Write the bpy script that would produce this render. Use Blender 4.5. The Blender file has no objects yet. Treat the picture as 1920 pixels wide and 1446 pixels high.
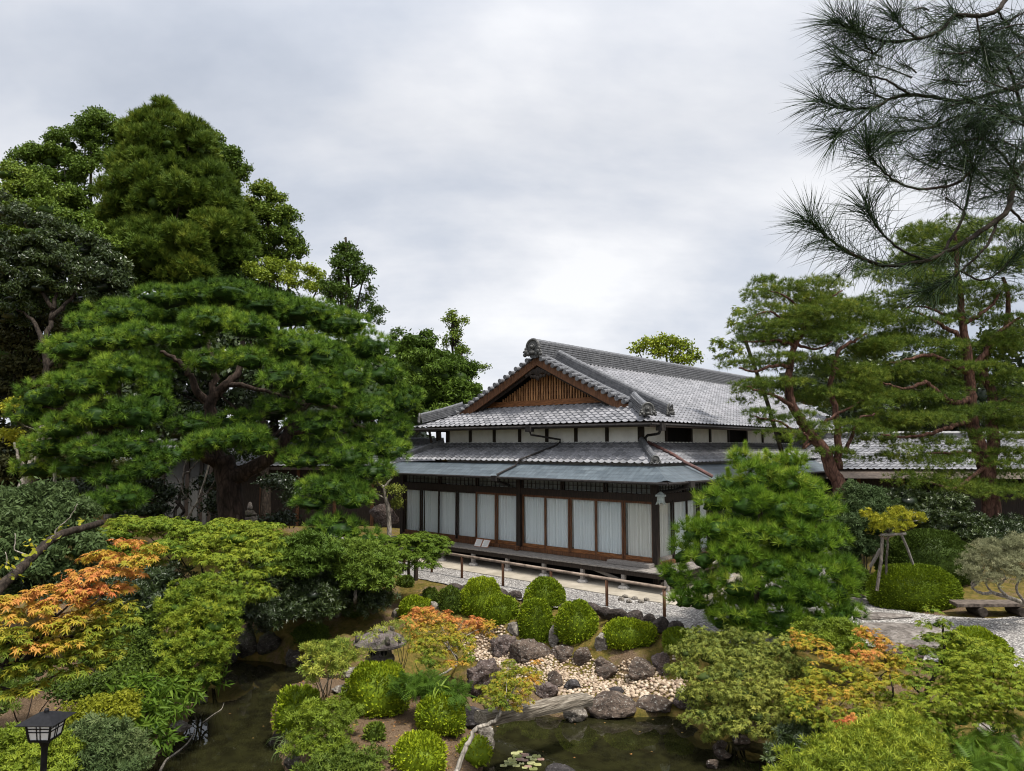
import bpy, bmesh, math
import numpy as np
from mathutils import Vector
R = math.radians
rng = np.random.default_rng(11)
SC = bpy.context.scene
COL = SC.collection

# ------------------------------------------------------------------ camera
W, H, FPX, CAMZ, HORIZON = 1920, 1446, 1340.0, 4.0, 838.0
TH = math.atan((HORIZON - 723) / FPX)
cam_d = bpy.data.cameras.new('camera')
cam = bpy.data.objects.new('camera', cam_d)
COL.objects.link(cam)
cam.location = (0, 0, CAMZ)
cam.rotation_euler = (math.pi / 2 + TH, 0, 0)
cam_d.sensor_width = 36
cam_d.lens = 36 * FPX / W
cam_d.clip_start = 0.05
cam_d.clip_end = 3000
SC.camera = cam

# ------------------------------------------------------------------ light and sky
SUN_EL, SUN_AZ = 66.0, 132.0           # azimuth clockwise from the view direction
SUN_POWER, SUN_ANGLE = 5.0, 7.0
SKY_ZENITH, SKY_LEVEL = 1.5, 0.60
EXPOSURE = 0.36
sd = bpy.data.lights.new('sun', 'SUN')
sd.energy = SUN_POWER
sd.angle = R(SUN_ANGLE)
sd.color = (1.0, 0.95, 0.87)
so = bpy.data.objects.new('sun', sd)
COL.objects.link(so)
sdir = Vector((math.sin(R(SUN_AZ)) * math.cos(R(SUN_EL)), math.cos(R(SUN_AZ)) * math.cos(R(SUN_EL)), math.sin(R(SUN_EL))))
so.rotation_euler = (-sdir).to_track_quat('-Z', 'Y').to_euler()
SC.view_settings.view_transform = 'Standard'
SC.view_settings.look = 'None'
SC.view_settings.gamma = 1
SC.view_settings.exposure = EXPOSURE
SC.cycles.max_bounces = 7
SC.cycles.diffuse_bounces = 3
SC.cycles.glossy_bounces = 3
SC.cycles.transmission_bounces = 5
SC.cycles.transparent_max_bounces = 8
SC.cycles.sample_clamp_indirect = 6
SC.cycles.filter_width = 1.1
SC.cycles.use_denoising = True


def NN(nt, t, **kw):
    n = nt.nodes.new(t)
    for k, v in kw.items():
        if k in n.inputs:
            n.inputs[k].default_value = v
        else:
            setattr(n, k, v)
    return n


def ramp(nt, stops, src=None, interp='LINEAR'):
    n = nt.nodes.new('ShaderNodeValToRGB')
    e = n.color_ramp.elements
    while len(e) > 1:
        e.remove(e[-1])
    e[0].position = stops[0][0]
    e[0].color = (*stops[0][1], 1) if len(stops[0][1]) == 3 else stops[0][1]
    for p, c in stops[1:]:
        x = e.new(p)
        x.color = (*c, 1) if len(c) == 3 else c
    n.color_ramp.interpolation = interp
    if src is not None:
        nt.links.new(src, n.inputs[0])
    return n


def math_n(nt, op, a, b=None, c=None):
    n = nt.nodes.new('ShaderNodeMath')
    n.operation = op
    for i, v in enumerate((a, b, c)):
        if v is None:
            continue
        if isinstance(v, (int, float)):
            n.inputs[i].default_value = v
        else:
            nt.links.new(v, n.inputs[i])
    return n.outputs[0]


def mix_c(nt, f, a, b, mode='MIX'):
    n = nt.nodes.new('ShaderNodeMix')
    n.data_type = 'RGBA'
    n.blend_type = mode
    for sock, v in ((n.inputs[0], f), (n.inputs[6], a), (n.inputs[7], b)):
        if isinstance(v, (int, float)):
            sock.default_value = v
        elif isinstance(v, tuple):
            sock.default_value = (*v, 1) if len(v) == 3 else v
        else:
            nt.links.new(v, sock)
    return n.outputs[2]


world = bpy.data.worlds.new('World')
SC.world = world
world.use_nodes = True
wt = world.node_tree
wt.nodes.clear()
sky = NN(wt, 'ShaderNodeTexSky', sky_type='NISHITA', sun_disc=False)
sky.sun_elevation = R(SUN_EL)
sky.sun_rotation = R(SUN_AZ)
tc = NN(wt, 'ShaderNodeTexCoord')
sep = NN(wt, 'ShaderNodeSeparateXYZ')
wt.links.new(tc.outputs['Generated'], sep.inputs[0])
zc = math_n(wt, 'MAXIMUM', sep.outputs[2], 0.0)
den = math_n(wt, 'ADD', zc, 0.22)
cx = math_n(wt, 'DIVIDE', sep.outputs[0], den)
cy = math_n(wt, 'DIVIDE', sep.outputs[1], den)
cmb = NN(wt, 'ShaderNodeCombineXYZ')
wt.links.new(cx, cmb.inputs[0])
wt.links.new(cy, cmb.inputs[1])
n1 = NN(wt, 'ShaderNodeTexNoise', Scale=0.60, Detail=7.0, Roughness=0.55, Distortion=0.25)
wt.links.new(cmb.outputs[0], n1.inputs['Vector'])
mp = NN(wt, 'ShaderNodeMapping')
mp.inputs['Scale'].default_value = (1.4, 5.5, 1)
mp.inputs['Rotation'].default_value = (0, 0, R(12))
wt.links.new(cmb.outputs[0], mp.inputs[0])
n2 = NN(wt, 'ShaderNodeTexNoise', Scale=0.8, Detail=4.0, Roughness=0.55)
wt.links.new(mp.outputs[0], n2.inputs['Vector'])
tone = math_n(wt, 'ADD', math_n(wt, 'MULTIPLY', n1.outputs[0], 0.91), math_n(wt, 'MULTIPLY', n2.outputs[0], 0.09))
# level of a thick cloud deck: dim and bluish where it is thick, pale where it is thin (values are display-linear)
cl = ramp(wt, [(0.36, (0.47, 0.52, 0.615)), (0.45, (0.63, 0.67, 0.75)), (0.515, (0.78, 0.80, 0.85)), (0.59, (0.95, 0.955, 0.975))], tone)
# overcast skies are brighter overhead than near the horizon
zr = ramp(wt, [(0.0, (1.0, 1.0, 1.0)), (0.10, (0.98, 0.98, 0.98)), (0.42, (0.90, 0.90, 0.90)), (0.60, (1.05, 1.05, 1.05)), (0.85, (SKY_ZENITH,) * 3), (1.0, (SKY_ZENITH,) * 3)], zc)
lev = mix_c(wt, 1.0, cl.outputs[0], zr.outputs[0], 'MULTIPLY')
SKY_STRENGTH = 0.1
GLOW_AZ, GLOW_EL, GLOW = 205.0, 36.0, 0.65  # added brightness in the unseen sky behind the camera, fills facade and foliage fronts
gv = NN(wt, 'ShaderNodeVectorMath', operation='DOT_PRODUCT')
wt.links.new(tc.outputs['Generated'], gv.inputs[0])
gv.inputs[1].default_value = (math.sin(R(GLOW_AZ)) * math.cos(R(GLOW_EL)), math.cos(R(GLOW_AZ)) * math.cos(R(GLOW_EL)), math.sin(R(GLOW_EL)))
gl_ = math_n(wt, 'MULTIPLY_ADD', math_n(wt, 'POWER', math_n(wt, 'MAXIMUM', gv.outputs['Value'], 0.0), 2.0), GLOW, 1.0)
glc = NN(wt, 'ShaderNodeCombineXYZ')
for k_ in range(3):
    wt.links.new(gl_, glc.inputs[k_])
lev = mix_c(wt, 1.0, lev, glc.outputs[0], 'MULTIPLY')
gain = mix_c(wt, 1.0, lev, (SKY_LEVEL / 0.68 / SKY_STRENGTH,) * 3, 'MULTIPLY')
skc = mix_c(wt, 0.94, sky.outputs[0], gain)
bg = NN(wt, 'ShaderNodeBackground', Strength=SKY_STRENGTH)
wt.links.new(skc, bg.inputs[0])
wo = NN(wt, 'ShaderNodeOutputWorld')
wt.links.new(bg.outputs[0], wo.inputs[0])


# ------------------------------------------------------------------ pixels of the photograph to places
def ray(px, py):
    x = (px - W / 2) / FPX
    y = -(py - H / 2) / FPX
    return np.array([x, math.cos(TH) - y * math.sin(TH), math.sin(TH) + y * math.cos(TH)])


ORG = np.array([0, 0, CAMZ])


def P(px, py, Y):
    r = ray(px, py)
    return ORG + r * (Y / r[1])


def G(px, py, z):
    r = ray(px, py)
    return ORG + r * ((z - CAMZ) / r[2])


# ------------------------------------------------------------------ numpy noise
def _h(i, j, k, s):
    n = (i * 374761393 + j * 668265263 + k * 2147483647 + s * 1274126177) & 0xffffffff
    n = ((n ^ (n >> 13)) * 1274126177) & 0xffffffff
    n = ((n ^ (n >> 16)) * 2246822519) & 0xffffffff
    return ((n >> 8) & 0xffff) / 65535.0


def vnoise(p, scale=1.0, seed=0):
    p = np.asarray(p, float) * scale
    i = np.floor(p).astype(np.int64)
    f = p - i
    f = f * f * (3 - 2 * f)
    o = 0
    for a in (0, 1):
        for b in (0, 1):
            for c in (0, 1):
                w = (f[:, 0] if a else 1 - f[:, 0]) * (f[:, 1] if b else 1 - f[:, 1]) * (f[:, 2] if c else 1 - f[:, 2])
                o = o + w * _h(i[:, 0] + a, i[:, 1] + b, i[:, 2] + c, seed)
    return o


def fbm(p, scale=1.0, seed=0, oct=3):
    o, a, t = 0, 1.0, 0
    for k in range(oct):
        o = o + a * vnoise(p, scale * 2 ** k, seed + k)
        t += a
        a *= 0.5
    return o / t


# ------------------------------------------------------------------ objects
OFF = {}


def tag(o, label=None, cat=None, group=None, kind=None):
    if label:
        o['label'] = label
    if cat:
        o['category'] = cat
    if group:
        o['group'] = group
    if kind:
        o['kind'] = kind
    return o


def thing(name, label, cat, loc, group=None, rot=0.0):
    o = bpy.data.objects.new(name, None)
    o.empty_display_size = 0.2
    COL.objects.link(o)
    o.location = tuple(map(float, loc))
    o.rotation_euler = (0, 0, rot)
    OFF[o] = np.array(loc, float)
    return tag(o, label, cat, group)


def link_mesh(name, me, parent=None, off=None):
    o = bpy.data.objects.new(name, me)
    COL.objects.link(o)
    if parent is not None:
        o.parent = parent
        OFF[o] = OFF.get(parent, np.zeros(3))
    elif off is not None:
        o.location = tuple(map(float, off))
        OFF[o] = np.array(off, float)
    return o


def tri_mesh(name, V, T, mat, attr=None, parent=None, off=None, smooth=False, local=False):
    """One mesh from numpy triangles; world coordinates are shifted to the parent's base."""
    o0 = OFF.get(parent, np.zeros(3)) if parent is not None else (np.array(off, float) if off is not None else np.zeros(3))
    if local:
        o0 = np.zeros(3)
    V = np.ascontiguousarray((V - o0).astype(np.float32))
    T = np.ascontiguousarray(T.astype(np.int32))
    me = bpy.data.meshes.new(name)
    me.vertices.add(len(V))
    me.vertices.foreach_set('co', V.ravel())
    me.loops.add(T.size)
    me.loops.foreach_set('vertex_index', T.ravel())
    me.polygons.add(len(T))
    me.polygons.foreach_set('loop_start', np.arange(0, T.size, 3, dtype=np.int32))
    me.polygons.foreach_set('loop_total', np.full(len(T), 3, np.int32))
    if smooth:
        me.polygons.foreach_set('use_smooth', np.ones(len(T), bool))
    if attr is not None:
        a = me.attributes.new('c', 'FLOAT', 'POINT')
        a.data.foreach_set('value', np.ascontiguousarray(attr.astype(np.float32)))
    me.materials.append(mat)
    me.update(calc_edges=True)
    return link_mesh(name, me, parent, off)


class MB:
    """Collects simple shapes; build() links them as one mesh object. sw swaps to the hall's (v, u) axes."""

    def __init__(self, sw=False):
        self.v, self.f, self.sw, self.uv = [], [], sw, None

    def add(self, vs, fs):
        b = len(self.v)
        self.v += [tuple(map(float, p)) for p in vs]
        self.f += [tuple(i + b for i in f) for f in fs]
        return self

    def box(self, x0, x1, y0, y1, z0, z1):
        self.add([(x0, y0, z0), (x1, y0, z0), (x1, y1, z0), (x0, y1, z0), (x0, y0, z1), (x1, y0, z1), (x1, y1, z1), (x0, y1, z1)],
                 [(0, 3, 2, 1), (4, 5, 6, 7), (0, 1, 5, 4), (1, 2, 6, 5), (2, 3, 7, 6), (3, 0, 4, 7)])
        return self

    def bar(self, a, b, w, h, up=(0, 0, 1)):
        a, b = np.array(a, float), np.array(b, float)
        d = (b - a) / np.linalg.norm(b - a)
        s = np.cross(d, up)
        s = s / max(np.linalg.norm(s), 1e-6) * w / 2
        u = np.cross(s, d)
        u = u / np.linalg.norm(u) * h / 2
        vs = [a - s - u, a + s - u, a + s + u, a - s + u, b - s - u, b + s - u, b + s + u, b - s + u]
        self.add(vs, [(0, 1, 2, 3), (7, 6, 5, 4), (0, 4, 5, 1), (1, 5, 6, 2), (2, 6, 7, 3), (3, 7, 4, 0)])
        return self

    def tube(self, pts, rad, n=8, cap=True):
        pts = [np.array(p, float) for p in pts]
        m = len(pts)
        rad = [rad] * m if np.isscalar(rad) else list(rad)
        ref = None
        vs, fs = [], []
        for i in range(m):
            d = pts[min(i + 1, m - 1)] - pts[max(i - 1, 0)]
            d = d / max(np.linalg.norm(d), 1e-9)
            if ref is None:
                ref = np.array([0, 0, 1.0]) if abs(d[2]) < 0.9 else np.array([1.0, 0, 0])
            s = ref - d * ref.dot(d)
            s = s / max(np.linalg.norm(s), 1e-9)
            ref = s
            t = np.cross(d, s)
            for k in range(n):
                a = 2 * math.pi * k / n
                vs.append(pts[i] + rad[i] * (math.cos(a) * s + math.sin(a) * t))
        for i in range(m - 1):
            for k in range(n):
                k2 = (k + 1) % n
                fs.append((i * n + k, i * n + k2, (i + 1) * n + k2, (i + 1) * n + k))
        if cap:
            fs.append(tuple(range(n))[::-1])
            fs.append(tuple((m - 1) * n + k for k in range(n)))
        return self.add(vs, fs)

    def lathe(self, c, prof, n=20, ax=1.0, ay=1.0, rot=0.0):
        vs, fs = [], []
        for r, z in prof:
            for k in range(n):
                a = 2 * math.pi * k / n + rot
                vs.append((c[0] + ax * r * math.cos(a), c[1] + ay * r * math.sin(a), c[2] + z))
        m = len(prof)
        for i in range(m - 1):
            for k in range(n):
                k2 = (k + 1) % n
                fs.append((i * n + k, i * n + k2, (i + 1) * n + k2, (i + 1) * n + k))
        fs.append(tuple(range(n))[::-1])
        fs.append(tuple((m - 1) * n + k for k in range(n)))
        return self.add(vs, fs)

    def ball(self, c, r, n=10, m=6):
        r = (r, r, r) if np.isscalar(r) else r
        prof = [(math.sin(math.pi * (i + 0.5) / m), -math.cos(math.pi * (i + 0.5) / m)) for i in range(m)]
        vs, fs = [], []
        for pr, pz in prof:
            for k in range(n):
                a = 2 * math.pi * k / n
                vs.append((c[0] + r[0] * pr * math.cos(a), c[1] + r[1] * pr * math.sin(a), c[2] + r[2] * pz))
        for i in range(m - 1):
            for k in range(n):
                k2 = (k + 1) % n
                fs.append((i * n + k, i * n + k2, (i + 1) * n + k2, (i + 1) * n + k))
        fs.append(tuple(range(n))[::-1])
        fs.append(tuple((m - 1) * n + k for k in range(n)))
        return self.add(vs, fs)

    def build(self, name, mat, parent=None, off=None, smooth=False, bevel=0.0, local=False):
        o0 = OFF.get(parent, np.zeros(3)) if parent is not None else (np.array(off, float) if off is not None else np.zeros(3))
        if local:
            o0 = np.zeros(3)
        me = bpy.data.meshes.new(name)
        vs = self.v
        if self.sw:
            vs = [(p[1], p[0], p[2]) for p in vs]
            fs = [f[::-1] for f in self.f]
        else:
            fs = self.f
            vs = [(p[0] - o0[0], p[1] - o0[1], p[2] - o0[2]) for p in vs]
        me.from_pydata(vs, [], fs)
        if bevel:
            bm = bmesh.new()
            bm.from_mesh(me)
            bmesh.ops.bevel(bm, geom=list(bm.edges), offset=bevel, segments=1, affect='EDGES', profile=0.5)
            bm.to_mesh(me)
            bm.free()
        if smooth:
            me.polygons.foreach_set('use_smooth', np.ones(len(me.polygons), bool))
        if self.uv is not None:
            ul = me.uv_layers.new(name='st')
            uv = np.array(self.uv, np.float32)
            li = np.zeros(len(me.loops), np.int32)
            me.loops.foreach_get('vertex_index', li)
            ul.data.foreach_set('uv', uv[li].ravel())
        me.materials.append(mat)
        me.update()
        return link_mesh(name, me, parent, off)


# ------------------------------------------------------------------ materials
def new_mat(name):
    m = bpy.data.materials.new(name)
    m.use_nodes = True
    nt = m.node_tree
    nt.nodes.clear()
    out = NN(nt, 'ShaderNodeOutputMaterial')
    return m, nt, out


def principled(nt, out, col=None, rough=0.6, spec=0.3, bump=None, bstr=0.3, bdist=0.02, **kw):
    p = NN(nt, 'ShaderNodeBsdfPrincipled')
    p.inputs['Roughness'].default_value = rough if not hasattr(rough, 'links') else 0.5
    if hasattr(rough, 'links'):
        nt.links.new(rough, p.inputs['Roughness'])
    p.inputs['Specular IOR Level'].default_value = spec
    for k, v in kw.items():
        p.inputs[k].default_value = v
    if isinstance(col, tuple):
        p.inputs['Base Color'].default_value = (*col, 1)
    elif col is not None:
        nt.links.new(col, p.inputs['Base Color'])
    if bump is not None:
        b = NN(nt, 'ShaderNodeBump', Strength=bstr, Distance=bdist)
        nt.links.new(bump, b.inputs['Height'])
        nt.links.new(b.outputs[0], p.inputs['Normal'])
    nt.links.new(p.outputs[0], out.inputs[0])
    return p


def coords(nt, kind='Object', scale=(1, 1, 1), rot=(0, 0, 0)):
    t = NN(nt, 'ShaderNodeTexCoord')
    m = NN(nt, 'ShaderNodeMapping')
    m.inputs['Scale'].default_value = scale
    m.inputs['Rotation'].default_value = rot
    nt.links.new(t.outputs[kind], m.inputs[0])
    return m.outputs[0]


def noise(nt, vec, scale, detail=4.0, rough=0.6, dist=0.0):
    n = NN(nt, 'ShaderNodeTexNoise', Scale=scale, Detail=detail, Roughness=rough, Distortion=dist)
    if vec is not None:
        nt.links.new(vec, n.inputs['Vector'])
    return n.outputs[0]


def voro(nt, vec, scale, feature='F1', out=0):
    n = NN(nt, 'ShaderNodeTexVoronoi', feature=feature)
    n.inputs['Scale'].default_value = scale
    nt.links.new(vec, n.inputs['Vector'])
    return n.outputs[out]


def m_leaf(name, stops, trans=0.35, rough=0.5, spec=0.10):
    m, nt, out = new_mat(name)
    a = NN(nt, 'ShaderNodeAttribute', attribute_name='c')
    c = ramp(nt, stops, a.outputs['Fac'])
    p = NN(nt, 'ShaderNodeBsdfPrincipled')
    p.inputs['Roughness'].default_value = rough
    p.inputs['Specular IOR Level'].default_value = spec
    nt.links.new(c.outputs[0], p.inputs['Base Color'])
    t = NN(nt, 'ShaderNodeBsdfTranslucent')
    nt.links.new(c.outputs[0], t.inputs[0])
    mx = NN(nt, 'ShaderNodeMixShader')
    mx.inputs[0].default_value = trans
    nt.links.new(p.outputs[0], mx.inputs[1])
    nt.links.new(t.outputs[0], mx.inputs[2])
    nt.links.new(mx.outputs[0], out.inputs[0])
    return m


def m_simple(name, c0, c1, scale=6.0, rough=0.7, spec=0.25, stretch=(1, 1, 1), bstr=0.25, bdist=0.01, detail=5.0, lo=0.35, hi=0.65, kind='Object', **kw):
    m, nt, out = new_mat(name)
    v = coords(nt, kind, stretch)
    n = noise(nt, v, scale, detail, 0.62)
    c = ramp(nt, [(lo, c0), (hi, c1)], n)
    principled(nt, out, c.outputs[0], rough, spec, n, bstr, bdist, **kw)
    return m


def m_bark(name, c0, c1, c2, scale=7.0, zs=0.35):
    m, nt, out = new_mat(name)
    v = coords(nt, 'Object', (1, 1, zs))
    n = noise(nt, v, scale, 6, 0.65, 0.6)
    w = voro(nt, v, scale * 1.1, 'DISTANCE_TO_EDGE')
    c = ramp(nt, [(0.3, c0), (0.52, c1), (0.75, c2)], n)
    k = ramp(nt, [(0.0, (0.35,) * 3), (0.14, (1, 1, 1))], w)
    cc = mix_c(nt, 0.8, c.outputs[0], k.outputs[0], 'MULTIPLY')
    hgt = math_n(nt, 'ADD', math_n(nt, 'MULTIPLY', n, 0.6), math_n(nt, 'MINIMUM', w, 0.25))
    principled(nt, out, cc, 0.85, 0.15, hgt, 0.9, 0.04)
    return m


def m_rock(name, base, light, dark, lichen=(0.42, 0.41, 0.37), moss=None, scale=3.0):
    m, nt, out = new_mat(name)
    v = coords(nt, 'Object', (1, 1, 1.6))
    n = noise(nt, v, scale, 8, 0.68, 0.4)
    n2 = noise(nt, v, scale * 6, 6, 0.7)
    c = ramp(nt, [(0.28, dark), (0.48, base), (0.68, light)], n)
    cr = voro(nt, v, scale * 1.3, 'DISTANCE_TO_EDGE')
    crk = ramp(nt, [(0.0, (0.55,) * 3), (0.035, (1,) * 3)], cr)
    c2 = mix_c(nt, 0.6, c.outputs[0], crk.outputs[0], 'MULTIPLY')
    dk2 = ramp(nt, [(0.38, (.28, .26, .24)), (0.55, (1, 1, 1))], noise(nt, v, scale * 3.2, 7, .72, 1.0))
    c2 = mix_c(nt, .85, c2, dk2.outputs[0], 'MULTIPLY')
    li = ramp(nt, [(0.58, (0,) * 3), (0.64, (1,) * 3)], n2)
    cc = mix_c(nt, math_n(nt, 'MULTIPLY', li.outputs[0], 0.7), c2, lichen)
    if moss:
        n3 = noise(nt, v, scale * 0.9, 5, 0.6)
        mk = ramp(nt, [(0.5, (0,) * 3), (0.6, (1,) * 3)], n3)
        cc = mix_c(nt, math_n(nt, 'MULTIPLY', mk.outputs[0], 0.75), cc, moss)
    hgt = math_n(nt, 'ADD', n, math_n(nt, 'MULTIPLY', n2, 0.4))
    principled(nt, out, cc, 0.8, 0.25, hgt, 1.0, 0.09)
    return m


M = {}
G0 = -0.15      # level of the gravel yard
ZW = -1.30      # level of the pond

# ------------------------------------------------------------------ ground
def pxpoly(pts, z):
    return np.array([G(px, py, z)[:2] for px, py in pts])


def in_poly(pts, poly):
    x, y = pts[:, 0], pts[:, 1]
    c = np.zeros(len(pts), bool)
    j = len(poly) - 1
    for i in range(len(poly)):
        xi, yi = poly[i]
        xj, yj = poly[j]
        k = ((yi > y) != (yj > y)) & (x < (xj - xi) * (y - yi) / (yj - yi + 1e-12) + xi)
        c ^= k
        j = i
    return c


def d_poly(pts, poly):
    d = np.full(len(pts), 1e9)
    for i in range(len(poly)):
        a, b = poly[i - 1], poly[i]
        ab = b - a
        t = np.clip(((pts - a) @ ab) / (ab @ ab + 1e-12), 0, 1)
        q = a + t[:, None] * ab
        d = np.minimum(d, np.hypot(*(pts - q).T))
    return d


POND = pxpoly([(150, 1560), (262, 1446), (300, 1412), (345, 1372), (358, 1325), (375, 1295), (398, 1272), (415, 1250), (440, 1237), (500, 1240),
               (560, 1250), (600, 1258), (640, 1268), (690, 1276), (760, 1284), (800, 1272), (838, 1266), (872, 1276), (890, 1300), (905, 1322),
               (950, 1330), (1010, 1336), (1060, 1348), (1105, 1342), (1150, 1347), (1250, 1342), (1290, 1350), (1325, 1380), (1360, 1392),
               (1400, 1388), (1460, 1398), (1500, 1446), (1520, 1560)], ZW)
ISLE = pxpoly([(508, 1356), (512, 1330), (530, 1306), (580, 1296), (640, 1298), (720, 1304), (800, 1300), (850, 1306), (884, 1318), (912, 1340),
               (925, 1365), (918, 1405), (902, 1440), (885, 1500), (800, 1560), (640, 1560), (560, 1490), (532, 1430), (518, 1390)], ZW)
GRAVEL = np.vstack([pxpoly([(690, 1064), (760, 1080), (830, 1094), (872, 1104), (950, 1120), (1040, 1138), (1100, 1146), (1190, 1168), (1270, 1188),
                            (1400, 1215), (1500, 1212), (1590, 1204), (1660, 1216), (1720, 1236), (1800, 1246), (1880, 1250), (2050, 1262)], G0),
                    np.array([[22.0, 11.0], [22.0, 17.0]]),
                    pxpoly([(1960, 1152), (1860, 1160), (1780, 1156), (1700, 1146), (1650, 1128), (1600, 1110)], G0),
                    np.array([[14.0, 30.0], [3.0, 34.0], [-14.0, 34.0]])])

_ctl = []
for px, py, z in [(640, 1185, -.45), (700, 1130, -.25), (780, 1095, -.2), (830, 1110, -.2), (600, 1225, -.95), (690, 1240, -.85), (712, 1262, -1.05),
                  (560, 1180, -.5), (500, 1190, -.6), (450, 1200, -.6), (430, 1150, -.1), (560, 1140, -.2), (650, 1130, -.2),
                  (300, 1300, -.5), (380, 1230, -.6), (200, 1400, -.6), (110, 1250, -.3), (330, 1330, -1.0), (280, 1390, -1.0),
                  (1000, 1228, -.9), (1150, 1285, -1.06), (1260, 1285, -1.05), (930, 1240, -.95), (1080, 1265, -1.0), (880, 1225, -.85),
                  (1000, 1190, -.45), (1100, 1196, -.42), (1200, 1215, -.45), (900, 1165, -.38), (1290, 1225, -.48), (1350, 1245, -.55), (840, 1190, -.6),
                  (1420, 1290, -.7), (1420, 1360, -1.0), (1560, 1400, -.9), (1700, 1330, -.55), (1850, 1400, -.5), (1900, 1310, -.3), (1600, 1250, -.35),
                  (1800, 1260, -.18), (1500, 1240, -.3), (760, 1180, -.5), (1000, 1300, -1.05), (950, 1305, -1.1)]:
    _ctl.append(G(px, py, z))
for q in POND[1:-1]:
    _ctl.append(np.array([q[0], q[1], -1.2]))
for q in [(-9.1, 23, 1.2), (-14, 26, 1.6), (-9, 29, .7), (-12, 18.5, .5), (-9.5, 19.5, .35), (-6.5, 20.5, 0.1), (-18, 20, .8), (-12, 14, .0), (-10, 10, -.2), (-8, 7, -.5), (-12, 6, 0),
          (-5.5, 25, .0), (-4, 22, -.1), (-2, 19.5, -.15), (0, 17.9, -.17), (2, 17, -.17), (4, 15.8, -.17), (6, 15.2, -.17), (8, 16, -.17), (10, 16, -.17),
          (0, 3, -1.0), (-5, 4, -.3), (5, 4, -.6), (6.5, 8, -.7), (9, 8, -.5), (9, 11, -.4), (12, 13, -.2), (16, 15, -.1), (14, 21, .1), (12, 19, -.1), (12, 23, .3),
          (17, 25, .9), (20, 22, .7), (22, 28, .9), (16, 29, .4), (26, 20, .4), (5, 20, -.17), (8, 22, -.17), (0, 24, -.17), (0, 30, -.17), (-8, 33, .2), (10, 32, -.1), (-20, 33, 1.0), (-26, 26, 1.2)]:
    _ctl.append(np.array(q, float))
CTL = np.array(_ctl)


def _T(p):
    num = np.zeros(len(p))
    den = np.zeros(len(p))
    for c in CTL:
        w = 1.0 / (((p[:, 0] - c[0]) ** 2 + (p[:, 1] - c[1]) ** 2) + 0.04) ** 1.6
        num += w * c[2]
        den += w
    return num / den


def ground_z(p):
    p = np.atleast_2d(np.asarray(p, float))[:, :2]
    z = _T(p)
    p3 = np.c_[p, np.zeros(len(p))]
    z = z + (fbm(p3, 1.3, 5, 3) - .5) * .10 + (fbm(p3, 5.0, 8, 2) - .5) * .03
    near = (p[:, 0] > -14) & (p[:, 0] < 14) & (p[:, 1] > 5) & (p[:, 1] < 24)
    q = p[near]
    zi = z[near]
    di = d_poly(q, ISLE)
    inI = in_poly(q, ISLE)
    top = -1.24 + .50 * np.clip(di / .8, 0, 1) ** .6 + (fbm(p3[near], 1.6, 9, 2) - .5) * .12
    dp = d_poly(q, POND)
    inP = in_poly(q, POND)
    out = np.maximum(zi, -1.22)
    out = np.where(~inP & (dp < .35), np.minimum(out, -1.24 + (out + 1.24) * (dp / .35) ** .5), out)
    bed = -1.9 + 0 * zi
    bed = np.where(dp < .4, -1.3 - .6 * dp / .4, bed)
    bed = np.where(di < .4, np.maximum(bed, -1.3 - .6 * di / .4), bed)
    z[near] = np.where(inP, np.where(inI, top, bed), out)
    far = (p[:, 1] < 60) & (p[:, 1] > 8)
    q = p[far]
    ing = in_poly(q, GRAVEL)
    dg = d_poly(q, GRAVEL)
    b = np.clip(dg / .5, 0, 1)
    zf = z[far]
    z[far] = np.where(ing, G0 - .03, (G0 - .03) * (1 - b) + zf * b)
    return z


def hit(px, py):
    """Where a line of sight meets the ground."""
    r = ray(px, py)
    t = np.linspace(4, 60, 1400)
    pts = ORG + r * t[:, None]
    below = pts[:, 2] < np.maximum(ground_z(pts), ZW)
    i = int(np.argmax(below)) if below.any() else len(t) - 1
    q = pts[i].copy()
    q[2] = max(float(ground_z(q)[0]), ZW)
    return q


def grow(a0, a1, lim, f=1.25):
    out = [a1]
    s = .3
    while out[-1] < lim:
        out.append(out[-1] + s)
        s *= f
    lo = [a0]
    s = .3
    while lo[-1] > -lim * .35:
        lo.append(lo[-1] - s)
        s *= f
    return lo[1:][::-1], out[1:]


STEP = .14
lx, hx = grow(-15, 15, 900)
ly, hy = grow(4, 30, 900)
gx = np.array(lx + list(np.arange(-15, 15.01, STEP)) + hx)
gy = np.array(ly + list(np.arange(4, 30.01, STEP)) + hy)
XX, YY = np.meshgrid(gx, gy)
gp = np.c_[XX.ravel(), YY.ravel()]
gz = ground_z(gp)
fade = np.clip((np.hypot(gp[:, 0], gp[:, 1] - 18) - 26) / 20, 0, 1)
gz = gz * (1 - fade) + .3 * fade
nx, ny = len(gx), len(gy)
ii = (np.arange(ny - 1)[:, None] * nx + np.arange(nx - 1)[None, :]).ravel()
TT = np.vstack([np.c_[ii, ii + 1, ii + nx + 1], np.c_[ii, ii + nx + 1, ii + nx]])


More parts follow.
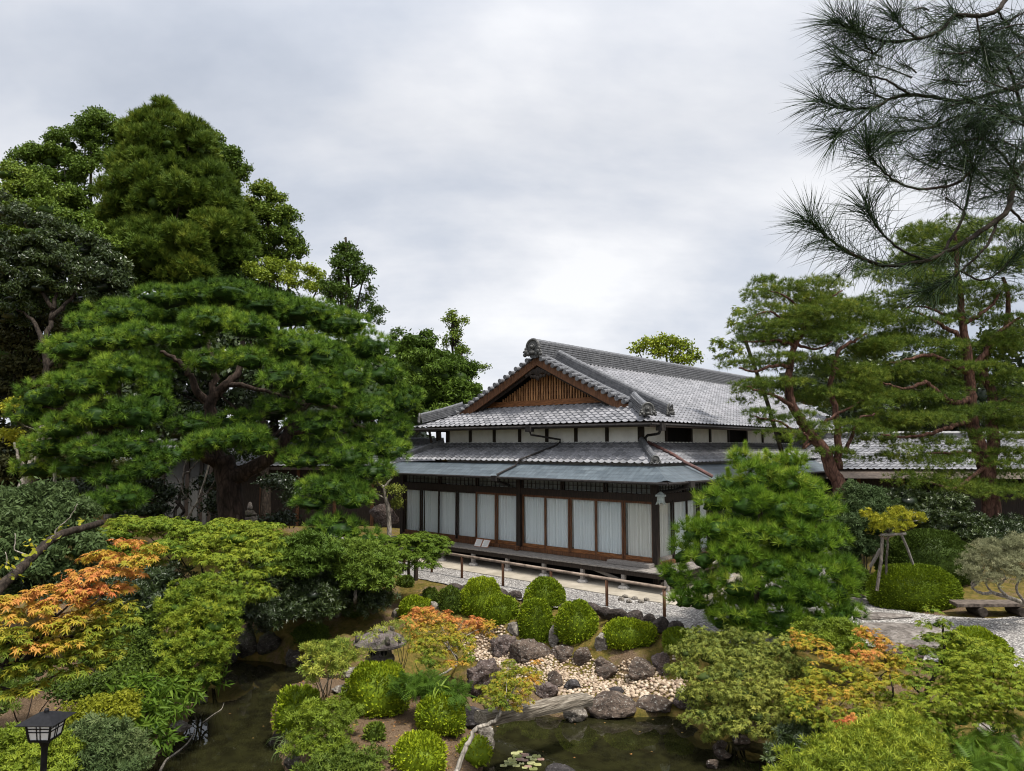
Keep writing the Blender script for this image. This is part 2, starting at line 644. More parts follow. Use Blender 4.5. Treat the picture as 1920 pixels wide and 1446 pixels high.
def m_ground():
    m, nt, out = new_mat('moss_and_soil')
    t = NN(nt, 'ShaderNodeTexCoord')
    v = t.outputs['Object']
    n = noise(nt, v, 0.9, 5, 0.6)
    n2 = noise(nt, v, 7.0, 6, 0.7)
    n3 = noise(nt, v, 45.0, 4, 0.7)
    moss = ramp(nt, [(0.3, (.042, .042, .010)), (0.5, (.110, .088, .020)), (0.7, (.19, .125, .038))], n2)
    soil = ramp(nt, [(0.3, (.045, .030, .020)), (0.5, (.12, .080, .048)), (0.72, (.23, .165, .11))], n3)
    a = NN(nt, 'ShaderNodeAttribute', attribute_name='c')
    f = math_n(nt, 'ADD', math_n(nt, 'MULTIPLY', math_n(nt, 'SUBTRACT', n, .5), 2.2), a.outputs['Fac'])
    f2 = ramp(nt, [(0.35, (0,) * 3), (0.62, (1,) * 3)], math_n(nt, 'ADD', f, math_n(nt, 'MULTIPLY', math_n(nt, 'SUBTRACT', n2, .5), .8)))
    c = mix_c(nt, f2.outputs[0], moss.outputs[0], soil.outputs[0])
    hgt = math_n(nt, 'ADD', n3, n2)
    principled(nt, out, c, 0.95, 0.1, hgt, 0.8, 0.05)
    return m


# bare earth (1) against moss (0): earth on the island and the right bank, moss by the house
bare = np.full(len(gp), .36)
bare += .42 * (in_poly(gp, ISLE))
qb = G(60, 1290, -.3)
bare += .6 * np.exp(-((gp[:, 0] - qb[0]) ** 2 + (gp[:, 1] - qb[1]) ** 2) / 6)
M['ground'] = m_ground()
g = tri_mesh('ground', np.c_[gp, gz], TT, M['ground'], attr=bare, smooth=True)
tag(g, kind='structure')


def m_gravel():
    m, nt, out = new_mat('gravel')
    v = coords(nt, 'Object')
    k = NN(nt, 'ShaderNodeTexVoronoi', feature='F1')
    k.inputs['Scale'].default_value = 26
    nt.links.new(v, k.inputs['Vector'])
    s = NN(nt, 'ShaderNodeSeparateColor')
    nt.links.new(k.outputs['Color'], s.inputs[0])
    c = ramp(nt, [(0.0, (.12, .112, .108)), (0.35, (.27, .255, .243)), (0.8, (.44, .42, .395)), (1.0, (.62, .60, .57))], s.outputs[0])
    dk = ramp(nt, [(0.35, (1,) * 3), (0.62, (.45,) * 3)], math_n(nt, 'MULTIPLY', k.outputs['Distance'], 1.0))
    big = noise(nt, v, 0.7, 4, 0.6)
    bt = ramp(nt, [(0.3, (.80, .80, .81)), (0.7, (1.1, 1.09, 1.07))], big)
    c2 = mix_c(nt, 1.0, c.outputs[0], dk.outputs[0], 'MULTIPLY')
    c3 = mix_c(nt, 1.0, c2, bt.outputs[0], 'MULTIPLY')
    principled(nt, out, c3, 0.85, 0.25, math_n(nt, 'SUBTRACT', 1.0, k.outputs['Distance']), 0.9, 0.03)
    return m


M['gravel'] = m_gravel()


def flat_sheet(name, poly, z, mat, wob=0.05):
    bm = bmesh.new()
    pts = []
    for i in range(len(poly)):
        a, b = poly[i], poly[(i + 1) % len(poly)]
        n = max(1, int(np.linalg.norm(b - a) / .25)) if np.linalg.norm(b - a) < 6 else 1
        for k in range(n):
            q = a + (b - a) * k / n
            w = (vnoise(np.array([[q[0], q[1], 0]]), 2.2, 3)[0] - .5) * wob * 2
            pts.append((q[0] + w, q[1] + w, z))
    vs = [bm.verts.new(p) for p in pts]
    f = bm.faces.new(vs)
    if f.normal.z < 0:
        f.normal_flip()
    bmesh.ops.triangulate(bm, faces=[f])
    bmesh.ops.recalc_face_normals(bm, faces=bm.faces)
    me = bpy.data.meshes.new(name)
    bm.to_mesh(me)
    bm.free()
    me.materials.append(mat)
    return tag(link_mesh(name, me), kind='structure')


flat_sheet('gravel_yard', GRAVEL, G0, M['gravel'], .06)


def m_water():
    m, nt, out = new_mat('pond_water')
    v = coords(nt, 'Object')
    n = noise(nt, v, 0.55, 4, 0.6)
    n2 = noise(nt, v, 3.2, 5, 0.65)
    c = ramp(nt, [(0.35, (.007, .0065, .0035)), (0.65, (.017, .017, .006))], n)
    rip = noise(nt, v, 5.0, 2, 0.5)
    p = NN(nt, 'ShaderNodeBsdfPrincipled')
    p.inputs['Roughness'].default_value = 0.012
    p.inputs['IOR'].default_value = 1.33
    p.inputs['Specular IOR Level'].default_value = 0.75
    cc = mix_c(nt, .5, c.outputs[0], ramp(nt, [(0.4, (.007, .0065, .0035)), (0.6, (.022, .022, .008))], n2).outputs[0])
    nt.links.new(cc, p.inputs['Base Color'])
    b = NN(nt, 'ShaderNodeBump', Strength=0.02, Distance=0.02)
    nt.links.new(rip, b.inputs['Height'])
    nt.links.new(b.outputs[0], p.inputs['Normal'])
    nt.links.new(p.outputs[0], out.inputs[0])
    return m


M['water'] = m_water()
bm = bmesh.new()
f = bm.faces.new([bm.verts.new((q[0] * 1.0, q[1], ZW)) for q in POND])
bmesh.ops.triangulate(bm, faces=[f])
bmesh.ops.recalc_face_normals(bm, faces=bm.faces)
for fc in bm.faces:
    if fc.normal.z < 0:
        fc.normal_flip()
me = bpy.data.meshes.new('pond_water')
bm.to_mesh(me)
bm.free()
me.materials.append(M['water'])
tag(link_mesh('pond_water', me), kind='structure')

# ------------------------------------------------------------------ wooden hall
# local axes: x = v (into the house), y = u (along the front, away to the left); MB(sw=True) takes (u, v, z)
AZ = -48.5
HC = G(1231, 1055, .58)
HC[2] = 0
HROT = R(48.5)
U2 = np.array([math.sin(R(AZ)), math.cos(R(AZ))])
V2 = np.array([math.cos(R(AZ)), -math.sin(R(AZ))])


def L(u, v, z):
    q = HC[:2] + u * U2 + v * V2
    return np.array([q[0], q[1], z])


def m_tile(name, base, hi):
    m, nt, out = new_mat(name)
    uv = NN(nt, 'ShaderNodeUVMap', uv_map='st')
    mp = NN(nt, 'ShaderNodeMapping')
    nt.links.new(uv.outputs[0], mp.inputs[0])
    sp = NN(nt, 'ShaderNodeSeparateXYZ')
    nt.links.new(mp.outputs[0], sp.inputs[0])
    fx = math_n(nt, 'FLOOR', sp.outputs[0])
    fy = math_n(nt, 'FLOOR', sp.outputs[1])
    cb = NN(nt, 'ShaderNodeCombineXYZ')
    nt.links.new(fx, cb.inputs[0])
    nt.links.new(fy, cb.inputs[1])
    wn = NN(nt, 'ShaderNodeTexWhiteNoise', noise_dimensions='3D')
    nt.links.new(cb.outputs[0], wn.inputs[0])
    o = coords(nt, 'Object')
    n = noise(nt, o, 1.1, 5, 0.6)
    n2 = noise(nt, o, 14, 4, 0.65)
    t = math_n(nt, 'ADD', math_n(nt, 'MULTIPLY', wn.outputs[0], .40), math_n(nt, 'MULTIPLY', n, .60))
    c = ramp(nt, [(0.12, tuple(x * .80 for x in base)), (0.35, base), (0.62, hi), (0.95, tuple(x * 1.08 for x in hi))], t)
    st = ramp(nt, [(0.35, (.6, .6, .58)), (0.6, (1, 1, 1))], n2)
    cc = mix_c(nt, .6, c.outputs[0], st.outputs[0], 'MULTIPLY')
    rg = math_n(nt, 'ADD', .38, math_n(nt, 'MULTIPLY', n2, .25))
    principled(nt, out, cc, rg, 0.42, n2, .12, .01)
    return m


M['tile'] = m_tile('grey_roof_tile', (.145, .147, .160), (.235, .235, .252))
M['tile_dark'] = m_tile('dark_roof_tile', (.11, .112, .118), (.18, .18, .19))
M['ridge'] = m_simple('ridge_tile', (.062, .064, .070), (.145, .147, .156), 9, .45, .4, bstr=.3, bdist=.01)
M['onigawara'] = m_simple('carved_tile', (.026, .026, .025), (.082, .082, .078), 12, .5, .4, bstr=.6, bdist=.02)
M['wood_dark'] = m_simple('dark_wood', (.010, .0075, .006), (.035, .024, .018), 5, .65, .25, (6, 6, .6), .3, .006)
M['wood_brown'] = m_simple('brown_wood', (.050, .022, .011), (.155, .070, .033), 5, .6, .25, (7, 7, .5), .35, .006)
M['wood_orange'] = m_simple('sun_worn_wood', (.070, .027, .011), (.28, .118, .044), 5, .6, .25, (9, 1.0, 9), .35, .006)
M['slat_wood'] = m_simple('slat_wood', (.09, .036, .015), (.48, .245, .105), 3.2, .6, .25, (3, 3, .5), .3, .005, lo=.33, hi=.62)
M['wood_grey'] = m_simple('weathered_boards', (.12, .108, .10), (.29, .265, .24), 5, .75, .2, (1.0, 9, 9), .35, .006)
M['plaster'] = m_simple('white_plaster', (.70, .70, .67), (.82, .82, .79), 2.2, .85, .15, bstr=.06)
M['shoji'] = m_simple('shoji_paper', (.70, .69, .65), (.80, .79, .75), 2, .9, .1, bstr=.03)
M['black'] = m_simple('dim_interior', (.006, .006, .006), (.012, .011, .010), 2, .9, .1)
M['stone_pad'] = m_simple('foundation_stone', (.16, .15, .14), (.30, .285, .27), 14, .85, .2, bstr=.4)
M['gutter'] = m_simple('gutter_copper', (.012, .011, .011), (.032, .028, .026), 8, .6, .2)
M['pipe_red'] = m_simple('red_copper_pipe', (.035, .018, .015), (.13, .055, .045), 6, .5, .4)


def m_copper():
    m, nt, out = new_mat('copper_eave_sheet')
    uv = NN(nt, 'ShaderNodeUVMap', uv_map='st')
    br = NN(nt, 'ShaderNodeTexBrick', offset=.5)
    nt.links.new(uv.outputs[0], br.inputs['Vector'])
    for k, v in (('Scale', 1.0), ('Mortar Size', .006), ('Mortar Smooth', .2), ('Brick Width', .42), ('Row Height', .20)):
        br.inputs[k].default_value = v
    br.inputs['Color1'].default_value = (.066, .083, .097, 1)
    br.inputs['Color2'].default_value = (.10, .122, .138, 1)
    br.inputs['Mortar'].default_value = (.032, .038, .044, 1)
    o = coords(nt, 'UV', (3.0, .55, 1))
    n = noise(nt, o, 3.0, 6, 0.65)
    st = ramp(nt, [(0.3, (.60, .62, .63)), (0.68, (1.2, 1.2, 1.2))], n)
    c = mix_c(nt, 1.0, br.outputs[0], st.outputs[0], 'MULTIPLY')
    principled(nt, out, c, .42, .5, math_n(nt, 'SUBTRACT', 1.0, br.outputs[1]), .5, .012)
    return m


M['copper'] = m_copper()


def m_glass():
    m, nt, out = new_mat('window_glass')
    fr = NN(nt, 'ShaderNodeFresnel', IOR=1.45)
    tr = NN(nt, 'ShaderNodeBsdfTransparent')
    tr.inputs[0].default_value = (.98, .99, .99, 1)
    gl = NN(nt, 'ShaderNodeBsdfGlossy', Roughness=.02)
    mx = NN(nt, 'ShaderNodeMixShader')
    ge = NN(nt, 'ShaderNodeNewGeometry')
    nt.links.new(math_n(nt, 'MULTIPLY', fr.outputs[0], math_n(nt, 'SUBTRACT', 1.0, ge.outputs['Backfacing'])), mx.inputs[0])
    nt.links.new(tr.outputs[0], mx.inputs[1])
    nt.links.new(gl.outputs[0], mx.inputs[2])
    nt.links.new(mx.outputs[0], out.inputs[0])
    return m


M['glass'] = m_glass()
M['curtain'] = m_simple('white_curtain', (.84, .87, .87), (.92, .94, .94), 3, .9, .1, (8, 8, .4), .1)
def m_curtain(name, col, t=.35):
    m, nt, out = new_mat(name)
    d = NN(nt, 'ShaderNodeBsdfDiffuse')
    d.inputs[0].default_value = (*col, 1)
    b = NN(nt, 'ShaderNodeBsdfTranslucent')
    b.inputs[0].default_value = (*col, 1)
    mx = NN(nt, 'ShaderNodeMixShader')
    mx.inputs[0].default_value = t
    nt.links.new(d.outputs[0], mx.inputs[1])
    nt.links.new(b.outputs[0], mx.inputs[2])
    nt.links.new(mx.outputs[0], out.inputs[0])
    return m


M['curtain'] = m_curtain('white_curtain', (.90, .94, .95))
M['curtain_warm'] = m_curtain('cream_curtain', (.90, .89, .84))
M['curtain_plain'] = m_simple('cream_curtain', (.80, .80, .76), (.88, .88, .85), 3, .9, .1, (8, 8, .4), .1)

hall = thing('wooden_hall', 'long Japanese wooden hall with grey tiled hip-and-gable roof, brown slatted gable and white-curtained glass doors', 'building', HC, rot=HROT)


def hpart(name, mb, mat, parent=None, **kw):
    return mb.build(name, M[mat] if isinstance(mat, str) else mat, parent or hall, **kw)


def HB():
    return MB(sw=True)


def roof_face(o, ds, di, d0, d1, gfun, s0, s1, tile_w=.27, course=.235, tiles=True, fine=8, lift=.0):
    """One roof face in hall (u, v): o corner, ds along the eave, di inwards; s range clipped by hips (functions of d)."""
    o, ds, di = np.array(o, float), np.array(ds, float), np.array(di, float)
    smin, smax = s0(d0), s1(d0)
    lo = min(s0(d0), s0(d1))
    hi = max(s1(d0), s1(d1))
    nc = max(1, int(round((d1 - d0) / course)))
    if tiles:
        nt_ = int(math.ceil((hi - lo) / tile_w))
        xs = (np.arange(nt_ * fine + 1)) / fine
        fr = xs - np.floor(xs)
        prof = np.where(fr < .68, -.014 * np.sin(math.pi * fr / .68), .034 * np.sin(math.pi * (fr - .68) / .32))
        ss = lo + xs * tile_w
    else:
        xs = np.linspace(0, (hi - lo) / tile_w, 40)
        prof = np.zeros_like(xs)
        ss = lo + xs * tile_w
    V_, UV_ = [], []
    rows = []
    for k in range(nc):
        da, db = d0 + (d1 - d0) * k / nc, d0 + (d1 - d0) * (k + 1) / nc
        rows.append((da, .046 if tiles else 0, k + .02))
        rows.append((db, .006 if tiles else 0, k + .98))
    for d, b, ci in rows:
        a, c = s0(d), s1(d)
        sc = np.clip(ss, a, c)
        for s, pf, x in zip(sc, prof, xs):
            q = o + ds * s + di * d
            V_.append((q[0], q[1], gfun(d) + b + pf + lift))
            UV_.append((x, ci))
    n = len(ss)
    F_ = []
    for r in range(len(rows) - 1):
        for k in range(n - 1):
            i0, i1, i2, i3 = r * n + k, r * n + k + 1, (r + 1) * n + k + 1, (r + 1) * n + k
            if abs(V_[i0][0] - V_[i1][0]) + abs(V_[i0][1] - V_[i1][1]) < 1e-6 and abs(V_[i3][0] - V_[i2][0]) + abs(V_[i3][1] - V_[i2][1]) < 1e-6:
                continue
            F_.append((i0, i1, i2, i3))
    return V_, F_, UV_


def add_face(mb, res, flip=False):
    V_, F_, UV_ = res
    mb.add(V_, [f[::-1] for f in F_] if flip else F_)
    mb.uv = (mb.uv or []) + UV_


UL, UR, VF, VB = 11.35, .25, .2, 24.0       # eave lines of the upper roof
UC = (UL + UR) / 2
VERGE = 1.30                                # how far the verge stands behind the front eave


def g_up(d):
    x = d / 5.55
    return 4.76 + 2.62 * (0.90 * x + 0.10 * x * x)


def lift_corner(zf, s_len):
    return zf


up = HB()
# front hip slope, right-hand slope, left-hand slope
add_face(up, roof_face((UR, VF), (1, 0), (0, 1), 0, 2.05, g_up, lambda d: min(d, VERGE + .1), lambda d: (UL - UR) - min(d, VERGE + .1)), flip=True)
hpart('upper_roof', up, 'tile')
upr = HB()
add_face(upr, roof_face((UR, VF), (0, 1), (1, 0), 0, 5.5, g_up, lambda d: min(d, VERGE), lambda d: VB - VF), flip=False)
hpart('side_roof', upr, 'tile')
upl = HB()
add_face(upl, roof_face((UL, VF), (0, 1), (-1, 0), 0, 5.5, g_up, lambda d: min(d, VERGE), lambda d: VB - VF, tile_w=.27, fine=4), flip=True)
hpart('side_roof', upl, 'tile')
# eave boards and soffit of the upper roof
so_ = HB()
so_.box(UR + .05, UL - .05, VF + .05, VF + .10, 4.62, 4.772)
so_.box(UR + .05, UR + .10, VF + .10, VB, 4.62, 4.772)
so_.box(UL - .10, UL - .05, VF + .10, VB, 4.62, 4.772)
so_.box(UR + .10, UL - .10, VF + .10, VB, 4.705, 4.735)
hpart('eave_board', so_, 'wood_dark')


def ridge_run(mb, a, b, w, h, cap_r, layers=4, seg=.30):
    """A built-up ridge: stacked flat tiles with round cap tiles along the top. a, b in (u, v, z) at the base."""
    a, b = np.array(a, float), np.array(b, float)
    d = b - a
    ln = np.linalg.norm(d)
    d /= ln
    s = np.cross(d, (0, 0, 1))
    s /= np.linalg.norm(s)
    n = np.cross(s, d)
    for k in range(layers):
        z0, z1 = h * k / layers, h * (k + .72) / layers
        ww = w * (1.0 if k == 0 else .92 - .05 * k / layers)
        for (e0, e1, wk) in ((z0, z1, ww), (z1, h * (k + 1) / layers, ww * .80)):
            p = [a - s * wk / 2 + n * e0, a + s * wk / 2 + n * e0, a + s * wk / 2 + n * e1, a - s * wk / 2 + n * e1]
            q = [x + d * ln for x in p]
            mb.add(p + q, [(0, 1, 2, 3), (7, 6, 5, 4), (0, 4, 5, 1), (1, 5, 6, 2), (2, 6, 7, 3), (3, 7, 4, 0)])
    m = max(1, int(round(ln / seg)))
    for k in range(m):
        p0 = a + n * (h - .01) + d * (ln * k / m)
        p1 = a + n * (h - .01) + d * (ln * (k + 1) / m + .02)
        mb.tube([p0, p1], [cap_r, cap_r * 1.13], 10)


def ornament(mb, c, face, s):
    """Carved end tile: hooded round boss with scrolls either side; face = direction it looks (u, v)."""
    f = np.array([face[0], face[1], 0.0])
    f /= np.linalg.norm(f)
    r = np.array([-f[1], f[0], 0])
    c = np.array(c, float)
    z = np.array([0, 0, 1.0])
    mb.tube([c - f * .10 * s, c + f * .10 * s], .46 * s, 16)
    mb.tube([c + f * .08 * s, c + f * .20 * s], [.30 * s, .24 * s], 14)
    mb.ball(c + f * .20 * s, .15 * s, 10, 6)
    hood = [c + r * (.56 * s * math.cos(t)) + z * (.56 * s * math.sin(t)) + f * .06 * s for t in np.linspace(-.35, math.pi + .35, 14)]
    mb.tube(hood, .11 * s, 8)
    for k in (-1, 1):
        for q, (dx, dz, rr) in enumerate(((.58, -.36, .20), (.74, -.56, .16), (.40, -.52, .17), (.64, -.12, .13))):
            mb.ball(c + r * (k * dx * s) + z * dz * s + f * .08 * s, rr * s, 10, 6)
        sp = [c + r * k * s * (.66 + .20 * (1 - t) * math.cos(7 * t)) + z * s * (-.40 + .20 * (1 - t) * math.sin(7 * t)) + f * .14 * s for t in np.linspace(0, .9, 10)]
        mb.tube(sp, .05 * s, 6)
    mb.ball(c - z * .42 * s + f * .08 * s, (.30 * s, .30 * s, .16 * s), 10, 6)


# main ridge
zr0 = g_up(5.55)
rid = HB()
ridge_run(rid, (UC, VF + VERGE - .15, zr0 - .05), (UC, VB, zr0 - .05), .46, .58, .12, 7)
hpart('main_ridge', rid, 'ridge')
orn = HB()
ornament(orn, (UC, VF + VERGE - .22, zr0 + .32), (0, -1), .50)
hpart('ridge_end_ornament', orn, 'onigawara')

# verge: rows of round tiles over the gable, rake row, descending ridges, hip ridges
for sgn, ue in ((1, UR), (-1, UL)):
    vg, rk, dr, hp_ = HB(), HB(), HB(), HB()
    n = 16
    for k in range(n):
        d = VERGE + .08 + (5.5 - VERGE - .10) * k / (n - 1)
        u = ue + sgn * d
        z = g_up(d)
        a = np.array([u, VF + VERGE - .20, z + .02])
        b = np.array([u, VF + VERGE + .26, z + .075])
        vg.tube([a, b], [.083, .070], 10)
        vg.tube([a - np.array([0, .015, 0]), a + np.array([0, .03, 0])], .088, 10)
    hpart('verge_tile_row', vg, 'ridge')
    ds = np.linspace(VERGE + .02, 5.5, 22)
    pts = [np.array([ue + sgn * d, VF + VERGE + .30, g_up(d) + .085]) for d in ds]
    for p, q in zip(pts[:-1], pts[1:]):
        rk.tube([p, q + (q - p) * .06], [.085, .075], 10)
    hpart('rake_tile_row', rk, 'ridge')
    dse = np.linspace(VERGE - .75, 5.25, 8)
    pp = [np.array([ue + sgn * d, VF + VERGE + .78, g_up(d) + .02]) for d in dse]
    for p, q in zip(pp[:-1], pp[1:]):
        ridge_run(dr, p, q, .30, .36, .085, 5, .26)
    hpart('descending_ridge', dr, 'ridge')
    oo = HB()
    ornament(oo, pp[0] + np.array([-sgn * .06, 0, .24]), (-sgn, 0), .30)
    hpart('ridge_end_ornament', oo, 'onigawara')
    dh = np.linspace(.30, VERGE + .22, 5)
    ph = [np.array([ue + sgn * d, VF + d, g_up(d) + .03 + .10 * (1 - d / VERGE) ** 2]) for d in dh]
    for p, q in zip(ph[:-1], ph[1:]):
        ridge_run(hp_, p, q, .30, .32, .085, 5, .24)
    hpart('hip_ridge', hp_, 'ridge')
    oo = HB()
    ornament(oo, ph[0] + np.array([-sgn * .08, -.08, .20]), (-sgn, -1), .32)
    hpart('ridge_end_ornament', oo, 'onigawara')

# gable: bargeboards, inner boards, pendant, slats
vb = VF + VERGE + .06
for sgn, ue in ((1, UR), (-1, UL)):
    for nm, mat, v0, v1, drop, hh in (('bargeboard', 'wood_brown', vb - .10, vb - .02, .00, .30), ('inner_bargeboard', 'wood_dark', vb + .05, vb + .11, .24, .16)):
        b = HB()
        ds = np.linspace(VERGE + .05, 5.55, 14)
        vs, fs = [], []
        for d in ds:
            u, z = ue + sgn * d, g_up(d) - .04 - drop
            hx_ = hh * (1.0 + .10 * ((5.55 - d) / 4) ** 2)
            vs += [(u, v0, z), (u, v0, z - hx_), (u, v1, z - hx_), (u, v1, z)]
        for i in range(len(ds) - 1):
            for k in range(4):
                k2 = (k + 1) % 4
                fs.append((i * 4 + k, i * 4 + k2, i * 4 + 4 + k2, i * 4 + 4 + k))
        fs += [(0, 1, 2, 3), tuple(len(vs) - 4 + k for k in (3, 2, 1, 0))]
        b.add(vs, fs)
        hpart(nm, b, mat)
    b = HB()
    d0_ = VERGE + .2
    for k in range(18):
        da, db = d0_ + (5.5 - d0_) * k / 18, d0_ + (5.5 - d0_) * (k + 1) / 18
        b.bar((ue + sgn * da, (vb + VF + 2.05) / 2 + .1, g_up(da) - .075), (ue + sgn * db, (vb + VF + 2.05) / 2 + .1, g_up(db) - .075), 1.0, .03)
    hpart('gable_soffit', b, 'wood_dark')
vl = VF + 1.86
pen = HB()
zc_ = zr0 - .62
pen.ball((UC, vb - .02, zc_ + .05), (.17, .05, .17), 12, 7)
for k in (-1, 1):
    for dx, dz, rr in ((.22, .06, .14), (.40, .0, .12), (.55, -.08, .09), (.14, -.14, .10), (.30, -.13, .08)):
        pen.ball((UC + k * dx, vb - .02, zc_ + dz), (rr, .045, rr * .8), 10, 6)
pen.ball((UC, vb - .02, zc_ - .20), (.09, .05, .10), 10, 6)
hpart('gable_pendant', pen, 'wood_dark')
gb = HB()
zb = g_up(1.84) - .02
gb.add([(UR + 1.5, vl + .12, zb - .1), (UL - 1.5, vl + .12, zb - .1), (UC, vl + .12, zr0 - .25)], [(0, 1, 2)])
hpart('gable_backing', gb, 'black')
bm_ = HB()
bm_.box(UC - 3.35, UC + 3.35, vl - .10, vl + .02, zb + .02, zb + .22)
bm_.box(UC - 3.6, UC + 3.6, vl - .16, vl - .10, zb + .01, zb + .07)
hpart('gable_beam', bm_, 'wood_orange')
ns = 50
for half in (0,):
    sl = HB()
    for k in range(ns):
        u = UC - 3.05 + 6.1 * k / (ns - 1)
        d = min(u - UR, UL - u)
        zt = g_up(d) - .42
        if zt > zb + .26:
            sl.box(u - .030, u + .030, vl - .05, vl - .005, zb + .22, zt)
    hpart('gable_lattice', sl, 'slat_wood')
rl = HB()
for z in np.arange(zb + .40, zr0 - .7, .17):
    d = (z + .42 - 4.76) / 2.62 * 5.55
    if UL - d > UR + d + .4:
        rl.box(UR + d + .15, UL - d - .15, vl + .0, vl + .03, z - .015, z + .015)
hpart('gable_rail', rl, 'wood_brown')

bk = HB()
bk.add([(UR + .1, VB - .3, 4.70), (UL - .1, VB - .3, 4.70), (UC, VB - .3, zr0 - .05), (UR + .1, VB - .2, 4.70), (UL - .1, VB - .2, 4.70), (UC, VB - .2, zr0 - .05)], [(0, 1, 2), (5, 4, 3), (0, 3, 4, 1), (1, 4, 5, 2), (2, 5, 3, 0)])
hpart('rear_gable', bk, 'wood_dark')

# clerestory wall between the two roofs
WU0, WU1, WV = 1.25, 10.35, 1.25
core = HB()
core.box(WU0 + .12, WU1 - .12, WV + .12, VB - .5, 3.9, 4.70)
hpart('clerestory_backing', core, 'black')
nb = 7
for k in range(nb):
    w = HB()
    a = WU0 + (WU1 - WU0) * k / nb
    w.box(a + .03, a + (WU1 - WU0) / nb - .03, WV + .03, WV + .10, 4.17, 4.66)
    hpart('plaster_panel', w, 'plaster')
for k in range(nb + 1):
    w = HB()
    a = WU0 + (WU1 - WU0) * k / nb
    hw = .06 if 0 < k < nb else .085
    w.box(a - hw, a + hw, WV - .025, WV + .12, 4.17, 4.70)
    hpart('clerestory_post', w, 'wood_dark')
sb_ = HB()
sb_.box(WU0 - .12, WU1 + .12, WV - .06, WV + .02, 4.13, 4.17)
sb_.box(WU0 - .06, WU0 + .02, WV + .02, VB - 1, 4.13, 4.17)
hpart('clerestory_sill', sb_, 'plaster')
vv = [WV, 2.95, 4.75, 6.25, 7.85, 9.55, 11.2, 12.9, 14.5, 16.2, 18.0]
for i in range(len(vv) - 1):
    if i not in (1, 4, 7):
        w = HB()
        w.box(WU0 + .03, WU0 + .10, vv[i] + .07, vv[i + 1] - .03, 4.17, 4.66)
        hpart('plaster_panel', w, 'plaster')
    w = HB()
    w.box(WU0 - .025, WU0 + .12, vv[i + 1] - .06, vv[i + 1] + .06, 4.17, 4.70)
    hpart('clerestory_post', w, 'wood_dark')


# lower tiled skirt roof and the copper eave below it
def g_lo(d):      # d from the tile edge inwards
    return 3.47 + .68 * d / 1.40


def g_cu(d):
    return 2.985 + .40 * d / .80


E_T, E_C = .14, .92
for nm, o, ds, di, ln, fl, fine in (('skirt_roof', (-E_T, -E_T), (1, 0), (0, 1), 11.6 + 2 * E_T, True, 8),
                                    ('skirt_roof', (-E_T, -E_T), (0, 1), (1, 0), 20.0, False, 8),
                                    ('skirt_roof', (11.6 + E_T, -E_T), (0, 1), (-1, 0), 20.0, True, 4)):
    m_ = HB()
    front = fl and ds == (1, 0)
    add_face(m_, roof_face(o, ds, di, 0, 1.40, g_lo, lambda d: d, (lambda d, ln=ln: ln - d) if front else (lambda d, ln=ln: ln), fine=fine), flip=fl)
    hpart(nm, m_, 'tile')
for o, ds, di, ln, fl in (((-E_C, -E_C), (1, 0), (0, 1), 11.6 + 2 * E_C, True), ((-E_C, -E_C), (0, 1), (1, 0), 20.8, False), ((11.6 + E_C, -E_C), (0, 1), (-1, 0), 20.8, True)):
    front = ds == (1, 0)
    for top in (True, False):
        m_ = HB()
        nS, nD = 120, 5
        vs, uvs, fs = [], [], []
        for j in range(nD):
            d = .86 * j / (nD - 1)
            for i in range(nS):
                s = ln * i / (nS - 1)
                s = min(max(s, d), ln - d if front else ln)
                # the eave lifts a little towards the corner
                cz = .07 * math.exp(-((s - d) / .22) ** 2) * (1 - d / .86)
                q = np.array(o) + np.array(ds) * s + np.array(di) * d
                vs.append((q[0], q[1], g_cu(d) + cz - (0 if top else .045)))
                uvs.append((s, d * 1.1))
        for j in range(nD - 1):
            for i in range(nS - 1):
                fs.append((j * nS + i, j * nS + i + 1, (j + 1) * nS + i + 1, (j + 1) * nS + i))
        m_.add(vs, [f[::-1] for f in fs] if fl == top else fs)
        m_.uv = uvs
        if top:
            hpart('copper_eave', m_, 'copper')
        else:
            m_.uv = None
            hpart('eave_soffit', m_, 'wood_dark')
cor = HB()
pts = [(-E_T + .02, -E_T + .02, 3.50), (.4, .4, 3.80), (1.16, 1.16, 4.15)]
ridge_run(cor, (-.02, -.02, 3.56), (.62, .62, 3.86), .22, .13, .075, 3, .2)
ridge_run(cor, (.58, .58, 3.85), (1.16, 1.16, 4.13), .22, .13, .075, 3, .2)
hpart('skirt_hip_ridge', cor, 'ridge')
oo = HB()
ornament(oo, (-.05, -.05, 3.62), (-1, -1), .20)
hpart('ridge_end_ornament', oo, 'onigawara')
cor = HB()
ridge_run(cor, (11.62, -.02, 3.56), (10.44, 1.16, 4.13), .22, .13, .075, 3, .2)
hpart('skirt_hip_ridge', cor, 'ridge')
fl_ = HB()
fl_.box(WU0 - .05, WU1 + .05, WV - .12, WV - .06, 4.09, 4.15)
hpart('roof_flashing', fl_, 'ridge')

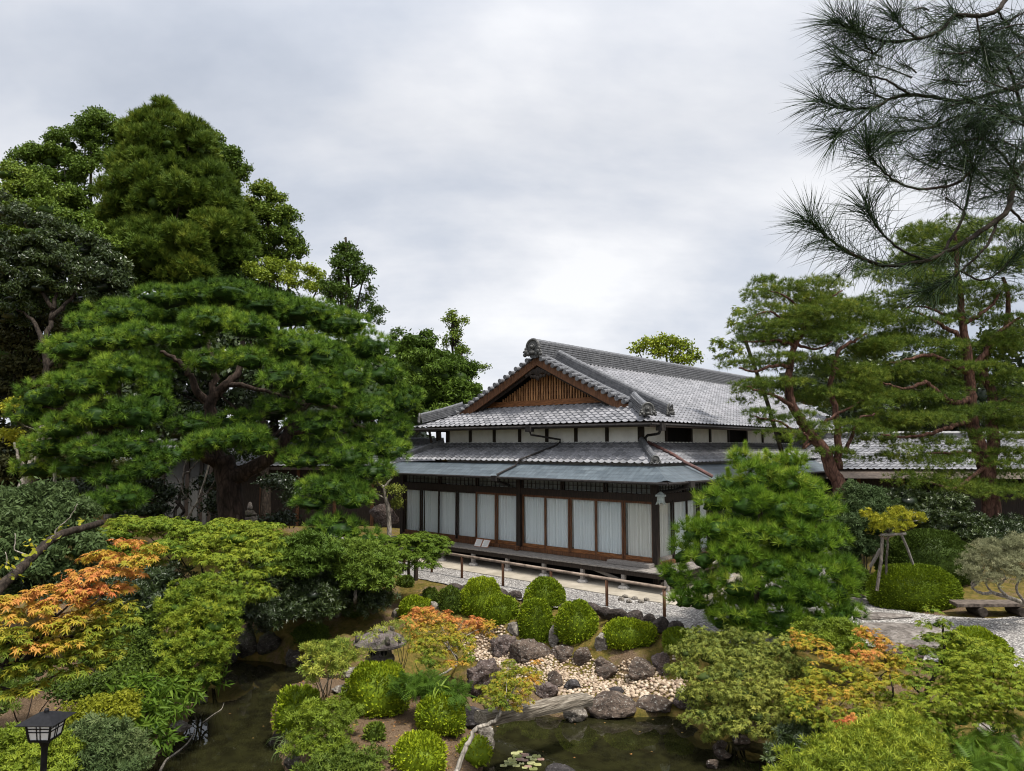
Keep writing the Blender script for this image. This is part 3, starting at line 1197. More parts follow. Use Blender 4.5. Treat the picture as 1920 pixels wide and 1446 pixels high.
# gutters and downpipes
gt = HB()
gt.tube([(-E_C - .04, -E_C - .05, 2.955), (11.6 + E_C + .04, -E_C - .05, 2.955)], .042, 8)
gt.tube([(-E_C - .05, -E_C - .04, 2.955), (-E_C - .05, 19.8, 2.955)], .042, 8)
gt.tube([(UR - .05, VF - .05, 4.69), (UL + .05, VF - .05, 4.69)], .042, 8)
gt.tube([(UR - .05, VF - .05, 4.69), (UR - .05, VB, 4.69)], .042, 8)
hpart('gutter', gt, 'gutter')
for u in (5.1,):
    dp = HB()
    dp.box(u - .17, u + .05, VF - .16, VF + .06, 4.52, 4.72)
    dp.tube([(u - .06, VF - .05, 4.58), (u - .10, VF - .02, 4.42), (u - .30, VF + .35, 4.36), (u - .62, WV - .35, 4.28), (u - .68, WV - .16, 4.26), (u - .66, WV - .14, 4.16), (u - .62, WV - .28, 4.06), (u + .1, -E_T - .05, 3.56), (u + .2, -.30, 3.36), (u + .52, -E_C + .02, 3.05)], .036, 8)
    dp.box(u + .42, u + .66, -E_C - .14, -E_C + .06, 2.84, 3.02)
    dp.tube([(u + .55, -E_C - .04, 2.86), (u + .60, -.5, 2.74), (u + .66, -.12, 2.66)], .05, 8)
    hpart('downpipe', dp, 'gutter')
dp = HB()
dp.box(UR - .16, UR + .06, .62, .86, 4.50, 4.74)
dp.tube([(UR - .05, .74, 4.55), (UR + .05, .80, 4.42), (.55, 1.05, 4.40), (.95, 1.20, 4.37), (1.10, 1.32, 4.30), (1.10, 1.36, 4.14)], .042, 8)
hpart('downpipe', dp, 'gutter')
dp = HB()
dp.tube([(1.08, 1.42, 4.16), (.2, 1.55, 3.74), (-.16, 1.62, 3.50), (-.45, 1.70, 3.36), (-.95, 1.85, 3.08)], .055, 8)
hpart('downpipe', dp, 'pipe_red')
dp = HB()
dp.box(-E_C - .15, -E_C + .08, .18, .44, 2.80, 3.0)
dp.tube([(-E_C, .3, 2.84), (-.55, .22, 2.72), (-.12, .12, 2.64)], .055, 8)
hpart('downpipe', dp, 'gutter')

# body of the house behind the doors
body = HB()
body.box(1.2, 10.4, 1.25, 20, .5, 4.0)
hpart('inner_wall', body, M['shoji'])
fl0 = HB()
fl0.box(.02, 11.58, .02, 20, .40, .54)
hpart('inner_floor', fl0, M['wood_grey'])
cl_ = HB()
cl_.box(.02, 11.58, .10, 20, 2.98, 3.02)
hpart('ceiling', cl_, 'wood_dark')


def posts(nm, spots, z0, z1, hw, mat='wood_dark'):
    for u, v in spots:
        b = HB()
        b.box(u - hw, u + hw, v - hw, v + hw, z0, z1)
        hpart(nm, b, mat, bevel=.008)


posts('post', [(0, 0), (5.36, -.02), (11.62, 0)], -.05, 2.98, .085)
posts('post', [(-.02, 3.6), (-.02, 7.2), (-.02, 10.8)], -.05, 2.98, .085)
bms = HB()
bms.box(-.06, 11.7, -.06, .06, 2.36, 2.58)
bms.box(-.06, .06, .06, 18, 2.36, 2.58)
bms.box(-.07, 11.7, -.07, .05, 2.90, 3.04)
bms.box(-.07, .05, .05, 18, 2.90, 3.04)
hpart('lintel_beam', bms, 'wood_dark')
sl = HB()
sl.box(-.06, 11.7, -.07, .07, .46, .575)
sl.box(-.07, .07, .07, 18, .46, .575)
hpart('sill_beam', sl, 'wood_brown')


def transom(u0, u1, side=False):
    fr, pn = HB(), HB()
    n = 9

    def bx(m, a, b, c0, c1, z0, z1):
        m.box(*((c0, c1, a, b) if side else (a, b, c0, c1)), z0, z1)
    bx(pn, u0 + .03, u1 - .03, .03, .04, 2.60, 2.88)
    p = hpart('transom_window', pn, M['transom'])
    for k in range(n + 1):
        a = u0 + .03 + (u1 - u0 - .06) * k / n
        bx(fr, a - .008, a + .008, .005, .028, 2.58, 2.90)
    bx(fr, u0, u1, .0, .03, 2.735, 2.75)
    bx(fr, u0, u0 + .05, -.04, .03, 2.58, 2.90)
    bx(fr, u1 - .05, u1, -.04, .03, 2.58, 2.90)
    fr.build('lattice', M['wood_dark'], p)


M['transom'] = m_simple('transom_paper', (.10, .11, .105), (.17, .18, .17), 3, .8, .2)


def curtain(mb, a, b, v, z0, z1, side, seed):
    r = np.random.default_rng(seed)
    n = 90
    t = np.linspace(0, 1, n)
    x = a + (b - a) * t
    fl = (b - a) * r.uniform(7.5, 10)
    ph = np.cumsum(r.uniform(.5, 1.5, n)) / n * fl * 2 * math.pi / max(b - a, .1)
    off = .058 * np.sin(ph) + .020 * np.sin(ph * 1.7 + 1) + .014 * np.sin(ph * .37)
    vs = []
    for j, z in enumerate(np.linspace(z0, z1, 6)):
        for xi, o in zip(x, off):
            k = v + o * (.7 + .3 * j / 5) + .07
            vs.append((k, xi, z) if side else (xi, k, z))
    fs = [(j * n + i, j * n + i + 1, (j + 1) * n + i + 1, (j + 1) * n + i) for j in range(5) for i in range(n - 1)]
    mb.add(vs, fs)


def door(a, b, v, mat, side=False, seed=0, warm=False, rail=None):
    fr, gl, cu = HB(), HB(), HB()

    def bx(m, x0, x1, y0, y1, z0, z1):
        m.box(*((y0, y1, x0, x1) if side else (x0, x1, y0, y1)), z0, z1)
    sw_ = .055
    zt = 2.36
    bx(fr, a, a + sw_, v - .02, v + .02, .578, zt)
    bx(fr, b - sw_, b, v - .02, v + .02, .578, zt)
    bx(fr, a + sw_, b - sw_, v - .02, v + .02, zt - .075, zt)
    o = hpart('door', fr, mat)
    rb = HB()
    bx(rb, a + sw_, b - sw_, v - .018, v + .018, .578, .70)
    rb.build('bottom_rail', M[rail or mat], o)
    bx(gl, a + sw_, b - sw_, v - .003, v + .003, .70, zt - .075)
    gl.build('pane', M['glass'], o)
    curtain(cu, a + .02, b - .02, v + .07, .66, zt - .03, side, seed)
    cu.build('curtain', M['curtain_warm' if warm else 'curtain'], o, smooth=True)
    return o


us = np.linspace(.10, 5.26, 6)
for k in range(5):
    door(us[k] + (.0 if k % 2 else .0), us[k + 1], -.012 if k % 2 else .032, 'wood_brown', seed=k, warm=(k == 0), rail='wood_orange')
us = np.linspace(5.46, 11.52, 7)
for k in range(6):
    door(us[k], us[k + 1], -.012 if k % 2 else .032, 'wood_brown' if k < 2 else 'wood_dark', seed=20 + k, rail='wood_orange' if k < 2 else 'wood_brown')
vs_ = [.10, 1.02, 1.94, 2.70, 3.50]
for k in range(4):
    door(vs_[k], vs_[k + 1], -.012 if k % 2 else .032, 'wood_dark', side=True, seed=40 + k, warm=(k == 0), rail='wood_grey')
for a, b in ((.10, 1.75), (1.80, 3.45), (3.5, 5.25), (5.46, 7.4), (7.45, 9.4), (9.45, 11.5)):
    transom(a, b)
for a, b in ((.10, 1.75), (1.80, 3.45)):
    transom(a, b, True)
swl = HB()
swl.box(-.04, .04, 3.75, 18, .58, 2.95)
hpart('side_wall', swl, 'wood_dark')
swl = HB()
swl.box(11.56, 11.64, .1, 18, .2, 2.95)
hpart('side_wall', swl, 'wood_dark')

# veranda
ver = HB()
n = 78
for k in range(n):
    a = -.88 + (11.7 + .88) * k / n
    b = -.88 + (11.7 + .88) * (k + 1) / n - .012
    ver.box(a, b, -.90, -.075, .405 + .003 * (k % 3), .44 + .003 * (k % 3))
n = 40
for k in range(n):
    a = -.06 + 10.0 * k / n
    ver.box(-.90, -.075, a, a + .238, .405 + .003 * (k % 2), .44 + .003 * (k % 2))
hpart('veranda_floor', ver, 'wood_grey')
fas = HB()
fas.box(-.84, 11.7, -.86, -.80, .27, .402)
fas.box(-.86, -.80, -.80, 9.9, .27, .402)
hpart('veranda_beam', fas, 'wood_dark')
for u in (-.80, .62, 2.10, 3.62, 5.2, 6.8, 8.4, 10.0, 11.5):
    b = HB()
    b.box(u - .055, u + .055, -.88, -.77, G0 + .10, .27)
    o = hpart('veranda_post', b, 'wood_grey')
    s = HB()
    s.lathe((u, -.825, G0 - .03), [(.19, 0), (.18, .08), (.13, .13)], 12)
    s.build('foundation_stone', M['stone_pad'], o)
for v in (1.2, 3.0, 5.0):
    b = HB()
    b.box(-.88, -.77, v - .055, v + .055, G0 + .10, .27)
    o = hpart('veranda_post', b, 'wood_grey')
    s = HB()
    s.lathe((-.825, v, G0 - .03), [(.19, 0), (.18, .08), (.13, .13)], 12)
    s.build('foundation_stone', M['stone_pad'], o)
br = HB()
br.bar((.62, -.60, .0), (2.0, -.60, .30), .05, .09)
hpart('brace', br, 'wood_grey')
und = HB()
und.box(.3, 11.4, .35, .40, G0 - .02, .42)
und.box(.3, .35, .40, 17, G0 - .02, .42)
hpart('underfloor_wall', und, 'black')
stp = HB()
stp.box(.02, 1.50, -.40, -.08, .448, .555)
hpart('door_step', stp, 'wood_grey', bevel=.008)
pk = HB()
pk.box(5.28, 5.46, -.22, -.07, .448, .60)
hpart('post_foot', pk, 'wood_brown', bevel=.01)
gm = HB()

# concrete apron under the veranda
M['apron'] = m_simple('apron_concrete', (.22, .195, .155), (.34, .305, .25), 1.6, .85, .2, bstr=.15, detail=8)
ap = HB()
ap.box(-1.95, 12.4, -1.80, 1.3, G0 - .1, G0 + .02)
ap.box(-1.95, .4, 1.3, 14, G0 - .1, G0 + .02)
a_ = ap.build('concrete_apron', M['apron'], None)
a_.location = tuple(HC)
a_.rotation_euler = (0, 0, HROT)
tag(a_, kind='structure')

# ------------------------------------------------------------------ foliage kit
def unit(v):
    return v / np.maximum(np.linalg.norm(v, axis=-1, keepdims=True), 1e-9)


def rand_dirs(n):
    return unit(rng.normal(size=(n, 3)))


def _tri_template(vs, fs):
    return np.array(vs, float), np.array(fs, int)


T_OVAL = [_tri_template([(0, 0, 0), (.26, .45, .07), (0, 1, -.10), (-.26, .45, .07)], [(0, 1, 2), (0, 2, 3)])]
T_LONG = [_tri_template([(0, 0, 0), (.11, .45, .05), (0, 1, -.16), (-.11, .45, .05)], [(0, 1, 2), (0, 2, 3)])]


def t_maple(n=5):
    vs, fs = [(0, 0, 0)], []
    angs = np.linspace(-105, 105, n)
    lens = [.55, .85, 1.0, .85, .55] if n == 5 else [.45, .7, .92, 1.0, .92, .7, .45]
    for a, l in zip(angs, lens):
        a = R(a)
        t = np.array([math.sin(a), math.cos(a), 0])
        s = np.array([math.cos(a), -math.sin(a), 0])
        b = len(vs)
        vs += [tuple(t * l * .38 + s * .13 + (0, 0, .05)), tuple(t * l + np.array((0, 0, -.16))), tuple(t * l * .38 - s * .13 + (0, 0, .05))]
        fs += [(0, b, b + 1), (0, b + 1, b + 2)]
    return _tri_template(vs, fs)


T_MAPLE = [t_maple(5), t_maple(7)]


def t_tuft(n, seed, lo=12, hi=78, w=.05, base=.25, curve=.0):
    r = np.random.default_rng(seed)
    vs, fs = [], []
    for k in range(n):
        th = R(r.uniform(lo, hi))
        ph = r.uniform(0, 2 * math.pi)
        d = np.array([math.sin(th) * math.cos(ph), math.sin(th) * math.sin(ph), math.cos(th)])
        b = np.array([0, 0, r.uniform(0, base)])
        s = np.cross(d, r.normal(size=3))
        s = s / np.linalg.norm(s) * w / 2
        l = r.uniform(.75, 1.05)
        i = len(vs)
        vs += [tuple(b - s), tuple(b + s), tuple(b + d * l)]
        fs.append((i, i + 1, i + 2))
    return _tri_template(vs, fs)


T_TUFT = [t_tuft(20, s, 6, 74, .088) for s in range(6)]
T_TUFT_NEAR = [t_tuft(30, 30 + s, 6, 76, .068, .45) for s in range(6)]
T_TUFT_SPARSE = [t_tuft(13, 60 + s, 6, 84, .095) for s in range(6)]


T_POM = [t_tuft(40, 200 + s, 0, 88, .050, .15) for s in range(6)]
T_POM_SPARSE = [t_tuft(24, 220 + s, 0, 92, .060, .15) for s in range(6)]
T_SHOOT = [t_tuft(18, 240 + s, 0, 62, .13, .5) for s in range(6)]


def t_clump(n, seed, lw=.34, ll=.62, up=0.0, spread=.75):
    r = np.random.default_rng(seed)
    vs, fs = [], []
    for k in range(n):
        c = r.normal(size=3) * spread * .5
        d = r.normal(size=3)
        d[2] += up
        d /= np.linalg.norm(d)
        s = np.cross(d, r.normal(size=3))
        s = s / np.linalg.norm(s) * lw / 2
        i = len(vs)
        vs += [tuple(c), tuple(c + d * ll * .5 + s), tuple(c + d * ll), tuple(c + d * ll * .5 - s)]
        fs += [(i, i + 1, i + 2), (i, i + 2, i + 3)]
    return _tri_template(vs, fs)


T_CLUMP = [t_clump(8, s) for s in range(5)]                         # broad leaves far away
T_SUGI = [t_clump(14, 20 + s, .15, .58, 1.0, .75) for s in range(5)]  # upright cedar shoots
T_DROOP = [t_clump(8, 40 + s, .26, .8, -1.2, .6) for s in range(5)]


def t_whorl(n, seed, w=.2, lo=35, hi=80):
    r = np.random.default_rng(seed)
    vs, fs = [], []
    for k in range(n):
        ph = 2 * math.pi * k / n + r.uniform(-.3, .3)
        th = R(r.uniform(lo, hi))
        d = np.array([math.sin(th) * math.cos(ph), math.sin(th) * math.sin(ph), math.cos(th)])
        s = np.array([-math.sin(ph), math.cos(ph), 0]) * w / 2
        i = len(vs)
        l = r.uniform(.8, 1.05)
        vs += [(0, 0, 0), tuple(d * l * .5 + s + (0, 0, .03)), tuple(d * l - np.array((0, 0, .10))), tuple(d * l * .5 - s + (0, 0, .03))]
        fs += [(i, i + 1, i + 2), (i, i + 2, i + 3)]
    return _tri_template(vs, fs)


T_WHORL = [t_whorl(7, s) for s in range(5)]
T_WHORL_N = [t_whorl(8, 10 + s, .13, 30, 85) for s in range(5)]


def t_frond(seed, n=9):
    """A fern frond or spray of hinoki: a midrib with paired leaflets, arching."""
    vs, fs = [], []
    for k in range(n):
        t = .12 + .88 * k / n
        p = np.array([0, t, .25 * t - .45 * t * t])
        ln = .30 * (1 - t) + .07
        for s in (-1, 1):
            i = len(vs)
            vs += [tuple(p + (0, -.035, 0)), tuple(p + (s * ln, .10, -.04)), tuple(p + (0, .05, 0))]
            fs.append((i, i + 1, i + 2))
    return _tri_template(vs, fs)


T_FROND = [t_frond(0)]


def t_blade():
    vs, fs = [], []
    for k in range(4):
        t = k / 3
        w = .05 * (1 - t) ** .7 * (.6 + t)
        p = np.array([0, t * .95, .55 * t - .75 * t * t])
        vs += [tuple(p + (w, 0, 0)), tuple(p - (w, 0, 0))]
    for k in range(3):
        a = 2 * k
        fs += [(a, a + 2, a + 3), (a, a + 3, a + 1)]
    return _tri_template(vs, fs)


T_BLADE = [t_blade()]


def inst(temps, pos, axis, size, spin=None, twist=1.0, axis_is='z', c=None):
    """Place templates: their z (or y) axis along `axis`, random twist about it. Returns V, T, attr."""
    n = len(pos)
    if n == 0:
        return np.zeros((0, 3)), np.zeros((0, 3), int), np.zeros(0)
    a = unit(axis)
    r = unit(np.cross(a, rand_dirs(n) if spin is None else spin))
    q = np.cross(a, r)
    if axis_is == 'z':
        B = np.stack([r, q, a], 1)
    elif axis_is == 'y':       # leaf points along axis, its face along q
        B = np.stack([r, a, np.cross(r, a)], 1)
    size = np.broadcast_to(np.asarray(size, float), (n,))
    c = np.zeros(n) if c is None else c
    which = rng.integers(0, len(temps), n)
    Vs, Ts, Cs, base = [], [], [], 0
    for k, (tv, tf) in enumerate(temps):
        m = which == k
        if not m.any():
            continue
        v = np.einsum('ij,njk->nik', tv, B[m]) * size[m][:, None, None] + pos[m][:, None, :]
        nv = len(tv)
        t = tf[None] + (np.arange(m.sum()) * nv)[:, None, None] + base
        Vs.append(v.reshape(-1, 3))
        Ts.append(t.reshape(-1, 3))
        Cs.append(np.repeat(c[m], nv))
        base += nv * m.sum()
    return np.vstack(Vs), np.vstack(Ts), np.concatenate(Cs)


def join(parts):
    V, T, C, b = [], [], [], 0
    for v, t, c in parts:
        V.append(v)
        T.append(t + b)
        C.append(c)
        b += len(v)
    return np.vstack(V), np.vstack(T), np.concatenate(C)


_ico = {}


def ico(sub):
    if sub not in _ico:
        bm = bmesh.new()
        bmesh.ops.create_icosphere(bm, subdivisions=sub, radius=1)
        bm.verts.ensure_lookup_table()
        _ico[sub] = (np.array([v.co[:] for v in bm.verts]), np.array([[v.index for v in f.verts] for f in bm.faces]))
        bm.free()
    return _ico[sub]


def blob_px(px, py, Y, rx, ry, c=None, dy=None):
    """A clump of foliage at depth Y whose half-sizes are given in photo pixels."""
    s = Y / FPX
    return (P(px, py, Y), np.array([rx * s, (dy if dy is not None else rx * .85 * s), ry * s]), c)


def fill_blobs(blobs, per_m2, temps, size, up=.5, jit=.5, cr=(.2, .8), c_noise=.8, axis_is='z', under=.35, inner=.3, seed=0, flat=0.0, vert=0.0, cmix=.35, top_c=0.0, nmax=None):
    """Leaves on the skin (and partly inside) of each clump; returns one crown as V, T, attr."""
    out = []
    for bi, (cen, rad, bc) in enumerate(blobs):
        a = (rad[0] * rad[1] + rad[1] * rad[2] + rad[0] * rad[2]) / 3 * 4 * math.pi
        n = max(6, int(a * per_m2))
        d = rand_dirs(n)
        keep = (d[:, 2] > -under) | (rng.random(n) < .35)
        d = d[keep]
        n = len(d)
        # lumpy skin
        bump = 1 + .30 * (fbm(d * 1.0 + bi * 7.3 + seed, 2.1, seed + 3, 2) - .5) * 2
        rr = bump * (1 - np.abs(rng.normal(size=n)) * inner)
        pos = cen + d * rad * rr[:, None]
        nrm = unit(d / np.maximum(rad, 1e-3))
        ax = nrm * (1 - up) + np.array([0, 0, up]) + rand_dirs(n) * jit
        if flat:
            ax = ax * (1 - flat) + np.array([0, 0, flat])
        cv = (cr[0] + (cr[1] - cr[0]) * ((1 - cmix) * fbm(pos, c_noise, seed + 11, 2) + cmix * rng.random(n))) if bc is None else \
            np.clip(bc + (fbm(pos, c_noise, seed + 11, 2) - .5) * .5 + (rng.random(n) - .5) * .28, 0, 1)
        s = size * rng.uniform(.75, 1.25, n)
        if axis_is == 'y':
            # leaf blades: point outwards and droop, faces up
            out_ = unit(nrm * np.array([1, 1, .3]) + rand_dirs(n) * .8 + np.array([0, 0, -.25]))
            fac = unit(ax)
            yv = unit(out_ - fac * np.sum(out_ * fac, 1)[:, None])
            r_ = np.cross(yv, fac)
            B = np.stack([r_, yv, fac], 1)
            which = rng.integers(0, len(temps), n)
            base = 0
            Vs, Ts, Cs = [], [], []
            for k, (tv, tf) in enumerate(temps):
                m = which == k
                if not m.any():
                    continue
                v = np.einsum('ij,njk->nik', tv, B[m]) * s[m][:, None, None] + pos[m][:, None, :]
                Vs.append(v.reshape(-1, 3))
                Ts.append((tf[None] + (np.arange(m.sum()) * len(tv))[:, None, None] + base).reshape(-1, 3))
                Cs.append(np.repeat(cv[m], len(tv)))
                base += len(tv) * m.sum()
            out.append((np.vstack(Vs), np.vstack(Ts), np.concatenate(Cs)))
        else:
            out.append(inst(temps, pos, ax, s, c=cv))
    return join(out)


def bumps(blobs, r, per_m2, zf=.8, under=.15, seed=0, lo=.80, hi=1.04):
    """Breaks every clump up into many small tufted ones over its skin."""
    q = np.random.default_rng(seed)
    out = []
    for cen, rad, c in blobs:
        a = (rad[0] * rad[1] + rad[1] * rad[2] + rad[0] * rad[2]) / 3 * 4 * math.pi
        for _ in range(max(3, int(a * per_m2))):
            d = q.normal(size=3)
            d /= np.linalg.norm(d)
            if d[2] < -under:
                d[2] *= -1
            s = r * q.uniform(.65, 1.25)
            out.append((cen + d * rad * q.uniform(lo, hi), np.array([s, s, s * zf]), c))
    return out


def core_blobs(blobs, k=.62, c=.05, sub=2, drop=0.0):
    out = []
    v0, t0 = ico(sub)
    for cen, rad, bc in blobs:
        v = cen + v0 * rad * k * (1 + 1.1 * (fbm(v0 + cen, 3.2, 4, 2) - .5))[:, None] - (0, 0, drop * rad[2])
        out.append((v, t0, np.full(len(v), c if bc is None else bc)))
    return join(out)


def scatter(cen, rad, n, br, seed, shell=.55, zflat=.75, top=-.6, taper=0.0):
    """Clumps spread through the outer part of an egg-shaped crown."""
    r = np.random.default_rng(seed)
    out = []
    for k in range(n):
        d = r.normal(size=3)
        d /= np.linalg.norm(d)
        if d[2] < top:
            d[2] = -d[2] * .5
        q = shell + (1 - shell) * r.random()
        p = d * rad * q
        if taper:
            p[:2] *= 1 - taper * max(0, p[2] / rad[2])
        b = br * r.uniform(.7, 1.3)
        out.append((cen + p, np.array([b, b, b * zflat]), None))
    return out


def spline(pts, n=6):
    pts = np.array(pts, float)
    if len(pts) < 3:
        t = np.linspace(0, 1, n + 1)[:, None]
        return pts[0] * (1 - t) + pts[-1] * t
    e = np.vstack([2 * pts[0] - pts[1], pts, 2 * pts[-1] - pts[-2]])
    out = []
    for i in range(1, len(e) - 2):
        for t in np.linspace(0, 1, n, endpoint=False):
            p0, p1, p2, p3 = e[i - 1:i + 3]
            out.append(.5 * ((2 * p1) + (-p0 + p2) * t + (2 * p0 - 5 * p1 + 4 * p2 - p3) * t * t + (-p0 + 3 * p1 - 3 * p2 + p3) * t ** 3))
    out.append(e[-2])
    return np.array(out)


def limb(mb, pts, r0, r1, wob=.0, n=8, k=5, seed=0):
    q = spline(pts, k)
    if wob:
        s = np.random.default_rng(seed)
        q[1:-1] += s.normal(size=(len(q) - 2, 3)) * wob
    t = np.linspace(0, 1, len(q))
    mb.tube(q, list(r0 + (r1 - r0) * t ** .8), n)
    return q


def crown_part(name, root, res, mat):
    return tri_mesh(name, res[0], res[1], M[mat], attr=res[2], parent=root)


def wood_part(name, root, mb, mat):
    return mb.build(name, M[mat], root, smooth=True)


# leaf colours: c runs from the plain green of the kind to its palest or most turned leaves
M['pine'] = m_leaf('pine_needles', [(0, (.018, .042, .008)), (.35, (.054, .112, .013)), (.7, (.125, .215, .023)), (1, (.26, .345, .036))], .14, .5)
M['pine_young'] = m_leaf('young_pine_needles', [(0, (.024, .056, .008)), (.4, (.076, .150, .013)), (.75, (.16, .255, .020)), (1, (.30, .36, .05))], .18, .5)
M['redpine'] = m_leaf('red_pine_needles', [(0, (.028, .054, .010)), (.4, (.080, .128, .018)), (.75, (.160, .205, .028)), (1, (.29, .29, .04))], .18, .5)
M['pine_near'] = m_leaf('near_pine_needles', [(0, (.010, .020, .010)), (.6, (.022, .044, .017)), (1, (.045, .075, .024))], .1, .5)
M['sugi'] = m_leaf('cedar_foliage', [(0, (.024, .046, .008)), (.45, (.074, .122, .015)), (.8, (.15, .195, .024)), (1, (.25, .26, .036))], .18, .6)
M['broad'] = m_leaf('broad_leaves', [(0, (.026, .050, .009)), (.45, (.070, .118, .015)), (.8, (.13, .185, .024)), (1, (.21, .24, .034))], .2, .45)
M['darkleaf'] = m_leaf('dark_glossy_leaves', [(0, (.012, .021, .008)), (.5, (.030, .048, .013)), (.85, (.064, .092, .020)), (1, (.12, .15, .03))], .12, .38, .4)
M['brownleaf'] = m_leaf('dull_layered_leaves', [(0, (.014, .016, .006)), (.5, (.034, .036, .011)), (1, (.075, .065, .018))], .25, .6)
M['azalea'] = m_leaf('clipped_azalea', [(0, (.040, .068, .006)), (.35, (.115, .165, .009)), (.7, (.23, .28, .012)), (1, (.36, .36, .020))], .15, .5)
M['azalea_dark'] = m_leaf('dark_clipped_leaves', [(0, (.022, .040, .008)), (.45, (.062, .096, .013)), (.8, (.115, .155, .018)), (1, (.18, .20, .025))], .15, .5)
M['maple'] = m_leaf('maple_leaves', [(0, (.052, .100, .014)), (.25, (.145, .19, .020)), (.45, (.29, .26, .026)), (.58, (.42, .255, .038)), (.72, (.50, .235, .065)), (.88, (.48, .165, .058)), (1, (.43, .10, .040))], .32, .5)
M['maple_green'] = m_leaf('green_maple_leaves', [(0, (.040, .080, .011)), (.4, (.115, .170, .016)), (.75, (.225, .255, .022)), (1, (.37, .34, .032))], .28, .5)
M['olive'] = m_leaf('olive_leaves', [(0, (.045, .068, .017)), (.4, (.125, .155, .028)), (.75, (.23, .24, .042)), (1, (.37, .33, .07))], .25, .5)
M['lime'] = m_leaf('lime_leaves', [(0, (.048, .080, .010)), (.4, (.145, .195, .017)), (.75, (.275, .305, .028)), (1, (.42, .42, .055))], .2, .45)
M['greyleaf'] = m_leaf('grey_green_leaves', [(0, (.028, .052, .018)), (.5, (.074, .108, .036)), (1, (.18, .205, .085))], .2, .5)
M['pale'] = m_leaf('pale_leaves', [(0, (.10, .11, .055)), (.5, (.22, .225, .12)), (1, (.40, .38, .23))], .3, .5)
M['variegated'] = m_leaf('variegated_leaves', [(0, (.045, .080, .015)), (.45, (.15, .20, .028)), (.72, (.34, .35, .055)), (1, (.60, .54, .13))], .3, .45)
M['gold'] = m_leaf('golden_leaves', [(0, (.085, .115, .012)), (.5, (.25, .255, .018)), (1, (.52, .44, .045))], .35, .5)
M['fern'] = m_leaf('fern_fronds', [(0, (.035, .075, .010)), (.5, (.085, .150, .016)), (1, (.19, .26, .030))], .4, .45)
M['bark_pine'] = m_bark('black_pine_bark', (.010, .0075, .006), (.042, .029, .023), (.095, .068, .056), 6)
M['bark_red'] = m_bark('red_pine_bark', (.028, .015, .011), (.105, .053, .038), (.21, .12, .088), 7)
M['bark_grey'] = m_bark('grey_bark', (.05, .042, .036), (.145, .125, .105), (.30, .27, .23), 9)
M['bark_dark'] = m_bark('dark_bark', (.010, .008, .006), (.032, .024, .018), (.07, .055, .042), 9)
M['bark_pale'] = m_bark('pale_bark', (.12, .105, .085), (.28, .25, .21), (.45, .41, .35), 9)

# ------------------------------------------------------------------ large trees
def px3(*q):
    return [P(*p) for p in q]


def tree(name, label, cat, base, trunk_pts, r0, r1, blobs, mat, bark='bark_dark', per=14, temps=T_CLUMP, size=.32, core=.55, limbs=(), group=None, up=.5, jit=.6, cr=(.1, .9), cn=.5, axis_is='z', inner=.3, under=.35, flat=0, seed=0, wob=.02, core_c=.05, tn=9, bump=None):
    base = np.array(base, float)
    t = thing(name, label, cat, base, group)
    mb = MB()
    limb(mb, [base - (0, 0, .15)] + list(trunk_pts), r0, r1, wob, tn, seed=seed)
    wood_part('trunk', t, mb, bark)
    for i, (pts, a, b) in enumerate(limbs):
        lb = MB()
        limb(lb, pts, a, b, wob, 7, seed=seed + i + 1)
        wood_part('limb', t, lb, bark)
    fb_ = bumps(blobs, bump[0], bump[1], bump[2], .3, seed, .55, 1.22) if bump else blobs
    parts = [fill_blobs(fb_, per, temps, size, up, jit, cr, cn, axis_is, under, inner, seed, flat, cmix=.45)]
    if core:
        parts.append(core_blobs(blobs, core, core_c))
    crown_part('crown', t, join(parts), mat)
    return t


def gbase(px, py, Y):
    q = P(px, py, Y)
    q[2] = float(ground_z(q)[0])
    return q


# the big black pine, pads of needles over a forked trunk
def pads(spec):
    return [blob_px(*s) for s in spec]


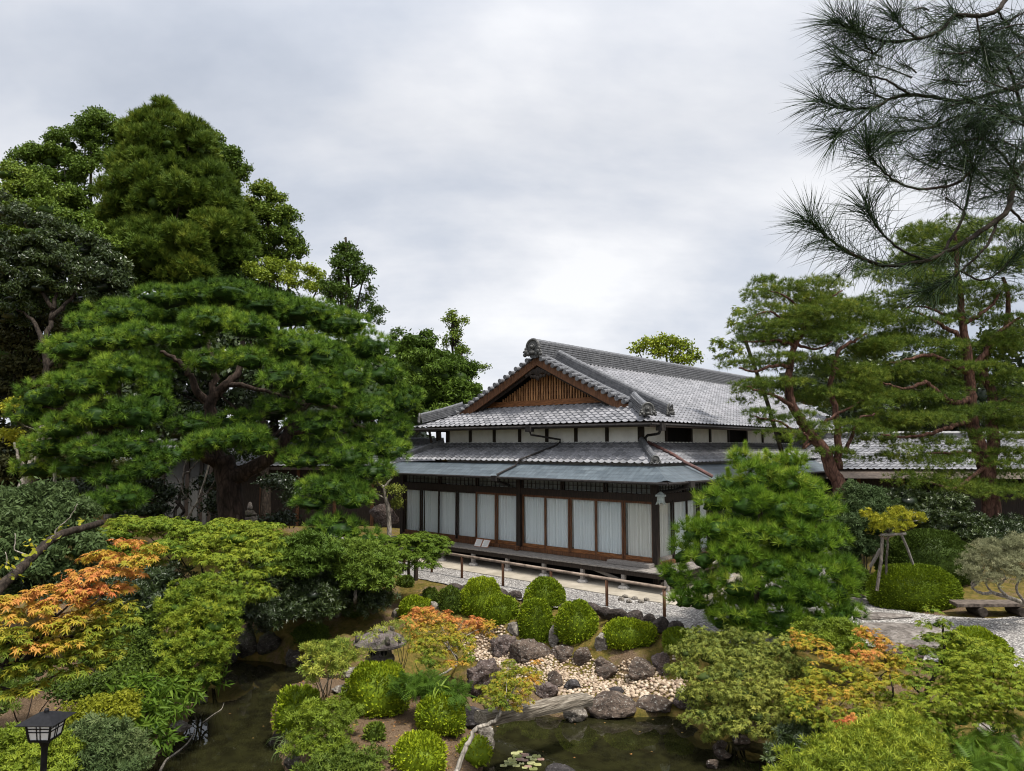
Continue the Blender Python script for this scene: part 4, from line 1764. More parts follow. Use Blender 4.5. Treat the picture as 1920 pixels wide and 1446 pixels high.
Yp = 23.0
pine_spec = [
    (170, 615, 22.2, 62, 30), (235, 585, 22.6, 62, 30), (300, 562, 23.2, 66, 32), (370, 556, 23.6, 62, 32), (440, 556, 23.8, 66, 34), (510, 566, 23.6, 64, 34), (575, 582, 23.4, 62, 34), (640, 612, 23.2, 56, 34), (690, 655, 23.2, 50, 34), (728, 700, 23.2, 42, 32), (748, 752, 23.0, 38, 34), (752, 806, 22.8, 34, 34),
    (135, 650, 21.6, 56, 32), (205, 645, 21.2, 62, 32), (265, 630, 21.2, 56, 32), (330, 622, 21.4, 58, 32), (400, 610, 21.8, 60, 32), (470, 615, 21.8, 58, 32), (540, 632, 21.6, 58, 32), (600, 662, 21.5, 54, 34), (650, 706, 21.5, 50, 34), (690, 765, 21.4, 46, 36), (705, 832, 21.3, 46, 36), (735, 852, 22.0, 40, 30),
    (395, 672, 21.3, 44, 26), (462, 672, 20.9, 52, 28), (545, 700, 20.8, 52, 30), (600, 745, 20.8, 52, 32),
    (95, 735, 20.9, 52, 36), (160, 722, 20.4, 60, 34), (225, 700, 20.6, 56, 32), (282, 712, 20.9, 40, 42), (60, 775, 20.8, 38, 34), (120, 790, 20.2, 52, 34), (190, 775, 20.1, 56, 36), (250, 775, 20.3, 46, 40), (295, 760, 20.8, 30, 46),
    (90, 830, 20.4, 48, 34), (70, 868, 20.6, 40, 30), (190, 846, 19.9, 60, 36), (255, 840, 20.0, 46, 36), (130, 880, 20.2, 44, 28), (215, 892, 19.9, 56, 30), (280, 868, 20.0, 40, 36), (190, 950, 19.4, 62, 26), (240, 932, 19.6, 44, 24),
    (340, 842, 20.8, 62, 24), (400, 826, 20.6, 62, 26), (460, 820, 20.5, 52, 26), (500, 836, 20.5, 34, 22), (350, 800, 21.5, 50, 22), (440, 792, 21.8, 50, 20),
    (520, 770, 22.2, 50, 22), (590, 800, 21.2, 60, 30), (640, 845, 20.9, 56, 32), (580, 862, 21.0, 44, 26), (690, 880, 20.9, 50, 26), (620, 905, 20.4, 60, 26), (660, 935, 20.2, 48, 26), (590, 930, 20.3, 40, 24), (640, 985, 20.0, 60, 30), (595, 1005, 19.8, 46, 24), (690, 1000, 20.2, 34, 26),
    (300, 590, 25.5, 80, 34), (420, 580, 25.8, 90, 36), (540, 600, 25.6, 86, 38), (640, 660, 25.2, 70, 40), (690, 740, 25.0, 60, 50), (700, 820, 24.8, 60, 40), (620, 740, 25.2, 60, 40), (520, 670, 25.6, 70, 40), (240, 660, 25.0, 70, 40), (170, 690, 24.4, 60, 50), (320, 680, 25.6, 40, 30), (600, 830, 24.6, 60, 30), (660, 890, 24.2, 60, 30)]
pb = gbase(435, 980, Yp)
pine = thing('black_pine', 'large spreading black pine with bright green needle pads and a dark forked trunk', 'tree', pb)
mb = MB()
limb(mb, [pb - (0, 0, .3)] + px3((432, 930, Yp), (425, 890, Yp), (420, 862, Yp)), .44, .32, .012, 14)
wood_part('trunk', pine, mb, 'bark_pine')
for i, (pts, a, b) in enumerate([
        (px3((432, 900, Yp), (470, 880, 22.9), (515, 850, 22.7), (538, 815, 22.6), (560, 770, 22.8), (600, 730, 23), (640, 700, 23)), .30, .07),
        (px3((420, 880, Yp), (400, 840, 23), (392, 790, 23), (398, 748, 23), (425, 720, 23), (450, 690, 23.2), (455, 640, 23.4)), .30, .08),
        (px3((398, 760, 23), (370, 735, 22.9), (355, 700, 22.8), (330, 675, 22.7), (300, 660, 22.6)), .16, .05),
        (px3((398, 750, 23), (402, 700, 23), (395, 660, 23), (380, 610, 23.3)), .14, .05),
        (px3((410, 870, Yp), (370, 850, 22.6), (310, 850, 22), (250, 815, 21.4), (215, 795, 21), (180, 770, 20.8)), .22, .06),
        (px3((250, 815, 21.4), (230, 780, 21.2), (225, 740, 21.1), (215, 690, 21.2)), .12, .04),
        (px3((215, 800, 21), (160, 790, 20.8), (120, 770, 20.7), (80, 765, 20.8)), .10, .03),
        (px3((545, 810, 22.6), (600, 800, 22.3), (660, 795, 22.1), (700, 810, 22)), .14, .04),
        (px3((520, 845, 22.7), (580, 860, 22), (640, 870, 21.6), (690, 875, 21.4)), .13, .04),
        (px3((560, 770, 22.8), (590, 755, 23), (640, 770, 23.2), (700, 790, 23.2)), .11, .04),
        (px3((425, 720, 23), (470, 725, 23), (520, 740, 22.8), (570, 760, 22.4)), .10, .03),
        (px3((330, 850, 22), (260, 870, 21), (215, 890, 20.4)), .09, .03),
        (px3((215, 790, 21), (205, 850, 20.6), (195, 905, 20.2), (190, 945, 19.8)), .10, .05)]):
    lb = MB()
    limb(lb, pts, a, b, .025, 9, seed=i)
    wood_part('limb', pine, lb, 'bark_pine')
pb_ = [(c + rng.normal(size=3) * (.12, .15, .10), r * (rng.uniform(.82, 1.08), 1, rng.uniform(.58, .82)), k) for c, r, k in pads(pine_spec)]
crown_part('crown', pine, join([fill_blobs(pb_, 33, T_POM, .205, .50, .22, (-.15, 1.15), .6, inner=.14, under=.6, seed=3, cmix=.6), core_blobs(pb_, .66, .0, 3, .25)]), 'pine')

# ---- the two red pines in the right garden
Y1 = 23.0
rb = gbase(1580, 975, Y1)
red1 = thing('red_pine', 'leaning red pine with reddish bark and layered pads over the tiled roof', 'tree', rb)
mb = MB()
limb(mb, [rb - (0, 0, .3)] + px3((1578, 930, Y1), (1560, 885, Y1), (1545, 845, Y1), (1520, 815, Y1), (1500, 785, Y1), (1482, 750, Y1), (1480, 715, Y1), (1482, 680, Y1), (1490, 650, Y1), (1505, 620, Y1), (1512, 590, Y1), (1520, 560, Y1)), .25, .05, .012, 12)
wood_part('trunk', red1, mb, 'bark_red')
for i, (pts, a, b) in enumerate([
        (px3((1572, 880, Y1), (1572, 830, 23.1), (1568, 780, 23.2), (1558, 730, 23.3), (1562, 690, 23.3), (1575, 655, 23.3), (1600, 640, 23.4), (1625, 625, 23.5)), .14, .04),
        (px3((1490, 765, Y1), (1460, 745, 22.6), (1430, 735, 22.3), (1400, 725, 22.2)), .08, .025),
        (px3((1505, 800, Y1), (1490, 812, 22.8), (1470, 795, 22.6), (1430, 785, 22.4), (1405, 780, 22.3)), .06, .02),
        (px3((1482, 690, Y1), (1455, 685, 22.7), (1420, 695, 22.4), (1385, 690, 22.3)), .08, .025),
        (px3((1490, 650, Y1), (1465, 640, 22.8), (1430, 640, 22.5), (1395, 640, 22.4)), .07, .02),
        (px3((1500, 625, Y1), (1470, 600, 22.8), (1440, 585, 22.6), (1405, 600, 22.5)), .06, .02),
        (px3((1510, 590, Y1), (1480, 560, 23), (1440, 545, 22.9)), .05, .02),
        (px3((1512, 580, Y1), (1550, 560, 23.2), (1580, 545, 23.3)), .05, .02),
        (px3((1495, 645, Y1), (1530, 655, 23.1), (1560, 640, 23.2)), .06, .02),
        (px3((1545, 795, Y1), (1580, 770, 23.0), (1612, 755, 22.9), (1640, 740, 22.8)), .06, .02),
        (px3((1585, 850, Y1), (1600, 810, 22.8), (1610, 785, 22.7), (1640, 775, 22.6)), .07, .03),
        (px3((1562, 690, 23.3), (1590, 700, 23.2), (1620, 690, 23.2)), .05, .02),
        (px3((1520, 830, Y1), (1505, 840, 22.6), (1515, 825, 22.4), (1508, 812, 22.3)), .05, .03)]):
    lb = MB()
    limb(lb, pts, a, b, .02, 8, seed=50 + i)
    wood_part('limb', red1, lb, 'bark_red')
r1_spec = [(1440, 545, 22.9, 34, 14), (1475, 536, 23.1, 30, 14), (1525, 538, 23, 48, 18), (1560, 535, 23.3, 36, 16), (1505, 562, 23.3, 50, 14),
           (1395, 598, 22.6, 30, 16), (1435, 580, 22.8, 36, 14), (1425, 612, 22.5, 46, 16), (1490, 585, 22.7, 50, 14), (1545, 582, 23.0, 56, 16), (1600, 585, 23.5, 40, 18), (1640, 600, 23.8, 36, 20), (1480, 612, 22.6, 40, 12), (1560, 612, 23.3, 50, 16),
           (1405, 640, 22.5, 36, 14), (1455, 632, 22.6, 46, 14), (1520, 632, 22.9, 36, 12), (1580, 628, 23.4, 40, 14), (1640, 650, 23.6, 36, 16),
           (1400, 682, 22.4, 36, 10), (1455, 672, 22.5, 52, 10), (1510, 668, 22.7, 36, 10), (1545, 678, 23.1, 28, 12),
           (1405, 722, 22.2, 34, 12), (1450, 716, 22.4, 44, 10), (1500, 720, 22.8, 34, 9), (1440, 742, 22.3, 28, 7), (1535, 735, 23.1, 34, 12), (1575, 730, 23.3, 30, 12), (1560, 702, 23.3, 26, 10),
           (1420, 775, 22.3, 30, 11), (1455, 788, 22.5, 26, 8), (1505, 780, 22.8, 30, 12), (1530, 800, 22.5, 28, 12), (1615, 690, 23.1, 30, 12), (1620, 722, 22.9, 36, 14), (1640, 760, 22.7, 38, 16),
           (1600, 800, 22.6, 44, 12), (1640, 812, 22.5, 40, 10), (1560, 848, 22.6, 36, 10), (1460, 812, 22.4, 36, 9), (1545, 815, 22.7, 26, 12), (1590, 862, 22.9, 20, 6)]
b1 = pads(r1_spec)
b1 += [(c + rng.normal(size=3) * (.5, .6, .2) + (0, .9, 0), r * (.9, 1, .9), None) for c, r, _ in b1 if c[2] > 5.4 and c[0] > 8.6]
b1 += [(c + rng.normal(size=3) * (.25, .5, .12) + (.15, .5, 0), r * (.9, 1, .9), None) for c, r, _ in b1]
crown_part('crown', red1, fill_blobs([(c, r * (rng.uniform(.9, 1.15), 1, rng.uniform(.65, .95)), k) for c, r, k in b1], 58, T_POM_SPARSE, .145, .45, .35, (.0, 1.0), .8, inner=.26, under=.3, seed=9, cmix=.5), 'redpine')

Y2 = 25.0
rb = gbase(1862, 1005, Y2)
red2 = thing('red_pine', 'tall red pine with twin reddish trunks and wide layered branches beside the low roof', 'tree', rb)
mb = MB()
limb(mb, [rb - (0, 0, .3)] + px3((1860, 980, Y2), (1856, 930, Y2), (1848, 880, Y2), (1835, 835, Y2), (1822, 790, Y2), (1820, 745, Y2), (1818, 700, Y2), (1812, 650, Y2), (1805, 600, Y2), (1800, 550, Y2), (1795, 500, Y2), (1790, 440, Y2)), .35, .06, .015, 12)
wood_part('trunk', red2, mb, 'bark_red')
for i, (pts, a, b) in enumerate([
        (px3((1850, 890, Y2), (1862, 830, 25.2), (1860, 780, 25.3), (1862, 740, 25.3), (1845, 700, 25.3), (1850, 660, 25.4), (1885, 620, 25.5), (1890, 570, 25.5), (1880, 520, 25.6)), .24, .06),
        (px3((1818, 690, Y2), (1845, 665, 25), (1860, 635, 25), (1890, 610, 25), (1925, 585, 25)), .12, .04),
        (px3((1815, 660, Y2), (1790, 625, 24.8), (1765, 610, 24.6), (1740, 595, 24.4), (1700, 580, 24.2)), .11, .03),
        (px3((1815, 700, Y2), (1780, 680, 24.6), (1740, 665, 24.2), (1700, 675, 23.9), (1660, 680, 23.7)), .11, .03),
        (px3((1820, 745, Y2), (1790, 755, 24.6), (1750, 728, 24.2), (1735, 715, 24)), .13, .06),
        (px3((1735, 715, 24), (1700, 728, 23.8), (1660, 720, 23.6), (1630, 705, 23.5)), .07, .02),
        (px3((1822, 790, Y2), (1780, 800, 24.5), (1740, 815, 24.1), (1700, 820, 23.9), (1650, 815, 23.7)), .10, .03),
        (px3((1805, 600, Y2), (1775, 590, 24.9), (1730, 575, 24.7), (1690, 580, 24.5)), .08, .02),
        (px3((1808, 605, Y2), (1840, 590, 25), (1865, 565, 25.1), (1880, 545, 25.1)), .09, .03),
        (px3((1800, 550, Y2), (1770, 520, 24.9), (1730, 500, 24.7)), .07, .02),
        (px3((1850, 870, Y2), (1810, 905, 24.4), (1780, 915, 24), (1745, 905, 23.7), (1720, 900, 23.5)), .08, .03),
        (px3((1845, 860, Y2), (1815, 850, 24.6), (1780, 850, 24.3), (1740, 850, 24)), .08, .03),
        (px3((1860, 760, 25.3), (1890, 750, 25), (1920, 760, 24.8)), .08, .03)]):
    lb = MB()
    limb(lb, pts, a, b, .022, 8, seed=80 + i)
    wood_part('limb', red2, lb, 'bark_red')
r2_spec = [(1740, 440, 24.7, 44, 22), (1790, 425, 25, 50, 24), (1850, 430, 25.3, 50, 24), (1900, 440, 25.5, 40, 26), (1720, 478, 24.6, 44, 16), (1780, 470, 25, 50, 16), (1850, 480, 25.2, 56, 18), (1905, 500, 25.2, 44, 18),
           (1690, 520, 24.4, 44, 18), (1745, 515, 24.6, 46, 16), (1660, 560, 24.2, 44, 20), (1710, 560, 24.4, 50, 18), (1775, 555, 24.8, 46, 16), (1840, 545, 25.1, 50, 16), (1900, 550, 25.1, 46, 18),
           (1630, 602, 23.8, 34, 16), (1680, 600, 24.1, 50, 18), (1740, 605, 24.4, 46, 14), (1790, 598, 24.8, 34, 12), (1900, 600, 24.8, 40, 14),
           (1650, 648, 23.8, 46, 20), (1700, 645, 24, 46, 16), (1755, 652, 24.3, 46, 14), (1790, 645, 24.7, 30, 12), (1895, 655, 25, 40, 18),
           (1620, 700, 23.5, 40, 20), (1670, 695, 23.8, 44, 18), (1725, 695, 24.1, 44, 14), (1790, 690, 24.4, 46, 14), (1850, 690, 24.7, 46, 14), (1900, 710, 24.9, 44, 20),
           (1610, 745, 23.4, 40, 20), (1665, 745, 23.7, 46, 20), (1720, 745, 24, 44, 16), (1780, 745, 24.2, 30, 12),
           (1670, 788, 23.7, 50, 18), (1730, 785, 24, 54, 18), (1790, 775, 24.3, 50, 16), (1860, 770, 24.5, 54, 16), (1910, 780, 24.7, 40, 16),
           (1850, 815, 24.5, 46, 14), (1905, 825, 24.6, 40, 14), (1770, 835, 24.1, 46, 18), (1700, 850, 23.7, 44, 20), (1745, 868, 23.8, 50, 18), (1800, 862, 24.2, 34, 14),
           (1700, 900, 23.5, 40, 20), (1750, 905, 23.7, 48, 18), (1810, 918, 24.1, 50, 18), (1870, 925, 24.3, 50, 16), (1915, 920, 24.5, 40, 16), (1905, 870, 24.6, 40, 12), (1865, 870, 24.3, 24, 12)]
b2 = pads(r2_spec)
b2 += [(c + rng.normal(size=3) * (.8, .8, .35) + (0, 1.2, 0), r * (.8, 1, .9), None) for c, r, _ in b2 if c[2] > 5.6]
b2 += [(c + rng.normal(size=3) * (.4, .6, .15) + (0, .7, 0), r * (.9, 1, .9), None) for c, r, _ in b2 if c[2] > 4.6]
b2 += [(P(px, py, 24.6 + .9 * rng.random()), np.array([.75, .7, .26]), None) for px, py in ((1640, 830), (1690, 800), (1720, 820), (1760, 860), (1830, 850), (1880, 850), (1910, 850), (1660, 860), (1790, 895), (1840, 905), (1890, 890), (1915, 760), (1900, 740), (1640, 780), (1620, 660), (1900, 630), (1870, 650), (1760, 720), (1740, 770), (1900, 800))]
crown_part('crown', red2, fill_blobs([(c, r * (rng.uniform(.9, 1.15), 1, rng.uniform(.6, .95)), k) for c, r, k in b2], 52, T_POM_SPARSE, .16, .45, .35, (.0, 1.0), .7, inner=.28, under=.3, seed=19, cmix=.5), 'redpine')

# ---- young pine in front of the hall corner
Yy = 16.6
yb = gbase(1420, 1175, Yy)
yp = thing('young_pine', 'bushy young pine with fresh upright shoots covering the corner of the hall', 'tree', yb)
mb = MB()
limb(mb, [yb - (0, 0, .2)] + px3((1425, 1120, Yy), (1415, 1040, Yy), (1425, 960, Yy), (1430, 880, Yy)), .13, .03, .015, 9)
wood_part('trunk', yp, mb, 'bark_pine')
yspec = [(1388, 862, 16.6, 24, 24), (1440, 868, 16.6, 36, 26), (1485, 862, 16.7, 24, 34), (1415, 900, 16.4, 46, 30), (1470, 905, 16.4, 46, 30), (1365, 905, 16.4, 30, 24), (1520, 910, 16.6, 34, 26),
         (1340, 940, 16.2, 40, 28), (1395, 945, 16.0, 46, 30), (1455, 950, 15.9, 50, 32), (1515, 955, 16.1, 46, 32), (1550, 950, 16.5, 24, 24),
         (1300, 1000, 16.0, 34, 24), (1345, 990, 15.8, 46, 30), (1405, 1000, 15.6, 50, 32), (1465, 1005, 15.6, 50, 32), (1525, 1010, 15.8, 48, 34), (1565, 1010, 16.3, 26, 32),
         (1280, 1040, 15.9, 26, 22), (1320, 1045, 15.7, 40, 26), (1380, 1050, 15.4, 50, 30), (1445, 1060, 15.3, 50, 32), (1510, 1065, 15.5, 50, 32), (1565, 1060, 16, 34, 34),
         (1265, 1085, 15.8, 30, 24), (1320, 1095, 15.5, 44, 24), (1385, 1100, 15.2, 46, 26), (1450, 1110, 15.1, 48, 28), (1515, 1115, 15.3, 46, 30), (1570, 1105, 15.8, 34, 32),
         (1285, 1125, 15.6, 30, 18), (1395, 1150, 15.2, 50, 26), (1460, 1155, 15.1, 46, 24), (1520, 1160, 15.2, 42, 24), (1565, 1150, 15.6, 34, 26), (1360, 1165, 15.5, 40, 18), (1310, 1128, 15.6, 36, 18), (1410, 1178, 15.2, 46, 18), (1480, 1182, 15.1, 46, 18), (1545, 1178, 15.3, 44, 18), (1585, 1140, 15.8, 30, 24), (1340, 1140, 15.6, 36, 20), (1590, 1060, 16.1, 22, 26), (1255, 1070, 15.9, 24, 16),
         (1400, 960, 17.6, 60, 40), (1480, 960, 17.6, 60, 40), (1400, 1040, 17.8, 70, 40), (1490, 1040, 17.8, 70, 40), (1400, 1110, 17.5, 60, 36), (1490, 1115, 17.5, 60, 36)]
yb_ = pads(yspec)
yr = fill_blobs([(c + rng.normal(size=3) * .07, r * (rng.uniform(.82, 1.1), .95, rng.uniform(.65, .9)), k) for c, r, k in yb_], 44, T_POM, .20, .62, .2, (-.15, 1.1), .9, inner=.20, under=.4, seed=29, cmix=.6)
crown_part('crown', yp, join([yr, core_blobs(yb_, .5, .0, 3, .2)]), 'pine_young')
for i, (px, py, Y, h) in enumerate([(1388, 858, 16.6, .26), (1398, 850, 16.7, .34), (1484, 850, 16.7, .50), (1476, 862, 16.5, .3), (1436, 858, 16.5, .25), (1365, 890, 16.4, .22), (1494, 866, 16.6, .28), (1290, 985, 16, .25), (1310, 975, 16, .22), (1335, 925, 16.2, .2)]):
    a = P(px, py + 8, Y)
    n = 26
    zt = np.linspace(0, h, n)
    pos = a + np.c_[rng.normal(size=n) * .012, rng.normal(size=n) * .012, zt]
    res = inst(T_TUFT, pos, np.c_[rng.normal(size=(n, 2)) * .25, np.ones(n)], .10, c=rng.uniform(.55, .95, n))
    crown_part('shoot', yp, res, 'pine_young')

# ---- background trees on the left
def bg(name, label, cat, x, Yb, top_px, spec, mat, temps, size, per, r0=.35, core=.5, up=.5, jit=.6, cr=(.05, .95), cn=.35, bark='bark_dark', seed=0, inner=.3, **kw):
    b = np.array([P(x, 900, Yb)[0], Yb, 0.0])
    b[2] = float(ground_z(b)[0])
    bl = [blob_px(*s) for s in spec]
    tr = [P(*top_px)]
    mid = (b + tr[0]) / 2 + np.array([.3, 0, 0])
    nol = kw.pop('no_limbs', False)
    limbs = []
    for i, (c, rd, _) in enumerate(bl):
        if i % 3 == 0 and not nol:
            h = .35 + .5 * rng.random()
            s = b * (1 - h) + tr[0] * h
            s[:2] = (b * (1 - h) + tr[0] * h)[:2]
            if s[2] < c[2] + 1:
                limbs.append(([s, (s + c) / 2 + np.array([0, 0, -.2]), c], r0 * .3, .04))
    return tree(name, label, cat, b, [mid, tr[0]], r0, .06, bl, mat, bark, per, temps, size, core, limbs[:14], None, up, jit, cr, cn, seed=seed, inner=inner, **kw)


def cone_spec(xc, ytop, ybot, wtop, wbot, Y, n, rx, ry, seed, skew=0.0):
    r = np.random.default_rng(seed)
    out = []
    for k in range(n):
        t = (k + r.random()) / n
        y = ytop + (ybot - ytop) * t
        w = wtop + (wbot - wtop) * t ** .75
        a = r.uniform(0, 2 * math.pi)
        q = r.uniform(.45, 1) ** .5
        s = FPX / Y
        out.append((xc + skew * t + w * q * math.cos(a), y, Y + w / s * q * math.sin(a), rx * (.5 + .7 * t) * r.uniform(.8, 1.2), ry * (.6 + .6 * t) * r.uniform(.8, 1.2)))
    return out


cs = [(305, 212, 42, 9, 18), (292, 222, 42, 9, 16), (318, 225, 42, 9, 16), (275, 232, 42, 10, 14), (335, 238, 42, 10, 14)] + cone_spec(305, 240, 520, 48, 150, 42, 80, 36, 27, 4, 22) + [(315, 300, 41.5, 44, 30), (290, 335, 41, 50, 30), (340, 350, 41, 46, 30), (300, 280, 42, 40, 26), (320, 400, 40.5, 50, 30), (270, 390, 41, 44, 30)]
bg('cedar_tree', 'tall pointed cedar, the highest tree at the left, with upright olive green tufts', 'tree', 310, 42, (306, 215, 42), cs, 'sugi', T_SHOOT, .34, 26, .5, .42, .5, .3, cn=.3, seed=31, bump=(.50, .95, .95), cr=(-.1, 1.1))
cs = [(60, 300, 46, 28, 18), (95, 305, 46, 30, 18), (130, 275, 47, 26, 20), (160, 255, 47, 24, 18), (195, 240, 47, 30, 22), (225, 265, 47, 28, 24), (110, 335, 46, 34, 20), (155, 320, 46, 30, 20), (200, 300, 47, 30, 20), (75, 345, 45, 26, 16), (150, 365, 46, 24, 14), (120, 385, 45, 34, 18), (225, 320, 47, 20, 30), (170, 400, 46, 26, 14), (90, 400, 45, 40, 22), (215, 420, 46, 24, 18)]
cs = [(a, b, c, d * 1.3, e * 1.3) for a, b, c, d, e in cs] + [(40, 320, 46, 30, 20), (180, 265, 46.5, 30, 24), (120, 300, 46, 34, 24), (235, 245, 47, 24, 18)]
bg('broadleaf_tree', 'rounded broadleaf tree with open gaps showing sky, just left of the tallest cedar', 'tree', 150, 46, (170, 270, 46.5), cs, 'broad', T_CLUMP, .27, 22, .4, .35, cn=.3, seed=33, bark='bark_grey', bump=(.5, .8, .75))
cs = [(400, 290, 47, 26, 24), (425, 300, 47, 30, 30), (440, 335, 47, 26, 30), (415, 350, 47, 30, 24), (390, 260, 47, 18, 16), (430, 385, 47, 26, 22), (395, 395, 47, 24, 18)]
bg('broadleaf_tree', 'rounded broadleaf crown peeping out right behind the tallest cedar', 'tree', 410, 47, (415, 310, 47), cs, 'broad', T_CLUMP, .27, 22, .35, .4, cn=.3, seed=35, bump=(.5, .8, .75))
cs = [(487, 362, 44, 20, 16), (510, 372, 44, 24, 18), (470, 390, 44, 20, 22), (505, 405, 44, 34, 24), (535, 420, 44, 20, 26), (480, 430, 44, 26, 24), (515, 450, 44, 32, 24), (545, 460, 44, 18, 24), (560, 480, 44, 12, 18), (495, 475, 44, 24, 16), (530, 490, 44, 24, 14)]
bg('broadleaf_tree', 'oval dark olive tree standing alone right of the cedar, against the sky', 'tree', 515, 44, (500, 365, 44), cs, 'sugi', T_CLUMP, .27, 24, .35, .5, cn=.3, seed=37, bump=(.42, 1.0, .9))
cs = [(500, 500, 40, 30, 12), (540, 508, 40, 34, 14), (575, 520, 40, 26, 14), (520, 525, 39.5, 40, 14), (480, 520, 40, 24, 14), (560, 540, 39.5, 40, 14), (600, 535, 40, 20, 16)]
bg('yellowing_tree', 'small tree with yellowing leaves between the oval olive tree and the big pine', 'tree', 540, 40, (540, 505, 40), cs, 'lime', T_CLUMP, .24, 24, .2, .0, cn=.3, seed=39, bump=(.36, 1.2, .6), cr=(0, .7))
cs = []
r_ = np.random.default_rng(5)
for k in range(60):
    t = (k + r_.random()) / 60
    y = 455 + 165 * t
    w = 14 + 74 * t ** .8
    a = r_.uniform(0, 2 * math.pi)
    q = r_.uniform(.4, 1)
    cs.append((648 + 14 * t + w * q * math.cos(a), y + 6 * q, 38 + w / 35 * q * math.sin(a), 15 * r_.uniform(.6, 1.2), 7 * r_.uniform(.7, 1.3)))
bg('cedar_tree', 'thin dark cedar with sparse tufted branches, sky showing through, beside the oval olive tree', 'tree', 655, 38, (648, 445, 38), cs, 'sugi', T_CLUMP, .22, 34, .16, .0, .5, .5, cn=.3, seed=41, bark='bark_dark', cr=(-.1, .55))
cs = cone_spec(850, 592, 700, 4, 24, 42, 30, 10, 5, 6)
cs += [(895, 690, 42, 14, 4), (912, 687, 42, 8, 3), (880, 694, 42, 12, 4), (848, 590, 42, 12, 8), (838, 600, 42, 10, 6), (868, 604, 42, 10, 8), (885, 705, 42, 10, 5), (870, 660, 42, 12, 5)]
bg('cedar_tree', 'slim cedar spire with one branch reaching right, left of the gable', 'tree', 855, 42, (850, 590, 42), cs, 'sugi', T_CLUMP, .22, 34, .16, .0, .6, .4, cn=.5, seed=43)
cs = [(770, 660, 36, 26, 18), (800, 652, 36, 20, 14), (830, 690, 36, 34, 22), (790, 700, 35.5, 40, 26), (860, 715, 36, 28, 24), (820, 735, 35.5, 40, 26), (870, 745, 36, 20, 18), (770, 745, 35.5, 36, 28), (840, 765, 35.5, 36, 18), (800, 780, 35, 40, 20), (745, 700, 36, 26, 26), (755, 650, 37, 18, 14), (780, 635, 38, 18, 10), (890, 742, 36, 8, 16)]
cs = [(a, b, c, d * 1.25, e * 1.3) for a, b, c, d, e in cs] + [(760, 690, 35.6, 40, 30), (815, 705, 35.2, 44, 30), (850, 740, 35.2, 40, 26), (790, 740, 35, 44, 30)]
bg('cypress_tree', 'dense green cypress with drooping sprays, between the black pine and the gable', 'tree', 815, 36, (810, 650, 36), cs, 'broad', T_DROOP, .27, 30, .25, .6, .1, .5, cn=.6, seed=45, bump=(.36, 1.4, .7), cr=(0, .75))
cs = [(1195, 655, 52, 16, 8), (1220, 643, 52, 22, 9), (1250, 640, 52, 24, 10), (1280, 650, 52, 20, 12), (1300, 668, 52, 14, 12), (1240, 660, 52, 26, 10), (1275, 675, 52, 22, 10)]
bg('leafy_tree', 'round leafy treetop rising behind the tiled roof ridge', 'tree', 1250, 52, (1248, 645, 52), cs, 'lime', T_CLUMP, .36, 17, .25, .0, cn=.3, seed=47)
cs = [(20, 330, 38, 34, 16), (60, 360, 38, 40, 20), (10, 375, 38, 40, 26), (90, 395, 37, 30, 18), (40, 405, 37, 50, 22), (130, 420, 37, 34, 18), (170, 440, 37, 30, 18), (80, 440, 37, 60, 22), (210, 465, 37, 30, 18), (150, 470, 37, 50, 20)]
bg('broadleaf_tree', 'bright green broadleaf tree at the far left edge above the darker tree', 'tree', 60, 38, (60, 350, 38), cs, 'broad', T_CLUMP, .25, 26, .3, .6, cr=(.3, 1.0), cn=.4, seed=49, bump=(.40, 1.2, .75))
# dark evergreen oak with a pale trunk
cs = [(10, 400, 30, 40, 26), (60, 420, 30, 44, 28), (20, 460, 29.5, 50, 30), (110, 445, 30, 44, 24), (90, 480, 29.5, 50, 28), (160, 470, 30, 40, 24), (40, 510, 29.2, 46, 24), (140, 515, 29.5, 46, 26), (200, 500, 30, 38, 24), (190, 540, 29.6, 42, 26), (232, 530, 30, 24, 34), (90, 545, 29.3, 40, 22), (30, 560, 29.2, 46, 20), (150, 565, 29.6, 40, 22), (225, 575, 30, 26, 24), (70, 585, 29.4, 30, 18), (10, 600, 29.4, 30, 16)]
ob = gbase(50, 945, 28)
tree('evergreen_oak', 'dark glossy evergreen with a grey forked trunk behind the left side of the big pine', 'tree', ob, px3((62, 880, 28), (80, 800, 28), (88, 700, 28), (84, 650, 28), (95, 600, 28.5), (110, 540, 29)), .20, .07, [blob_px(*s) for s in cs + [(60, 470, 29, 50, 30), (0, 520, 29, 50, 30), (110, 500, 29, 46, 30), (70, 540, 28.6, 40, 24), (20, 590, 28.8, 40, 24), (180, 520, 29, 40, 26)]], 'darkleaf', 'bark_dark', 46, T_DROOP, .21, .35,
     [(px3((84, 650, 28), (60, 600, 28.5), (20, 575, 29)), .12, .03), (px3((90, 690, 28), (120, 660, 28), (140, 640, 28)), .09, .04), (px3((95, 600, 28.5), (140, 550, 29), (160, 510, 29.3)), .10, .03), (px3((100, 580, 28.6), (60, 520, 29), (30, 470, 29.3)), .1, .03)], up=.2, cn=.5, cr=(0, 1.0), seed=51, bump=(.34, 1.7, .7))
cs = [(60, 600, 31.5, 60, 24), (120, 640, 31.5, 40, 24), (20, 610, 31.5, 50, 26), (20, 640, 31, 60, 16), (80, 660, 31, 50, 16), (30, 690, 30.5, 60, 18), (10, 730, 30.5, 50, 18), (70, 730, 31, 50, 16), (40, 770, 30.5, 60, 18), (20, 820, 30.2, 50, 18), (80, 820, 31, 60, 18), (30, 870, 30, 60, 18), (90, 880, 30.5, 50, 18), (140, 900, 31, 50, 18), (200, 880, 31, 60, 20), (150, 850, 31.5, 60, 20), (10, 900, 30, 40, 18)]
